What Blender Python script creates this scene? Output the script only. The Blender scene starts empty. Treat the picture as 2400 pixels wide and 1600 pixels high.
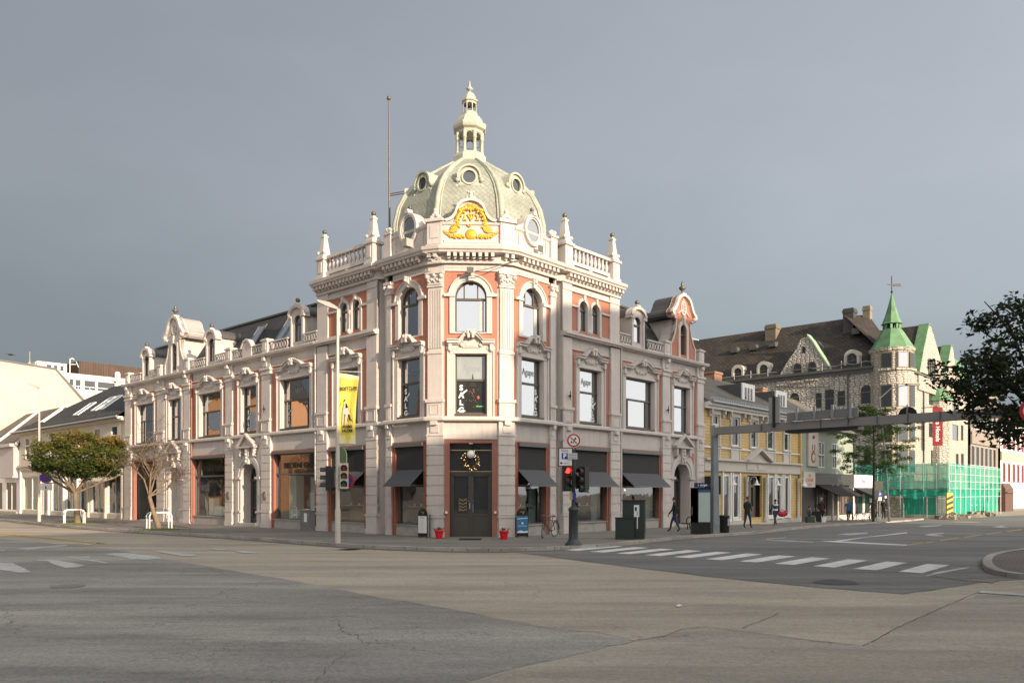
import bpy, bmesh, math, random
import numpy as np
from mathutils import Matrix, Vector
from math import sin, cos, pi, radians, sqrt, atan2
random.seed(7); rng = np.random.default_rng(7)
SC = bpy.context.scene
COL = SC.collection
# ---------------------------------------------------------------- camera
cam_d = bpy.data.cameras.new("camera"); cam = bpy.data.objects.new("camera", cam_d); COL.objects.link(cam)
cam.location = (0, 0, 2.0); cam.rotation_euler = (radians(90), 0, 0)
cam_d.sensor_width = 36; cam_d.lens = 36 * 1854 / 2400; cam_d.shift_y = 352 / 2400
cam_d.clip_start = .1; cam_d.clip_end = 3000
SC.camera = cam
# ---------------------------------------------------------------- sun, sky, exposure
SUN_EL = 15.0; SUN_AZ = (0.651, -0.759)        # horizontal direction towards the sun
sd = bpy.data.lights.new("sun", 'SUN'); so = bpy.data.objects.new("sun", sd); COL.objects.link(so)
sd.energy = 4.6; sd.angle = radians(.6); sd.color = (1, .80, .60)
tosun = Vector((SUN_AZ[0] * cos(radians(SUN_EL)), SUN_AZ[1] * cos(radians(SUN_EL)), sin(radians(SUN_EL))))
so.rotation_euler = tosun.to_track_quat('Z', 'Y').to_euler(); so.location = (30, -40, 60)
w = bpy.data.worlds.new("World"); SC.world = w; w.use_nodes = True
nt = w.node_tree; N = nt.nodes; Lk = nt.links; N.clear()
out = N.new('ShaderNodeOutputWorld'); bg = N.new('ShaderNodeBackground'); Lk.new(bg.outputs[0], out.inputs[0])
sky = N.new('ShaderNodeTexSky'); sky.sky_type = 'NISHITA'; sky.sun_disc = False
sky.sun_elevation = radians(SUN_EL); sky.sun_rotation = atan2(SUN_AZ[0], SUN_AZ[1]); sky.dust_density = 2
geo = N.new('ShaderNodeTexCoord'); sep = N.new('ShaderNodeSeparateXYZ'); Lk.new(geo.outputs['Generated'], sep.inputs[0])
def mth(op, a, b=None, c=None, clamp=False):
    m = N.new('ShaderNodeMath'); m.operation = op; m.use_clamp = clamp
    for i, v in enumerate((a, b, c)):
        if v is None: continue
        if isinstance(v, (int, float)): m.inputs[i].default_value = v
        else: Lk.new(v, m.inputs[i])
    return m.outputs[0]
ns = N.new('ShaderNodeTexNoise'); ns.inputs['Scale'].default_value = 1.6; ns.inputs['Detail'].default_value = 4; ns.inputs['Roughness'].default_value = .45
mpv = N.new('ShaderNodeMapping'); mpv.inputs['Scale'].default_value = (1, 1, 2.4); Lk.new(geo.outputs['Generated'], mpv.inputs[0]); Lk.new(mpv.outputs[0], ns.inputs['Vector'])
nf = N.new('ShaderNodeTexNoise'); nf.inputs['Scale'].default_value = 3.2; nf.inputs['Detail'].default_value = 6; nf.inputs['Roughness'].default_value = .5; nf.inputs['Distortion'].default_value = .6; Lk.new(mpv.outputs[0], nf.inputs['Vector'])
el = mth('ADD', mth('MULTIPLY', sep.outputs[2], 1.35), mth('MULTIPLY', mth('SUBTRACT', ns.outputs[0], .5), .55))
cr = N.new('ShaderNodeValToRGB'); Lk.new(el, cr.inputs[0])
e = cr.color_ramp.elements
e[0].position = 0.0; e[0].color = (.150, .172, .180, 1)
e[1].position = 1.0; e[1].color = (.215, .232, .262, 1)
for p, c in ((.14, (.160, .182, .193)), (.34, (.215, .243, .265)), (.52, (.250, .272, .302)), (.72, (.235, .252, .283))):
    q = e.new(p); q.color = (*c, 1)
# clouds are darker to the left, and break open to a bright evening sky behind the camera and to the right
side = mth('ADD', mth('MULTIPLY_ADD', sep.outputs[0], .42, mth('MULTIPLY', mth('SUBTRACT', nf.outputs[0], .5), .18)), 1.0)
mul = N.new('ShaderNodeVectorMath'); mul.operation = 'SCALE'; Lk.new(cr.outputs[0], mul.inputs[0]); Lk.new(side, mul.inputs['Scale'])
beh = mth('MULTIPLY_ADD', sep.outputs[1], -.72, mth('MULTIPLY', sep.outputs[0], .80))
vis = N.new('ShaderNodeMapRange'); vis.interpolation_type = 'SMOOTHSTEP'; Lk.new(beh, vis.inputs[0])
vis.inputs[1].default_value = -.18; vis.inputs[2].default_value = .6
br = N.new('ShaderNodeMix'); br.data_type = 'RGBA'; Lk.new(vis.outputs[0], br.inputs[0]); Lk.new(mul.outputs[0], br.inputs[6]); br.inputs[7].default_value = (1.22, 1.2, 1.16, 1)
skm = N.new('ShaderNodeVectorMath'); skm.operation = 'SCALE'; Lk.new(sky.outputs[0], skm.inputs[0]); skm.inputs['Scale'].default_value = .004
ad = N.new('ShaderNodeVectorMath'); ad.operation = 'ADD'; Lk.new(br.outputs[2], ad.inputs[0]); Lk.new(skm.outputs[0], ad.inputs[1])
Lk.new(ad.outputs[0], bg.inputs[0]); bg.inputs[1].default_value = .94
SC.view_settings.view_transform = 'Standard'; SC.view_settings.look = 'None'; SC.view_settings.gamma = 1
SC.view_settings.use_curve_mapping = False; SC.view_settings.exposure = .68
SC.cycles.max_bounces = 6; SC.cycles.transparent_max_bounces = 24
try: SC.cycles.use_denoising = True
except Exception: pass

# ================================================================= materials
def lin(c): return tuple(((x / 255) / 12.92 if x / 255 <= .04045 else ((x / 255 + .055) / 1.055) ** 2.4) for x in c)
MATS = {}
def pm(name, col, rough=.7, var=.10, scale=2.0, bump=0.0, bscale=None, metal=0.0, spec=.5, emit=0, coat=0, alpha=1, streak=0):
    if name in MATS: return MATS[name]
    m = bpy.data.materials.new(name); m.use_nodes = True; t = m.node_tree; n = t.nodes; l = t.links
    b = n['Principled BSDF']; b.inputs['Roughness'].default_value = rough; b.inputs['Metallic'].default_value = metal
    b.inputs['Specular IOR Level'].default_value = spec; b.inputs['Base Color'].default_value = (*col, 1)
    b.inputs['Coat Weight'].default_value = coat; b.inputs['Alpha'].default_value = alpha
    if emit: b.inputs['Emission Color'].default_value = (*col, 1); b.inputs['Emission Strength'].default_value = emit
    tc = n.new('ShaderNodeTexCoord')
    if var:
        nz = n.new('ShaderNodeTexNoise'); nz.inputs['Scale'].default_value = scale; nz.inputs['Detail'].default_value = 6; nz.inputs['Roughness'].default_value = .65
        l.new(tc.outputs['Object'], nz.inputs['Vector'])
        r = n.new('ShaderNodeMapRange'); l.new(nz.outputs[0], r.inputs[0]); r.inputs[1].default_value = .3; r.inputs[2].default_value = .7
        r.inputs[3].default_value = 1 - var; r.inputs[4].default_value = 1 + var * .6
        mx = n.new('ShaderNodeVectorMath'); mx.operation = 'SCALE'; mx.inputs[0].default_value = col; fac = r.outputs[0]
        if streak:
            mq = n.new('ShaderNodeMapping'); mq.inputs['Scale'].default_value = (7, 7, .35); l.new(tc.outputs['Object'], mq.inputs[0]); n2 = n.new('ShaderNodeTexNoise'); n2.inputs['Scale'].default_value = 1; n2.inputs['Detail'].default_value = 5; n2.inputs['Roughness'].default_value = .7; l.new(mq.outputs[0], n2.inputs['Vector'])
            r2 = n.new('ShaderNodeMapRange'); l.new(n2.outputs[0], r2.inputs[0]); r2.inputs[1].default_value = .48; r2.inputs[2].default_value = .72; r2.inputs[3].default_value = 1; r2.inputs[4].default_value = 1 - streak; mm = n.new('ShaderNodeMath'); mm.operation = 'MULTIPLY'; l.new(fac, mm.inputs[0]); l.new(r2.outputs[0], mm.inputs[1]); fac = mm.outputs[0]
        l.new(fac, mx.inputs['Scale'])
        l.new(mx.outputs[0], b.inputs['Base Color'])
    if bump:
        nb = n.new('ShaderNodeTexNoise'); nb.inputs['Scale'].default_value = bscale or scale * 8; nb.inputs['Detail'].default_value = 5
        l.new(tc.outputs['Object'], nb.inputs['Vector'])
        bp = n.new('ShaderNodeBump'); bp.inputs['Strength'].default_value = bump; bp.inputs['Distance'].default_value = .02
        l.new(nb.outputs[0], bp.inputs['Height']); l.new(bp.outputs[0], b.inputs['Normal'])
    MATS[name] = m; return m
def brickmat(name, c1, c2, mortar, bw, bh, ms=.02, rough=.8, bump=.3, rot=0, dist=0.0, off=.5, sq=1, var=.0, uv=True):
    if name in MATS: return MATS[name]
    m = pm(name, c1, rough, 0); t = m.node_tree; n = t.nodes; l = t.links; b = n['Principled BSDF']
    tc = n.new('ShaderNodeTexCoord'); mp = n.new('ShaderNodeMapping'); mp.inputs['Rotation'].default_value = (0, 0, rot)
    src = tc.outputs['UV']
    if dist:
        nd = n.new('ShaderNodeTexNoise'); nd.inputs['Scale'].default_value = 1.3; l.new(src, nd.inputs['Vector'])
        vm = n.new('ShaderNodeVectorMath'); vm.operation = 'MULTIPLY_ADD'; l.new(nd.outputs['Color'], vm.inputs[0]); vm.inputs[1].default_value = (dist,) * 3; l.new(src, vm.inputs[2]); src = vm.outputs[0]
    l.new(src, mp.inputs[0])
    bk = n.new('ShaderNodeTexBrick'); l.new(mp.outputs[0], bk.inputs['Vector'])
    bk.inputs['Color1'].default_value = (*c1, 1); bk.inputs['Color2'].default_value = (*c2, 1); bk.inputs['Mortar'].default_value = (*mortar, 1)
    bk.inputs['Scale'].default_value = 1; bk.inputs['Brick Width'].default_value = bw; bk.inputs['Row Height'].default_value = bh
    bk.inputs['Mortar Size'].default_value = ms; bk.inputs['Mortar Smooth'].default_value = .1; bk.offset = off; bk.squash = sq
    nz = n.new('ShaderNodeTexNoise'); nz.inputs['Scale'].default_value = .7; nz.inputs['Detail'].default_value = 7; l.new(tc.outputs['Object'], nz.inputs['Vector'])
    r = n.new('ShaderNodeMapRange'); l.new(nz.outputs[0], r.inputs[0]); r.inputs[1].default_value = .3; r.inputs[2].default_value = .7; r.inputs[3].default_value = .72; r.inputs[4].default_value = 1.15
    mx = n.new('ShaderNodeVectorMath'); mx.operation = 'SCALE'; l.new(bk.outputs[0], mx.inputs[0]); l.new(r.outputs[0], mx.inputs['Scale']); l.new(mx.outputs[0], b.inputs['Base Color'])
    bp = n.new('ShaderNodeBump'); bp.inputs['Strength'].default_value = bump; bp.inputs['Distance'].default_value = .03; bp.invert = True
    l.new(bk.outputs['Fac'], bp.inputs['Height']); l.new(bp.outputs[0], b.inputs['Normal'])
    return m
def stonemat(name, c1, c2, joint, sx, sy, edge=.05):
    m = pm(name, c1, .85, 0); t = m.node_tree; n = t.nodes; l = t.links; b = n['Principled BSDF']
    tc = n.new('ShaderNodeTexCoord'); mp = n.new('ShaderNodeMapping'); mp.inputs['Scale'].default_value = (sx, sy, 1); l.new(tc.outputs['UV'], mp.inputs[0])
    v = n.new('ShaderNodeTexVoronoi'); v.feature = 'DISTANCE_TO_EDGE'; v.voronoi_dimensions = '2D'; v.inputs['Randomness'].default_value = .75; l.new(mp.outputs[0], v.inputs['Vector']); v.inputs['Scale'].default_value = 1
    v2 = n.new('ShaderNodeTexVoronoi'); v2.voronoi_dimensions = '2D'; v2.inputs['Randomness'].default_value = .75; l.new(mp.outputs[0], v2.inputs['Vector']); v2.inputs['Scale'].default_value = 1
    cc = n.new('ShaderNodeMix'); cc.data_type = 'RGBA'; s = n.new('ShaderNodeSeparateColor'); l.new(v2.outputs['Color'], s.inputs[0]); l.new(s.outputs[0], cc.inputs[0]); cc.inputs[6].default_value = (*c1, 1); cc.inputs[7].default_value = (*c2, 1)
    r = n.new('ShaderNodeMapRange'); l.new(v.outputs['Distance'], r.inputs[0]); r.inputs[1].default_value = edge * .4; r.inputs[2].default_value = edge
    c2n = n.new('ShaderNodeMix'); c2n.data_type = 'RGBA'; l.new(r.outputs[0], c2n.inputs[0]); c2n.inputs[6].default_value = (*joint, 1); l.new(cc.outputs[2], c2n.inputs[7]); l.new(c2n.outputs[2], b.inputs['Base Color'])
    bp = n.new('ShaderNodeBump'); bp.inputs['Strength'].default_value = .8; bp.inputs['Distance'].default_value = .08
    r2 = n.new('ShaderNodeMapRange'); l.new(v.outputs['Distance'], r2.inputs[0]); r2.inputs[2].default_value = .25
    l.new(r2.outputs[0], bp.inputs['Height']); l.new(bp.outputs[0], b.inputs['Normal'])
    return m
def glassmat(name, base, refl, trans=0.0, rough=.02):
    if name in MATS: return MATS[name]
    m = bpy.data.materials.new(name); m.use_nodes = True; t = m.node_tree; n = t.nodes; l = t.links; n.clear()
    o = n.new('ShaderNodeOutputMaterial'); g = n.new('ShaderNodeBsdfGlossy'); g.inputs['Roughness'].default_value = rough; g.inputs['Color'].default_value = (.95, .97, 1, 1)
    if trans: d = n.new('ShaderNodeBsdfTransparent'); d.inputs['Color'].default_value = (*base, 1)
    else: d = n.new('ShaderNodeBsdfDiffuse'); d.inputs['Color'].default_value = (*base, 1)
    tc = n.new('ShaderNodeTexCoord'); nz = n.new('ShaderNodeTexNoise'); nz.inputs['Scale'].default_value = .9; l.new(tc.outputs['Object'], nz.inputs['Vector'])
    bp = n.new('ShaderNodeBump'); bp.inputs['Strength'].default_value = .12; bp.inputs['Distance'].default_value = .05; l.new(nz.outputs[0], bp.inputs['Height']); l.new(bp.outputs[0], g.inputs['Normal'])
    mx = n.new('ShaderNodeMixShader'); mx.inputs[0].default_value = refl; l.new(d.outputs[0], mx.inputs[1]); l.new(g.outputs[0], mx.inputs[2]); l.new(mx.outputs[0], o.inputs[0])
    MATS[name] = m; return m
WALL = pm('painted_render', (.515, .462, .428), .78, .09, 1.3, .2, 14, streak=.16)
TRIM = pm('painted_trim', (.545, .49, .452), .68, .09, 1.6, .15, 18, streak=.14)
WALLW = pm('grimy_render', (.50, .445, .395), .8, .16, 2.2, .25, 12)
PLINTH = pm('plinth_stone', (.36, .335, .30), .85, .2, 3, .4, 20)
RED = pm('red_paint', (.42, .165, .105), .72, .10, 1.5, .1, 16, streak=.12)
REDT = pm('red_woodwork', (.30, .115, .08), .5, .1, 2.5, .1, 16)
FRAME = pm('window_paint', (.085, .07, .055), .45, .1, 3)
GFRAME = pm('grey_frame', (.10, .10, .095), .4, .1, 3)
WHITE = pm('white_paint', (.72, .71, .68), .5, .06, 2)
SLATE = brickmat('roof_slate', (.030, .031, .034), (.045, .045, .047), (.012, .012, .013), .45, .22, .012, .75, .4)
ZINC = pm('dark_zinc', (.075, .07, .068), .5, .15, 1.2, metal=.2)
DOMES = brickmat('dome_slate', (.315, .325, .265), (.27, .285, .235), (.15, .16, .135), .36, .20, .008, .75, .5, rot=radians(52), off=.5)
COPPER = pm('aged_copper', (.35, .365, .29), .65, .18, 2.5, .15, 12)
LANT = pm('lantern_paint', (.42, .42, .335), .6, .12, 4, .1)
GOLD = pm('gilding', (.72, .38, .035), .4, .12, 9, .2, 30, metal=.35)
BALLM = pm('bronze_ball', (.13, .11, .08), .4, .2, 8, metal=.4)
AWN = pm('awning_fabric', (.075, .077, .085), .85, .05, 4)
AWNB = pm('awning_box', (.12, .115, .11), .5, .05, 4)
SCREEN = pm('screen_fabric', (.035, .035, .035), .9, .05, 4)
GLASS = glassmat('upper_glass', (.018, .022, .026), .46)
GLASSS = glassmat('shop_glass', (.80, .88, .86), .16, 1)
GLASSD = glassmat('dark_glass', (.03, .034, .036), .10)
BLACK = pm('black_paint', (.012, .012, .013), .45, 0)
DOORM = pm('dark_door', (.055, .047, .04), .4, .1, 3)
PIPE = pm('pipe_paint', (.52, .48, .44), .5, .1, 2)
STEEL = pm('galvanised_steel', (.34, .36, .38), .45, .12, 3, metal=.5)
IRON = pm('dark_iron', (.03, .04, .038), .5, .15, 5)
CURT = pm('curtain_cloth', (.55, .54, .5), .9, .1, 5)
WHT = pm('white_vinyl', (.85, .85, .85), .6, 0)
GREYV = pm('etched_vinyl', (.23, .26, .275), .6, 0)
# ================================================================= mesh helpers
class Fm:
    """a facade frame: a runs along the wall, n points out of it"""
    def __init__(s, o, d, n): s.o = o; s.d = d; s.n = n
    def __call__(s, a, n, z): return (s.o[0] + s.d[0] * a + s.n[0] * n, s.o[1] + s.d[1] * a + s.n[1] * n, z)
    def xy(s, a, n=0): p = s(a, n, 0); return (p[0], p[1])
    def sub(s, a, n=0):
        return Fm(s.xy(a, n), s.d, s.n)
WF = Fm((0, 0), (1, 0), (0, 1))
class MB:
    def __init__(s): s.v = []; s.f = []; s.m = []; s.cur = 0; s.sm = set()
    def add(s, vs, fs, smooth=False):
        b = len(s.v); s.v.extend(vs)
        for f in fs:
            if smooth: s.sm.add(len(s.f))
            s.f.append(tuple(b + i for i in f)); s.m.append(s.cur)
        return s
    def poly(s, pts): return s.add(list(pts), [tuple(range(len(pts)))])
    def box(s, fr, a0, a1, n0, n1, z0, z1):
        if a0 > a1: a0, a1 = a1, a0
        v = [fr(a, n, z) for z in (z0, z1) for n in (n0, n1) for a in (a0, a1)]
        return s.add(v, [(0, 2, 3, 1), (4, 5, 7, 6), (0, 1, 5, 4), (2, 6, 7, 3), (0, 4, 6, 2), (1, 3, 7, 5)])
    def prism(s, fr, pts, n0, n1):
        k = len(pts); v = [fr(a, n0, z) for a, z in pts] + [fr(a, n1, z) for a, z in pts]
        return s.add(v, [tuple(range(k)), tuple(range(2 * k - 1, k - 1, -1))] + [(i, (i + 1) % k, (i + 1) % k + k, i + k) for i in range(k)])
    def strip(s, fr, up, lo, n0, n1):
        """solid band between two (a,z) polylines of equal length"""
        k = len(up); v = []
        for n in (n0, n1): v += [fr(a, n, z) for a, z in up] + [fr(a, n, z) for a, z in lo]
        f = []
        for i in range(k - 1):
            f += [(i, i + 1, k + i + 1, k + i), (2 * k + i, 3 * k + i, 3 * k + i + 1, 2 * k + i + 1), (i, 2 * k + i, 2 * k + i + 1, i + 1), (k + i, k + i + 1, 3 * k + i + 1, 3 * k + i)]
        f += [(0, k, 3 * k, 2 * k), (k - 1, 3 * k - 1, 4 * k - 1, 2 * k - 1)]
        return s.add(v, f)
    def lathe(s, fr, a, n, z, prof, seg=12, smooth=True, ph=0, sx=1, sy=1):
        v = []
        for r, h in prof:
            for j in range(seg):
                t = ph + 2 * pi * j / seg; v.append(fr(a + r * cos(t) * sx, n + r * sin(t) * sy, z + h))
        f = [(i * seg + j, i * seg + (j + 1) % seg, (i + 1) * seg + (j + 1) % seg, (i + 1) * seg + j) for i in range(len(prof) - 1) for j in range(seg)]
        s.add(v, f, smooth)
        for i, r in ((0, prof[0][0]), (len(prof) - 1, prof[-1][0])):
            if r > .004:
                c = v[i * seg:(i + 1) * seg]; s.add(c, [tuple(range(seg))])
        return s
    def ball(s, fr, a, n, z, r, seg=10, sz=1, sx=1, sy=1):
        k = max(4, seg // 2)
        return s.lathe(fr, a, n, z, [(max(.0005, r * sin(pi * i / k)), -r * sz * cos(pi * i / k)) for i in range(k + 1)], seg, True, 0, sx, sy)
    def tube(s, pts, r, seg=7, smooth=True, cap=True):
        pts = [Vector(p) for p in pts]; rs = r if isinstance(r, (list, tuple)) else [r] * len(pts); v = []; up = None
        for i, p in enumerate(pts):
            d = (pts[min(i + 1, len(pts) - 1)] - pts[max(i - 1, 0)])
            if d.length < 1e-7: d = Vector((0, 0, 1))
            d.normalize()
            if up is None: up = Vector((0, 0, 1)) if abs(d.z) < .9 else Vector((1, 0, 0))
            x = d.cross(up)
            if x.length < 1e-4: x = d.orthogonal()
            x.normalize(); y = x.cross(d).normalized(); up = y
            for j in range(seg):
                t = 2 * pi * j / seg; v.append(tuple(p + (x * cos(t) + y * sin(t)) * rs[i]))
        k = len(pts); f = [(i * seg + j, i * seg + (j + 1) % seg, (i + 1) * seg + (j + 1) % seg, (i + 1) * seg + j) for i in range(k - 1) for j in range(seg)]
        s.add(v, f, smooth)
        if cap: s.add(v[:seg], [tuple(range(seg))[::-1]]); s.add(v[-seg:], [tuple(range(seg))])
        return s
    def sweep(s, path, prof, caps=True):
        """prof: closed (offset, z) polygon swept along an xy path; positive offset = to the left of travel"""
        P = [Vector(p) for p in path]; k = len(P); off = []
        for i in range(k):
            d0 = (P[i] - P[i - 1]).normalized() if i else (P[1] - P[0]).normalized()
            d1 = (P[i + 1] - P[i]).normalized() if i < k - 1 else d0
            n0 = Vector((-d0.y, d0.x)); n1 = Vector((-d1.y, d1.x)); b = (n0 + n1).normalized(); off.append(b / max(.35, b.dot(n0)))
        q = len(prof); v = [(P[i].x + off[i].x * o, P[i].y + off[i].y * o, z) for i in range(k) for o, z in prof]
        f = [(i * q + j, i * q + (j + 1) % q, (i + 1) * q + (j + 1) % q, (i + 1) * q + j) for i in range(k - 1) for j in range(q)]
        if caps: f += [tuple(range(q)), tuple(range((k - 1) * q, k * q))[::-1]]
        return s.add(v, f)
    def wall(s, fr, a0, a1, z0, z1, n, holes=(), rev=.3):
        """wall face with holes (x0,x1,y0,y1,rise): rise>0 gives an arched head"""
        xs = sorted({a0, a1, *[h[0] for h in holes], *[h[1] for h in holes]}); ys = sorted({z0, z1, *[h[2] for h in holes], *[h[3] for h in holes]})
        xs = [x for x in xs if a0 <= x <= a1]; ys = [y for y in ys if z0 <= y <= z1]
        for i in range(len(xs) - 1):
            for j in range(len(ys) - 1):
                cx = (xs[i] + xs[i + 1]) / 2; cy = (ys[j] + ys[j + 1]) / 2
                if any(h[0] < cx < h[1] and h[2] < cy < h[3] for h in holes): continue
                s.poly([fr(xs[i], n, ys[j]), fr(xs[i + 1], n, ys[j]), fr(xs[i + 1], n, ys[j + 1]), fr(xs[i], n, ys[j + 1])])
        for h in holes:
            x0, x1, y0, y1, rise = h; arc = arcpts(x0, x1, y1, rise)
            if rise:
                for (p, q) in zip(arc, arc[1:]): s.poly([fr(p[0], n, p[1]), fr(q[0], n, q[1]), fr(q[0], n, y1), fr(p[0], n, y1)])
            if rev:
                bd = [(x0, y0)] + arc + [(x1, y0)]
                for p, q in zip(bd, bd[1:] + bd[:1]): s.poly([fr(p[0], n, p[1]), fr(q[0], n, q[1]), fr(q[0], n - rev, q[1]), fr(p[0], n - rev, p[1])])
        return s
    def build(s, name, mats, parent=None, local=False, kind=None):
        if not isinstance(mats, (list, tuple)): mats = [mats]
        me = bpy.data.meshes.new(name); me.from_pydata(s.v, [], s.f)
        for m in mats: me.materials.append(m)
        if len(mats) > 1: me.polygons.foreach_set('material_index', s.m)
        if s.sm: me.polygons.foreach_set('use_smooth', [i in s.sm for i in range(len(s.f))])
        uvbox(me)
        return link(name, me, parent, local, kind)
def arcpts(x0, x1, y1, rise, k=12):
    if not rise: return [(x0, y1), (x1, y1)]
    c = (x0 + x1) / 2; r = (x1 - x0) / 2
    return [(c - r * cos(pi * i / k), y1 - rise + rise * sin(pi * i / k)) for i in range(k + 1)]
def uvbox(me):
    uv = me.uv_layers.new(name='UVMap'); nl = len(me.loops)
    if not nl: return
    co = np.empty(len(me.vertices) * 3); me.vertices.foreach_get('co', co); co = co.reshape(-1, 3)
    lv = np.empty(nl, dtype=np.int32); me.loops.foreach_get('vertex_index', lv)
    lt = np.empty(len(me.polygons), dtype=np.int32); me.polygons.foreach_get('loop_total', lt)
    pn = np.empty(len(me.polygons) * 3); me.polygons.foreach_get('normal', pn); pn = pn.reshape(-1, 3)
    n = np.repeat(pn, lt, axis=0); n = np.where(n[:, 2:3] < -.01, -n, n); h = np.hypot(n[:, 0], n[:, 1]); hs = np.where(h < .02, 1, h)
    t = np.stack([np.where(h < .02, 1, -n[:, 1] / hs), np.where(h < .02, 0, n[:, 0] / hs), np.zeros(nl)], 1)
    b = np.cross(n, t); p = co[lv]
    u = np.stack([(p * t).sum(1), (p * b).sum(1)], 1); uv.data.foreach_set('uv', u.ravel())
def link(name, me, parent=None, local=False, kind=None):
    o = bpy.data.objects.new(name, me); COL.objects.link(o)
    if parent is not None:
        o.parent = parent
        if not local:
            mw = Matrix.Identity(4); q = parent
            while q is not None: mw = (Matrix.Translation(q.location) @ q.rotation_euler.to_matrix().to_4x4() if q.type == 'EMPTY' else Matrix.Identity(4)) @ mw; q = q.parent
            o.matrix_parent_inverse = mw.inverted() if parent.type == 'EMPTY' else Matrix.Identity(4)
    if kind: o['kind'] = kind
    return o
def tag(o, label, cat, group=None):
    o['label'] = label; o['category'] = cat
    if group: o['group'] = group
    return o
def thing(name, label, cat, loc=(0, 0, 0), rz=0, group=None):
    o = bpy.data.objects.new(name, None); COL.objects.link(o); o.location = loc; o.rotation_euler = (0, 0, rz); o.empty_display_size = .3
    return tag(o, label, cat, group)
def copytree(o, parent=None):
    c = o.copy(); COL.objects.link(c)
    if parent is not None: c.parent = parent
    for ch in list(o.children): copytree(ch, c)
    return c
def text_mb(mb, fr, s, a, n, z, size, flip=False, thick=.004, align='CENTER', rot=0, bold=.0, sx=1.0):
    """flat lettering standing on the frame; reads left to right for a viewer outside"""
    cu = bpy.data.curves.new('t', 'FONT'); cu.body = s; cu.size = size; cu.align_x = align; cu.align_y = 'CENTER'; cu.offset = bold; cu.resolution_u = 3
    ob = bpy.data.objects.new('t', cu); COL.objects.link(ob); bpy.context.view_layer.update()
    me = ob.to_mesh(); sg = -1 if flip else 1; v = []
    for q in me.vertices:
        x, y = q.co.x * sx, q.co.y
        x, y = x * cos(rot) - y * sin(rot), x * sin(rot) + y * cos(rot)
        v.append(fr(a + sg * x, n, z + y))
    mb.add(v, [tuple(p.vertices) for p in me.polygons]); ob.to_mesh_clear(); COL.objects.unlink(ob); bpy.data.objects.remove(ob); bpy.data.curves.remove(cu)
def gz(x, y):
    s = (x - .081) * .6737 + (y - 35.45) * .739
    return -.011 * min(36, max(0, s - 12))
def gp(px, py, h=-.12, base=None):
    """ground point seen at a measured position of the photograph (2400 px wide)"""
    z = h
    for _ in range(8):
        Y = (2.0 - z) * 1854 / (py - 1152); X = (px - 1200) / 1854 * Y; z = h + gz(X, Y)
    return (X, Y)
# ================================================================= frames of the corner building
dL = (-.739, .674); nL = (-.674, -.739); dR = (.6737, .739); nR = (.739, -.6737)
FL = Fm((-3.75, 35.27), dL, nL); FR = Fm((.081, 35.45), dR, nR)
eF = (.9989, .0463); FF = Fm((-3.0, 35.0), eF, (.0463, -.9989))
FCL = Fm((-3.0, 35.0), (-.9406, .3395), (-.3395, -.9406)); FCR = Fm((-.643, 35.11), (.9052, .425), (.425, -.9052))
CX_, CY_ = -2.1, 39.3
# ================================================================= the ornate corner building
B = thing('ornate_corner_building', 'ornate pale grey and red corner shop building with a green slate dome and lantern', 'building', (-2, 38, 0))
def P(mb, name, m, parent=B): return mb.build(name, m, parent)
core = P(MB().box(FL.sub(0), 3.6, 32.7, -9.5, -3.6, 0.0, 9.7), 'rear_mass', WALLW)
core = P(MB().box(FR.sub(0), 3.6, 17.0, -9.5, -3.6, 0.0, 9.7), 'rear_mass', WALLW)
for f_, a_, b_ in ((FL, 8.4, 32.72), (FR, 8.1, 17.02)): P(MB().box(f_, a_, b_, -3.8, -.9, 4.6, 9.6), 'upper_floor_mass', BLACK)
tw = MB()
inner = [FR.xy(8, -.7), FR.xy(.3, -.7), FF.xy(2.2, -.75), FF.xy(.16, -.75), FL.xy(.3, -.7), FL.xy(8.4, -.7), FL.xy(8.4, -5), FR.xy(8, -5)]
vb = [(x, y, z) for z in (4.4, 12.5) for x, y in inner]; k = len(inner)
tw.add(vb, [tuple(range(k)), tuple(range(k, 2 * k))] + [(i, (i + 1) % k, k + (i + 1) % k, k + i) for i in range(k)])
P(tw, 'tower_core', BLACK)

PIL_L = [(31.65, 32.77), (26.3, 27.45), (22.6, 23.5), (17.2, 18.05), (13.0, 13.95), (7.57, 8.5), (3.5, 4.33)]
PIL_R = [(3.38, 4.12), (7.32, 8.15), (12.33, 13.17), (16.21, 17.03)]
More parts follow.
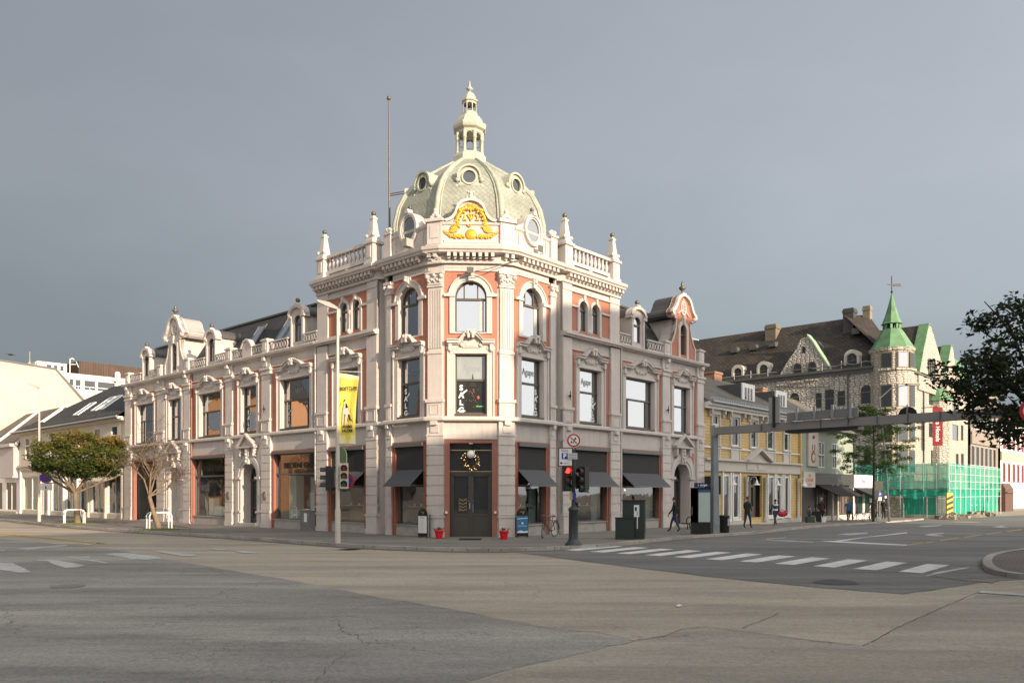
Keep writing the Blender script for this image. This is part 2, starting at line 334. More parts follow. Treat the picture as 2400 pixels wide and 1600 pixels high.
# (frame, flip, bay a0, a1, window centre, half width, ground kind)
BAYS = [(FL, 1, 27.45, 31.65, 29.45, 1.3, 'shop'), (FL, 1, 23.5, 26.3, 24.9, .86, 'arch'), (FL, 1, 18.05, 22.6, 20.1, 1.38, 'shop'), (FL, 1, 13.95, 17.2, 15.45, .86, 'arch'),
        (FL, 1, 8.5, 13.0, 10.65, 1.42, 'shop'), (FL, 1, 4.33, 7.57, 5.95, .9, 'shop'), (FL, 1, .02, 2.45, 1.25, .78, 'shop'), (FF, 0, 0, 2.36, 1.18, .72, 'door'),
        (FR, 0, .02, 2.45, 1.23, .78, 'shop'), (FR, 0, 4.12, 7.32, 5.65, .9, 'shop'), (FR, 0, 8.15, 12.33, 10.17, 1.4, 'shop'), (FR, 0, 13.17, 16.21, 14.55, .9, 'arch')]
def quoins(mb, fr, a0, a1, n=.13, z0=.94, z1=4.5, k=8):
    h = (z1 - z0) / k
    for i in range(k): mb.box(fr, a0, a1, -.05, n, z0 + i * h + .02, z0 + (i + 1) * h - .02)
    mb.box(fr, a0 + .02, a1 - .02, -.04, n - .035, z0, z1)
    mb.box(fr, a0 - .04, a1 + .04, -.05, n + .05, .84, .94); mb.box(fr, a0 + .01, a1 - .01, -.05, n + .02, .22, .84); mb.box(fr, a0 - .02, a1 + .02, -.05, n + .05, -.35, .22)
    mb.box(fr, a0 + .01, a1 - .01, -.05, n, 4.5, 5.12)
    c = (a0 + a1) / 2; q = min(.2, (a1 - a0) * .28)
    mb.box(fr, c - q, c + q, n, n + .04, 4.62, 4.95); mb.box(fr, c - q * .8, c + q * .8, n, n + .16, 4.95, 5.13); mb.box(fr, a0 - .02, a1 + .02, -.05, n + .03, 4.47, 4.54)
def shaft(mb, fr, a0, a1, ztop=8.55, n=.12):
    """first-floor pilaster on a pedestal"""
    mb.box(fr, a0, a1, -.05, n + .04, 5.32, 5.95); mb.box(fr, a0 - .05, a1 + .05, -.05, n + .09, 5.95, 6.08)
    w_ = (a1 - a0) * .28
    for b in ((a0 + .1, a0 + .14), (a1 - .14, a1 - .1)): mb.box(fr, *b, n + .04, n + .06, 5.42, 5.86)
    mb.box(fr, a0 + .1, a1 - .1, n + .04, n + .06, 5.38, 5.42); mb.box(fr, a0 + .1, a1 - .1, n + .04, n + .06, 5.86, 5.9)
    mb.box(fr, a0 + .03, a1 - .03, -.05, n, 6.08, ztop)
    if ztop < 9:
        mb.box(fr, a0 - .03, a1 + .03, -.05, n + .05, ztop, ztop + .1); mb.box(fr, a0, a1, -.05, n + .02, ztop + .1, ztop + .24); mb.box(fr, a0 - .06, a1 + .06, -.05, n + .1, ztop + .24, ztop + .36)
        mb.box(fr, a0 + .02, a1 - .02, -.05, n, ztop + .36, 9.5); c = (a0 + a1) / 2
        mb.box(fr, c - .15, c + .15, n, n + .06, 9.0, 9.3); mb.box(fr, c - .13, c + .13, n, n + .2, 9.3, 9.5)
def pedim(mb, fr, c, hw, z=8.55, k=12):
    """open segmental pediment: short flat ends, arched middle, keystone"""
    e = hw + .34; r = hw * .72; up = [(-e, z + .12), (-r, z + .12)]; lo = [(-e, z), (-r, z)]
    for i in range(1, k): t = -r + 2 * r * i / k; h = .40 * cos(t / r * pi / 2) ** .8; up.append((t, z + .12 + h)); lo.append((t, z + h * .98))
    up += [(r, z + .12), (e, z + .12)]; lo += [(r, z), (e, z)]
    U = [(c + a, q) for a, q in up]; D = [(c + a, q) for a, q in lo]
    mb.strip(fr, U, D, -.02, .27); mb.strip(fr, [(a, q + .045) for a, q in U], [(a, q - .002) for a, q in U], -.02, .33); mb.strip(fr, [(a, q + .001) for a, q in D], [(a, q - .05) for a, q in D], -.02, .17)
    mb.prism(fr, [(c - r, z - .03)] + [(c + (-r + 2 * r * i / k), z + .38 * cos((-r + 2 * r * i / k) / r * pi / 2) ** .8) for i in range(k + 1)][1:-1] + [(c + r, z - .03)], -.02, .07)
    for a in (-.12, .07): mb.prism(fr, [(c + a - .03, z + .22), (c + a + .08, z + .22), (c + a + .11, z + .6), (c + a - .04, z + .58)], .05, .38)
    mb.ball(fr, c, .36, z + .48, .09, 8); mb.ball(fr, c + .17, .3, z + .42, .07, 6); mb.ball(fr, c - .17, .3, z + .42, .07, 6)
    mb.box(fr, c - .36, c + .36, .07, .11, z - .2, z + .06); mb.box(fr, c - .24, c + .24, .11, .14, z - .14, z)
    for sg in (-1, 1):
        mb.ball(fr, c + sg * .42, .1, z - .07, .1, 6); mb.tube([fr(c + sg * (r * .55), .1, z + .02), fr(c + sg * (r * .68), .12, z + .13), fr(c + sg * r * .82, .1, z)], .035, 5)
        mb.box(fr, c + sg * (hw + .12), c + sg * (hw + .27), -.02, .2, z - .3, z); mb.ball(fr, c + sg * (hw + .195), .16, z - .3, .08, 6)
def winframe(fr, x0, x1, z0, z1, n=-.24, rise=0, bars=(), trans=None, mat=FRAME, glass=GLASS, fw=.07, curt=0, parent=B, name='window'):
    m = MB(); A = arcpts(x0, x1, z1, rise); B_ = arcpts(x0 + fw, x1 - fw, z1 - fw, max(0, rise - fw) if rise else 0)
    m.strip(fr, [(x0, z0)] + A + [(x1, z0)], [(x0 + fw, z0 + .001)] + B_ + [(x1 - fw, z0 + .001)], n, n + .09)
    m.box(fr, x0, x1, n, n + .1, z0, z0 + fw)
    if trans: m.box(fr, x0, x1, n, n + .11, trans - .05, trans + .04)
    for b in bars:
        a, lo, hi = b; m.box(fr, a - .03, a + .03, n, n + .08, lo, hi)
    o = m.build(name, mat, parent)
    g = MB(); pts = [(x0, z0)] + A + [(x1, z0)]; g.add([fr(a, n + .035, z) for a, z in pts], [tuple(range(len(pts)))]); g.build('pane', glass, o)
    return o
def flush():
    for m_, nm, mt in ((WM, 'wall', WALL), (PAN, 'red_panel', RED), (JW, 'shopfront_surround', REDT), (PLW, 'plinth', PLINTH), (ARCH, 'doorway', WALL), (STR, 'window_surround', TRIM)):
        if m_.f: P(m_, nm, mt)
def shopglass(fr, x0, x1, z0, z1, parent=B, trans=None, bars=(), n=-.22):
    return winframe(fr, x0, x1, z0, z1, n, 0, bars, trans, GFRAME, GLASSS, .06, parent=parent, name='shop_window')
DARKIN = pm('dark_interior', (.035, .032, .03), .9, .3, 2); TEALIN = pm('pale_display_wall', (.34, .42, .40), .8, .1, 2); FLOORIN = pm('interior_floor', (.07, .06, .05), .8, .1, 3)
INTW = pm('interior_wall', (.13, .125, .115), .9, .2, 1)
WOODI = pm('warm_wood', (.28, .16, .07), .6, .2, 4)
for bi, (fr, fl, b0, b1, c, hw, kind) in enumerate(BAYS):
    STR = MB(); WM = MB(); WU = MB(); PAN = MB(); ARCH = MB(); PLW = MB(); JW = MB()
    front = fr is FF; LTRT = (b0 == .02)
    # ground floor
    if kind == 'shop':
        g0, g1 = b0 + .02, b1 - .02
        holes = [(g0 + .24, g1 - .24, .5, 4.1, 0)]
        WM.wall(fr, b0, b1, -.35, 5.3, -.03, [(g0, g1, .5 if bi else -.35, 4.28, 0)], 0)
        if bi == 0: pass
        JW.wall(fr, g0, g1, .0 if bi == 0 else .0, 4.28, .02, [(g0 + .22, g1 - .22, -.001, 4.1, 0)], .22)
        for sgn, q in ((1, g0), (-1, g1)):
            JW.box(fr, q, q + sgn * .07, .02, .055, 0, 4.27); JW.box(fr, q + sgn * .15, q + sgn * .2, .02, .045, 0, 4.12)
        JW.box(fr, g0 + .07, g1 - .07, .02, .05, 4.2, 4.27)
        if bi: PLW.box(fr, g0 + .22, g1 - .22, -.30, .0, -.35, .46); PLW.box(fr, g0 + .225, g1 - .225, -.30, .06, .46, .50)
        PLW.box(fr, g0, g0 + .2, -.2, .015, -.35, 0); PLW.box(fr, g1 - .2, g1, -.2, .015, -.35, 0)
    elif kind == 'arch':
        rise = .88; top = 3.69
        ARCH.wall(fr, b0, b1, -.35, 5.3, -.03, [(c - .9, c + .9, .05, top, rise)], .75)
        # moulded archivolt and jambs
        for k_, (o1, o2, n1) in enumerate(((.0, .2, .06), (.2, .42, .10))):
            A = arcpts(c - .9 - o1, c + .9 + o1, top + o1, rise + o1); A2 = arcpts(c - .9 - o2, c + .9 + o2, top + o2, rise + o2)
            ARCH.strip(fr, [(c - .9 - o2, .22)] + A2 + [(c + .9 + o2, .22)], [(c - .9 - o1, .22)] + A + [(c + .9 + o1, .22)], -.03, n1)
        for sg in (-1, 1):
            a = c + sg * 1.1; ARCH.box(fr, a - .27, a + .27, -.03, .16, 2.72, 2.86); ARCH.box(fr, a - .24, a + .24, -.03, .14, -.35, .25); ARCH.box(fr, a - .24, a + .24, -.03, .14, .8, .9)
        z = 4.62; ARCH.prism(fr, [(c - .88, z), (c + .88, z), (c, z + .62)], .02, .1)
        ARCH.strip(fr, [(c - 1.0, z + .06), (c, z + .74), (c + 1.0, z + .06)], [(c - 1.0, z - .06), (c, z + .58), (c + 1.0, z - .06)], .0, .34); ARCH.box(fr, c - 1.0, c + 1.0, .0, .3, z - .1, z + .0)
        ARCH.prism(fr, [(c - .16, 3.6), (c + .16, 3.6), (c + .24, 4.52), (c - .24, 4.52)], -.03, .2)
        for sg in (-1, 1):
            ARCH.prism(fr, [(c + sg * .62, z - .1), (c + sg * .86, z - .1), (c + sg * .8, z - .42), (c + sg * .66, z - .42)], -.02, .22)
            ARCH.ball(fr, c + sg * .74, .17, z - .5, .1, 6)
            ARCH.tube([fr(c + sg * .28, .05, z - .5), fr(c + sg * .55, .08, z - .62), fr(c + sg * .8, .06, z - .55)], .05, 5)
        for t in range(4): ARCH.ball(fr, c + .03 * (-1) ** t, .2, 3.75 + t * .2, .1, 6)
        if fr is FR:
            for sg in (-1, 1): PAN.prism(fr, [(c + sg * 1.5, 3.6), (c + sg * 1.5, 4.28), (c + sg * 1.08, 4.28), (c + sg * 1.2, 4.0), (c + sg * 1.38, 3.75)], -.03, -.015)
    # first floor
    z0, z1 = 5.44, 8.09; p0, p1 = b0 + .0, b1 - .0
    PAN.wall(fr, p0, p1, 5.3, 8.95, 0, [(c - hw - .02, c + hw + .02, z0, z1, 0)], 0)
    for a, b in ((c - hw - .33, c - hw), (c + hw, c + hw + .33)):
        if front: a, b = max(a, .08), min(b, 2.28)
        STR.box(fr, a, b, -.01, .07, 5.3, 8.56)
        mi, ma = (a, b); e_ = b if b < c else a
        STR.box(fr, *((mi + .0, mi + .07) if b < c else (ma - .07, ma)), .07, .12, 5.3, 8.3)
        STR.box(fr, a - .03, b + .03, -.01, .1, 8.3, 8.4)
    STR.box(fr, c - hw + .001, c + hw - .001, -.01, .07, 8.1, 8.56); STR.box(fr, c - hw - .2, c + hw + .2, .07, .1, 8.11, 8.19)
    # reveals
    for a, b in ((c - hw - .02, c - hw + .03), (c + hw - .03, c + hw + .02)): STR.box(fr, a, b, -.45, -.012, z0, z1)
    STR.box(fr, c - hw - .02, c + hw + .02, -.45, -.012, z1, z1 + .05); STR.box(fr, c - hw - .02, c + hw + .02, -.45, .0, 5.3, z0 - .03)
    if not front or True: pedim(STR, fr, c, hw if not front else .72)
    bars = []
    if hw > 1.1: bars = [(c - hw * .62, z0, 6.95), (c + hw * .62, z0, 6.95)]
    wo = winframe(fr, c - hw + .03, c + hw - .03, z0 + .02, z1, -.27, 0, bars, 6.97)
    MB().box(fr, c - hw, c + hw, -.26, .1, 5.37, 5.44).build('sill', FRAME, wo)
    # string-course frieze already in WM / ARCH ; frieze above first floor
    if not (front or LTRT or b0 in (4.33, 4.12)):
        WU.wall(fr, b0, b1, 8.95, 9.6, -.0, (), 0); STR.box(fr, b0, b1, -.0, .05, 8.93, 8.99)
        STR.box(fr, b0 + .15, b1 - .15, .0, .02, 9.07, 9.1)
    if front:
        JW.wall(FF, 0, 2.36, 0, 4.33, .0, [(.24, 2.12, -.001, 4.16, 0)], .45)
        WM.wall(FF, 0, 2.36, 4.33, 5.3, .0, (), 0); STR.box(FF, 0, 2.36, 0, .04, 4.33, 4.39)
    flush()
    if WU.f: P(WU, 'frieze', WALL)
# pilasters
for a0, a1 in PIL_L:
    tower = a0 in (3.5, 7.57); m = MB(); quoins(m, FL, a0, a1); shaft(m, FL, a0, a1, 9.45 if tower else 8.55); P(m, 'pilaster', TRIM)
for a0, a1 in PIL_R:
    tower = a0 in (3.38, 7.32); m = MB(); quoins(m, FR, a0, a1); shaft(m, FR, a0, a1, 9.45 if tower else 8.55); P(m, 'pilaster', TRIM)
for fr in (FL, FR):
    SH = QU = MB(); WM = MB()
    quoins(QU, fr, 2.45, 2.82, .1); shaft(SH, fr, 2.45, 2.82, 11.2, .1)
    SH.box(fr, 2.40, 2.88, -.05, .15, 11.2, 11.32); SH.box(fr, 2.43, 2.85, -.05, .16, 11.32, 11.62); SH.box(fr, 2.38, 2.9, -.05, .22, 11.62, 11.75)
    SH.ball(fr, 2.5, .2, 11.5, .1, 7); SH.ball(fr, 2.8, .2, 11.5, .1, 7)
    # canted recess between tower side and side bay
    m0, m1 = (fr.xy(2.8, .0), fr.xy(3.4 if fr is FL else 3.3, -.36)); WM.add([(*m0, -.35), (*m1, -.35), (*m1, 12.5), (*m0, 12.5)], [(0, 1, 2, 3)])
    q = 3.5 if fr is FL else 3.38
    WM.box(fr, q, q + .07, -.62, .1, -.35, 12.5)
    WM.box(fr, q - .2, q + .0, -.62, -.36, -.35, 12.45); P(SH, 'pilaster', TRIM); P(WM, 'recessed_wall', WALL)
for i, fr in enumerate((FCL, FCR)):
    a0, a1 = .0, .8; n = .13; SH = QU = MB()
    h = (4.5 - .94) / 8
    quoins(QU, fr, a0, a1, n); SH.box(fr, 0, .8, -.6, 0, -.35, 12.5)
    SH.box(fr, a0 + .02, a1 - .02, 0, n + .04, 5.32, 5.95); SH.box(fr, a0 - .03, a1 + .03, 0, n + .1, 5.95, 6.1)
    SH.box(fr, .17, .63, n + .04, n + .06, 5.42, 5.46); SH.box(fr, .17, .63, n + .04, n + .06, 5.82, 5.86); SH.box(fr, .17, .21, n + .04, n + .06, 5.46, 5.82); SH.box(fr, .59, .63, n + .04, n + .06, 5.46, 5.82)
    SH.box(fr, .05, .75, 0, n, 6.1, 8.1); SH.box(fr, .03, .77, 0, n + .04, 8.1, 8.22); SH.box(fr, .07, .73, 0, n - .03, 8.22, 11.05)
    for t in range(6): SH.box(fr, .08 + t * .117, .08 + t * .117 + .065, n - .03, n + .005, 8.35, 10.95)
    SH.box(fr, .03, .77, 0, n + .03, 11.05, 11.15)
    SH.prism(fr, [(.08, 11.15), (.72, 11.15), (.8, 11.62), (0, 11.62)], 0, n + .06); SH.box(fr, -.03, .83, 0, n + .14, 11.62, 11.75)
    for t in range(5): SH.ball(fr, .14 + t * .13, n + .07, 11.3 + .07 * (t % 2), .075, 6)
    for t in (.06, .74): SH.ball(fr, t, n + .08, 11.5, .12, 8); SH.ball(fr, t, n + .17, 11.5, .05, 6)
    SH.ball(fr, .4, n + .1, 11.55, .09, 7); P(SH, 'pilaster', TRIM)
# second floor of tower and side bays
for fr, fl, c in ((FL, 1, 1.25), (FR, 0, 1.23), (FF, 0, 1.18)):
    STR = MB(); WM = MB(); PAN = MB(); PLW = JW = ARCH = MB()
    b0, b1 = (.02, 2.45) if fr is not FF else (0, 2.36); hw = .70 if fr is not FF else .70; top = 11.33
    PAN.wall(fr, b0, b1, 8.95, 11.75, 0, [(c - hw - .02, c + hw + .02, 9.06, top + .02, hw)], 0)
    A0 = arcpts(c - hw, c + hw, top, hw); A1 = arcpts(c - hw - .24, c + hw + .24, top + .24, hw + .24)
    STR.strip(fr, [(c - hw - .24, 9.0)] + A1 + [(c + hw + .24, 9.0)], [(c - hw, 9.0)] + A0 + [(c + hw, 9.0)], -.45, .08)
    A2 = arcpts(c - hw - .30, c + hw + .30, top + .30, hw + .30); STR.strip(fr, A2, A1, -.01, .13)
    for sg in (-1, 1):
        lim = c + sg * (b1 - b0) / 2; STR.box(fr, c + sg * (hw - .01), lim, -.01, .15, 10.62, 10.74); STR.box(fr, c + sg * (hw + .02), c + sg * (hw + .33), -.01, .12, 10.74, 10.8)
    STR.prism(fr, [(c - .1, top - .03), (c + .1, top - .03), (c + .15, top + .42), (c - .15, top + .42)], -.01, .24); STR.ball(fr, c, .26, top + .25, .1, 7); STR.ball(fr, c, .24, top + .38, .13, 7, .6)
    bars = [(c - .3, 10.62, top - .12), (c + .3, 10.62, top - .12)]
    wo = winframe(fr, c - hw, c + hw, 9.06, top, -.24, hw, bars, 10.55)
    STR.box(fr, c - hw, c + hw, -.3, .06, 9.0, 9.06)
    WM.wall(fr, b0, b1, 11.75, 12.3, .0, (), 0); STR.box(fr, b0, b1, 0, .06, 11.75, 11.82); STR.box(fr, b0 + .12, b1 - .12, 0, .02, 11.9, 11.93); flush()
for fr in (FL, FR):
    STR = MB(); WM = MB(); PAN = MB(); SH = MB(); PLW = JW = ARCH = MB()
    b0, b1 = (4.33, 7.57) if fr is FL else (4.12, 7.32); c = (b0 + b1) / 2 - (.2 if fr is FL else .12)
    # inner red panel with two arched lights
    q0, q1 = b0 - .0, b1 - .0; arches = [(c - .84, c - .18, 9.95, 11.42, .33), (c + .18, c + .84, 9.95, 11.42, .33)]
    PAN.wall(fr, q0, q1, 9.72, 11.72, 0, arches, 0)
    for x0, x1, y0, y1, r in arches:
        A0 = arcpts(x0, x1, y1, r); A1 = arcpts(x0 - .14, x1 + .14, y1 + .15, r + .15)
        STR.strip(fr, [(x0 - .14, 9.84)] + A1 + [(x1 + .14, 9.84)], [(x0, 9.84)] + A0 + [(x1, 9.84)], -.35, .07)
        STR.prism(fr, [((x0 + x1) / 2 - .05, y1), ((x0 + x1) / 2 + .05, y1), ((x0 + x1) / 2 + .09, y1 + .26), ((x0 + x1) / 2 - .09, y1 + .26)], 0, .16)
        winframe(fr, x0, x1, y0, y1, -.2, r, (), 11.0)
    for x0, x1 in ((q0, c - .9), (c + .9, q1)): STR.box(fr, x0, x1, -.01, .09, 11.02, 11.12); STR.box(fr, x0, x1, -.01, .05, 9.8, 9.86)
    STR.lathe(fr, c, .02, 9.8, [(.12, 0), (.1, .12), (.085, .2), (.08, .95), (.11, 1.0), (.13, 1.15)], 10); STR.ball(fr, c, .08, 9.92, .13, 8)
    for a0, a1 in (((3.5, 4.33), (7.57, 8.5)) if fr is FL else ((3.38, 4.12), (7.32, 8.15))): P(MB().box(fr, a0, a1, -.05, .08, 9.72, 12.3), 'corner_wall', TRIM)
    t0, t1 = (3.5, 8.5) if fr is FL else (3.38, 8.15)
    WM.wall(fr, b0, b1, 11.72, 12.3, 0, (), 0); P(MB().wall(fr, b0, b1, 8.95, 9.72, .0, (), 0), 'frieze', WALL); STR.box(fr, b0, b1, 0, .06, 8.93, 8.99); STR.box(fr, t0, t1, .08, .12, 11.74, 11.8)
    P(MB().box(fr, t1 - .02, t1 + .0, -6, .06, 9.7, 12.5), 'side_wall', WALL)
    # ledge at second floor
    STR.box(fr, t0 - .02, t1 + .0, -.05, .26, 9.5, 9.58); STR.box(fr, t0 - .02, t1, -.05, .34, 9.58, 9.68); STR.box(fr, t0 - .02, t1, -.05, .2, 9.68, 9.74); flush()
# ---- string course, cornices
def pth(*seq): return [f.xy(a, n) for f, a, n in seq]
base_path = [(FR, 17.1, .0), (FR, 3.3, .0), (FR, 3.05, -.12), (FR, 2.85, .1), (FR, .0, .12), (FCR, .78, .12), (FCR, 0, .12), (FCL, 0, .12), (FCL, .78, .12), (FL, 0, .12), (FL, 2.85, .1), (FL, 3.1, -.12), (FL, 3.45, .0), (FL, 32.8, .0)]
def clean(p): return [q for i, q in enumerate(p) if i == 0 or (Vector(q) - Vector(p[i - 1])).length > .03]
bp_ = clean(pth(*base_path))
cs = MB(); cs.sweep(bp_, [(.0, 5.12), (.12, 5.12), (.17, 5.16), (.17, 5.27), (.1, 5.33), (0, 5.33)]); P(cs, 'string_course', TRIM)
top_path = clean(pth((FR, 8.15, .06), (FR, 3.4, .06), (FR, 3.1, -.2), (FR, 2.85, .05), (FR, .1, .05), (FCR, .7, .1), (FCR, .1, .1), (FCL, .1, .1), (FCL, .7, .1), (FL, .1, .05), (FL, 2.85, .05), (FL, 3.2, -.2), (FL, 3.52, .06), (FL, 8.5, .06)))
mc = MB(); mc.sweep(top_path, [(0, 12.08), (.1, 12.08), (.12, 12.2), (.05, 12.22), (.05, 12.46), (.42, 12.48), (.45, 12.56), (.52, 12.6), (.55, 12.74), (0, 12.78)])
def dents(mb, fr, a0, a1, n, step=.29, w_=.15):
    k = max(1, int(round((a1 - a0) / step)))
    for i in range(k): a = a0 + (i + .5) * (a1 - a0) / k; mb.box(fr, a - w_ / 2, a + w_ / 2, n, n + .32, 12.30, 12.47); mb.box(fr, a - w_ / 2 + .02, a + w_ / 2 - .02, n, n + .2, 12.22, 12.30)
dents(mc, FL, 3.6, 8.5, .1); dents(mc, FR, 3.5, 8.15, .1); dents(mc, FL, .15, 2.8, .1); dents(mc, FR, .15, 2.8, .1); dents(mc, FF, .08, 2.28, .14); dents(mc, FCL, .12, .7, .14); dents(mc, FCR, .12, .7, .14)
P(mc, 'main_cornice', TRIM)
prof = [(0, 9.48), (.1, 9.48), (.12, 9.54), (.3, 9.56), (.34, 9.66), (.34, 9.71), (0, 9.76)]
for seq in ([(FL, 8.5, .0), (FL, 23.0, 0), (FL, 23.05, .1), (FL, 26.9, .1), (FL, 26.95, 0), (FL, 32.95, 0)], [(FR, 17.2, .08), (FR, 12.3, .08), (FR, 12.25, 0), (FR, 8.15, 0)]): P(MB().sweep(pth(*seq), prof), 'wing_cornice', TRIM)
# ---- wing parapets: rings railing, posts
def railing(fr, a0, a1, z0=9.78, z1=10.36, n=.06):
    RR = MB(); RR.box(fr, a0, a1, n - .05, n + .06, z1 - .07, z1); RR.box(fr, a0, a1, n - .05, n + .06, z0, z0 + .05); k = max(1, int(round((a1 - a0) / .27))); st = (a1 - a0) / k
    for i in range(k):
        c = a0 + (i + .5) * st; zc = (z0 + z1) / 2 - .01; h = (z1 - z0) / 2 - .1
        pts = [fr(c + .1 * sin(t), n, zc + h * cos(t)) for t in [2 * pi * q / 8 for q in range(9)]]; RR.tube(pts, .032, 4, cap=False)
        RR.box(fr, c + st / 2 - .03, c + st / 2 + .03, n - .02, n + .02, zc - .09, zc + .09)
    P(RR, 'parapet_railing', TRIM)
for a, b in ((8.5, 9.75), (11.25, 13.2), (13.75, 17.3), (17.85, 19.35), (20.75, 22.7), (27.2, 28.7), (30.1, 31.9)): railing(FL, a, b)
for a, b in ((8.15, 9.15), (10.85, 12.45)): railing(FR, a, b)
for fr, a in ((FL, 13.48), (FL, 17.58), (FL, 22.95), (FL, 26.95), (FL, 32.2), (FR, 12.75), (FR, 16.62)):
    PO = MB(); PO.box(fr, a - .28, a + .28, -.3, .2, 9.74, 10.42); PO.box(fr, a - .33, a + .33, -.33, .26, 10.42, 10.5); PO.box(fr, a - .15, a + .15, .2, .225, 9.9, 10.3); PO.box(fr, a - .27, a + .27, -.28, .2, 10.5, 10.55); P(PO, 'parapet_post', TRIM)
PO = MB(); c = 15.5; PO.prism(FL, [(c - .5, 9.76), (c + .5, 9.76), (c + .5, 10.3), (c + .3, 10.62), (c, 10.72), (c - .3, 10.62), (c - .5, 10.3)], -.05, .14); PO.strip(FL, [(c - .6, 10.4), (c - .3, 10.72), (c, 10.82), (c + .3, 10.72), (c + .6, 10.4)], [(c - .6, 10.3), (c - .3, 10.6), (c, 10.7), (c + .3, 10.6), (c + .6, 10.3)], -.08, .22)
P(PO, 'parapet_crest', TRIM)
# ---- wing mansard roofs
for fr, a0, a1 in ((FL, 8.5, 32.7), (FR, 8.15, 17.0)):
    m = MB(); zt = 12.62; m.prism(Fm(fr.xy(a0), fr.n, fr.d), [(-.35, 9.7), (-2.2, zt), (-8, zt + .1), (-9.5, 9.7)], 0, a1 - a0)
    r = P(m, 'mansard_roof', SLATE)
    e_ = MB(); e_.box(fr, a0, a1 + .03, -2.4, -2.08, zt - .03, zt + .08); e_.build('roof_edge', ZINC, r)
    if fr is FL: e_ = MB(); e_.box(fr, a1 - .04, a1 + .06, -8, -.2, 9.72, 9.9); e_.build('gable_wall', WALL, r)
def roofpt(a, t): return FL(a, -.35 - 1.85 * t + .05, 9.7 + 2.92 * t + .03)
for a0, a1 in ((11.55, 12.35), (12.5, 13.3), (13.45, 14.25), (16.6, 17.5)):
    m = MB(); m.add([roofpt(a0, .3), roofpt(a1, .3), roofpt(a1, .82), roofpt(a0, .82)], [(0, 1, 2, 3)]); sk = MB()
    for u, v in (((a0, .3), (a1, .3)), ((a1, .3), (a1, .82)), ((a1, .82), (a0, .82)), ((a0, .82), (a0, .3))): sk.tube([roofpt(*u), roofpt(*v)], .05, 4)
    o = P(sk, 'skylight', GFRAME); m.build('pane', glassmat('sky_glass', (.1, .12, .13), .6), o)
# ---- dormers and Dutch gables
def dormer(fr, c, urn=False):
    m = MB(); hw = .62; m.wall(fr, c - hw, c + hw, 9.74, 11.45, -.05, [(c - .33, c + .33, 10.05, 11.45, .3)], .2)
    A = arcpts(c - hw, c + hw, 11.85, .42); m.strip(fr, A, arcpts(c - .33, c + .33, 11.45, .3), -.2, -.03)
    m.strip(fr, arcpts(c - hw - .14, c + hw + .14, 12.0, .5), arcpts(c - hw, c + hw, 11.84, .42), -.3, .13)
    m.box(fr, c - hw - .16, c - hw + .14, -.3, .1, 11.32, 11.46); m.box(fr, c + hw - .14, c + hw + .16, -.3, .1, 11.32, 11.46)
    for sg in (-1, 1): m.box(fr, c + sg * (hw - .14), c + sg * hw, -.05, .04, 9.74, 11.32)
    for sg in (-1, 1): m.poly([fr(c + sg * hw, -.05, 9.75), fr(c + sg * hw, -.05, 11.45), fr(c + sg * hw, -2.0, 11.45), fr(c + sg * hw, -2.0, 9.75)])
    m.box(fr, c - .1, c + .1, -.2, .1, 11.95, 12.08); m.lathe(fr, c, -.05, 12.0, [(.11, 0), (.06, .1), (.05, .16)], 8)
    o = P(m, 'dormer', WALL); r = MB(); ar = arcpts(c - hw - .12, c + hw + .12, 12.0, .5); r.strip(fr, ar, [(a, z - .08) for a, z in ar], -2.1, -.3); r.build('dormer_roof', ZINC, o)
    MB().ball(fr, c, -.05, 12.25, .13, 10).build('ball_finial', BALLM, o); winframe(fr, c - .33, c + .33, 10.05, 11.45, -.2, .3, (), 11.0, parent=o, fw=.05)
for c in (10.5, 20.05, 29.4): dormer(FL, c)
dormer(FR, 10.0)
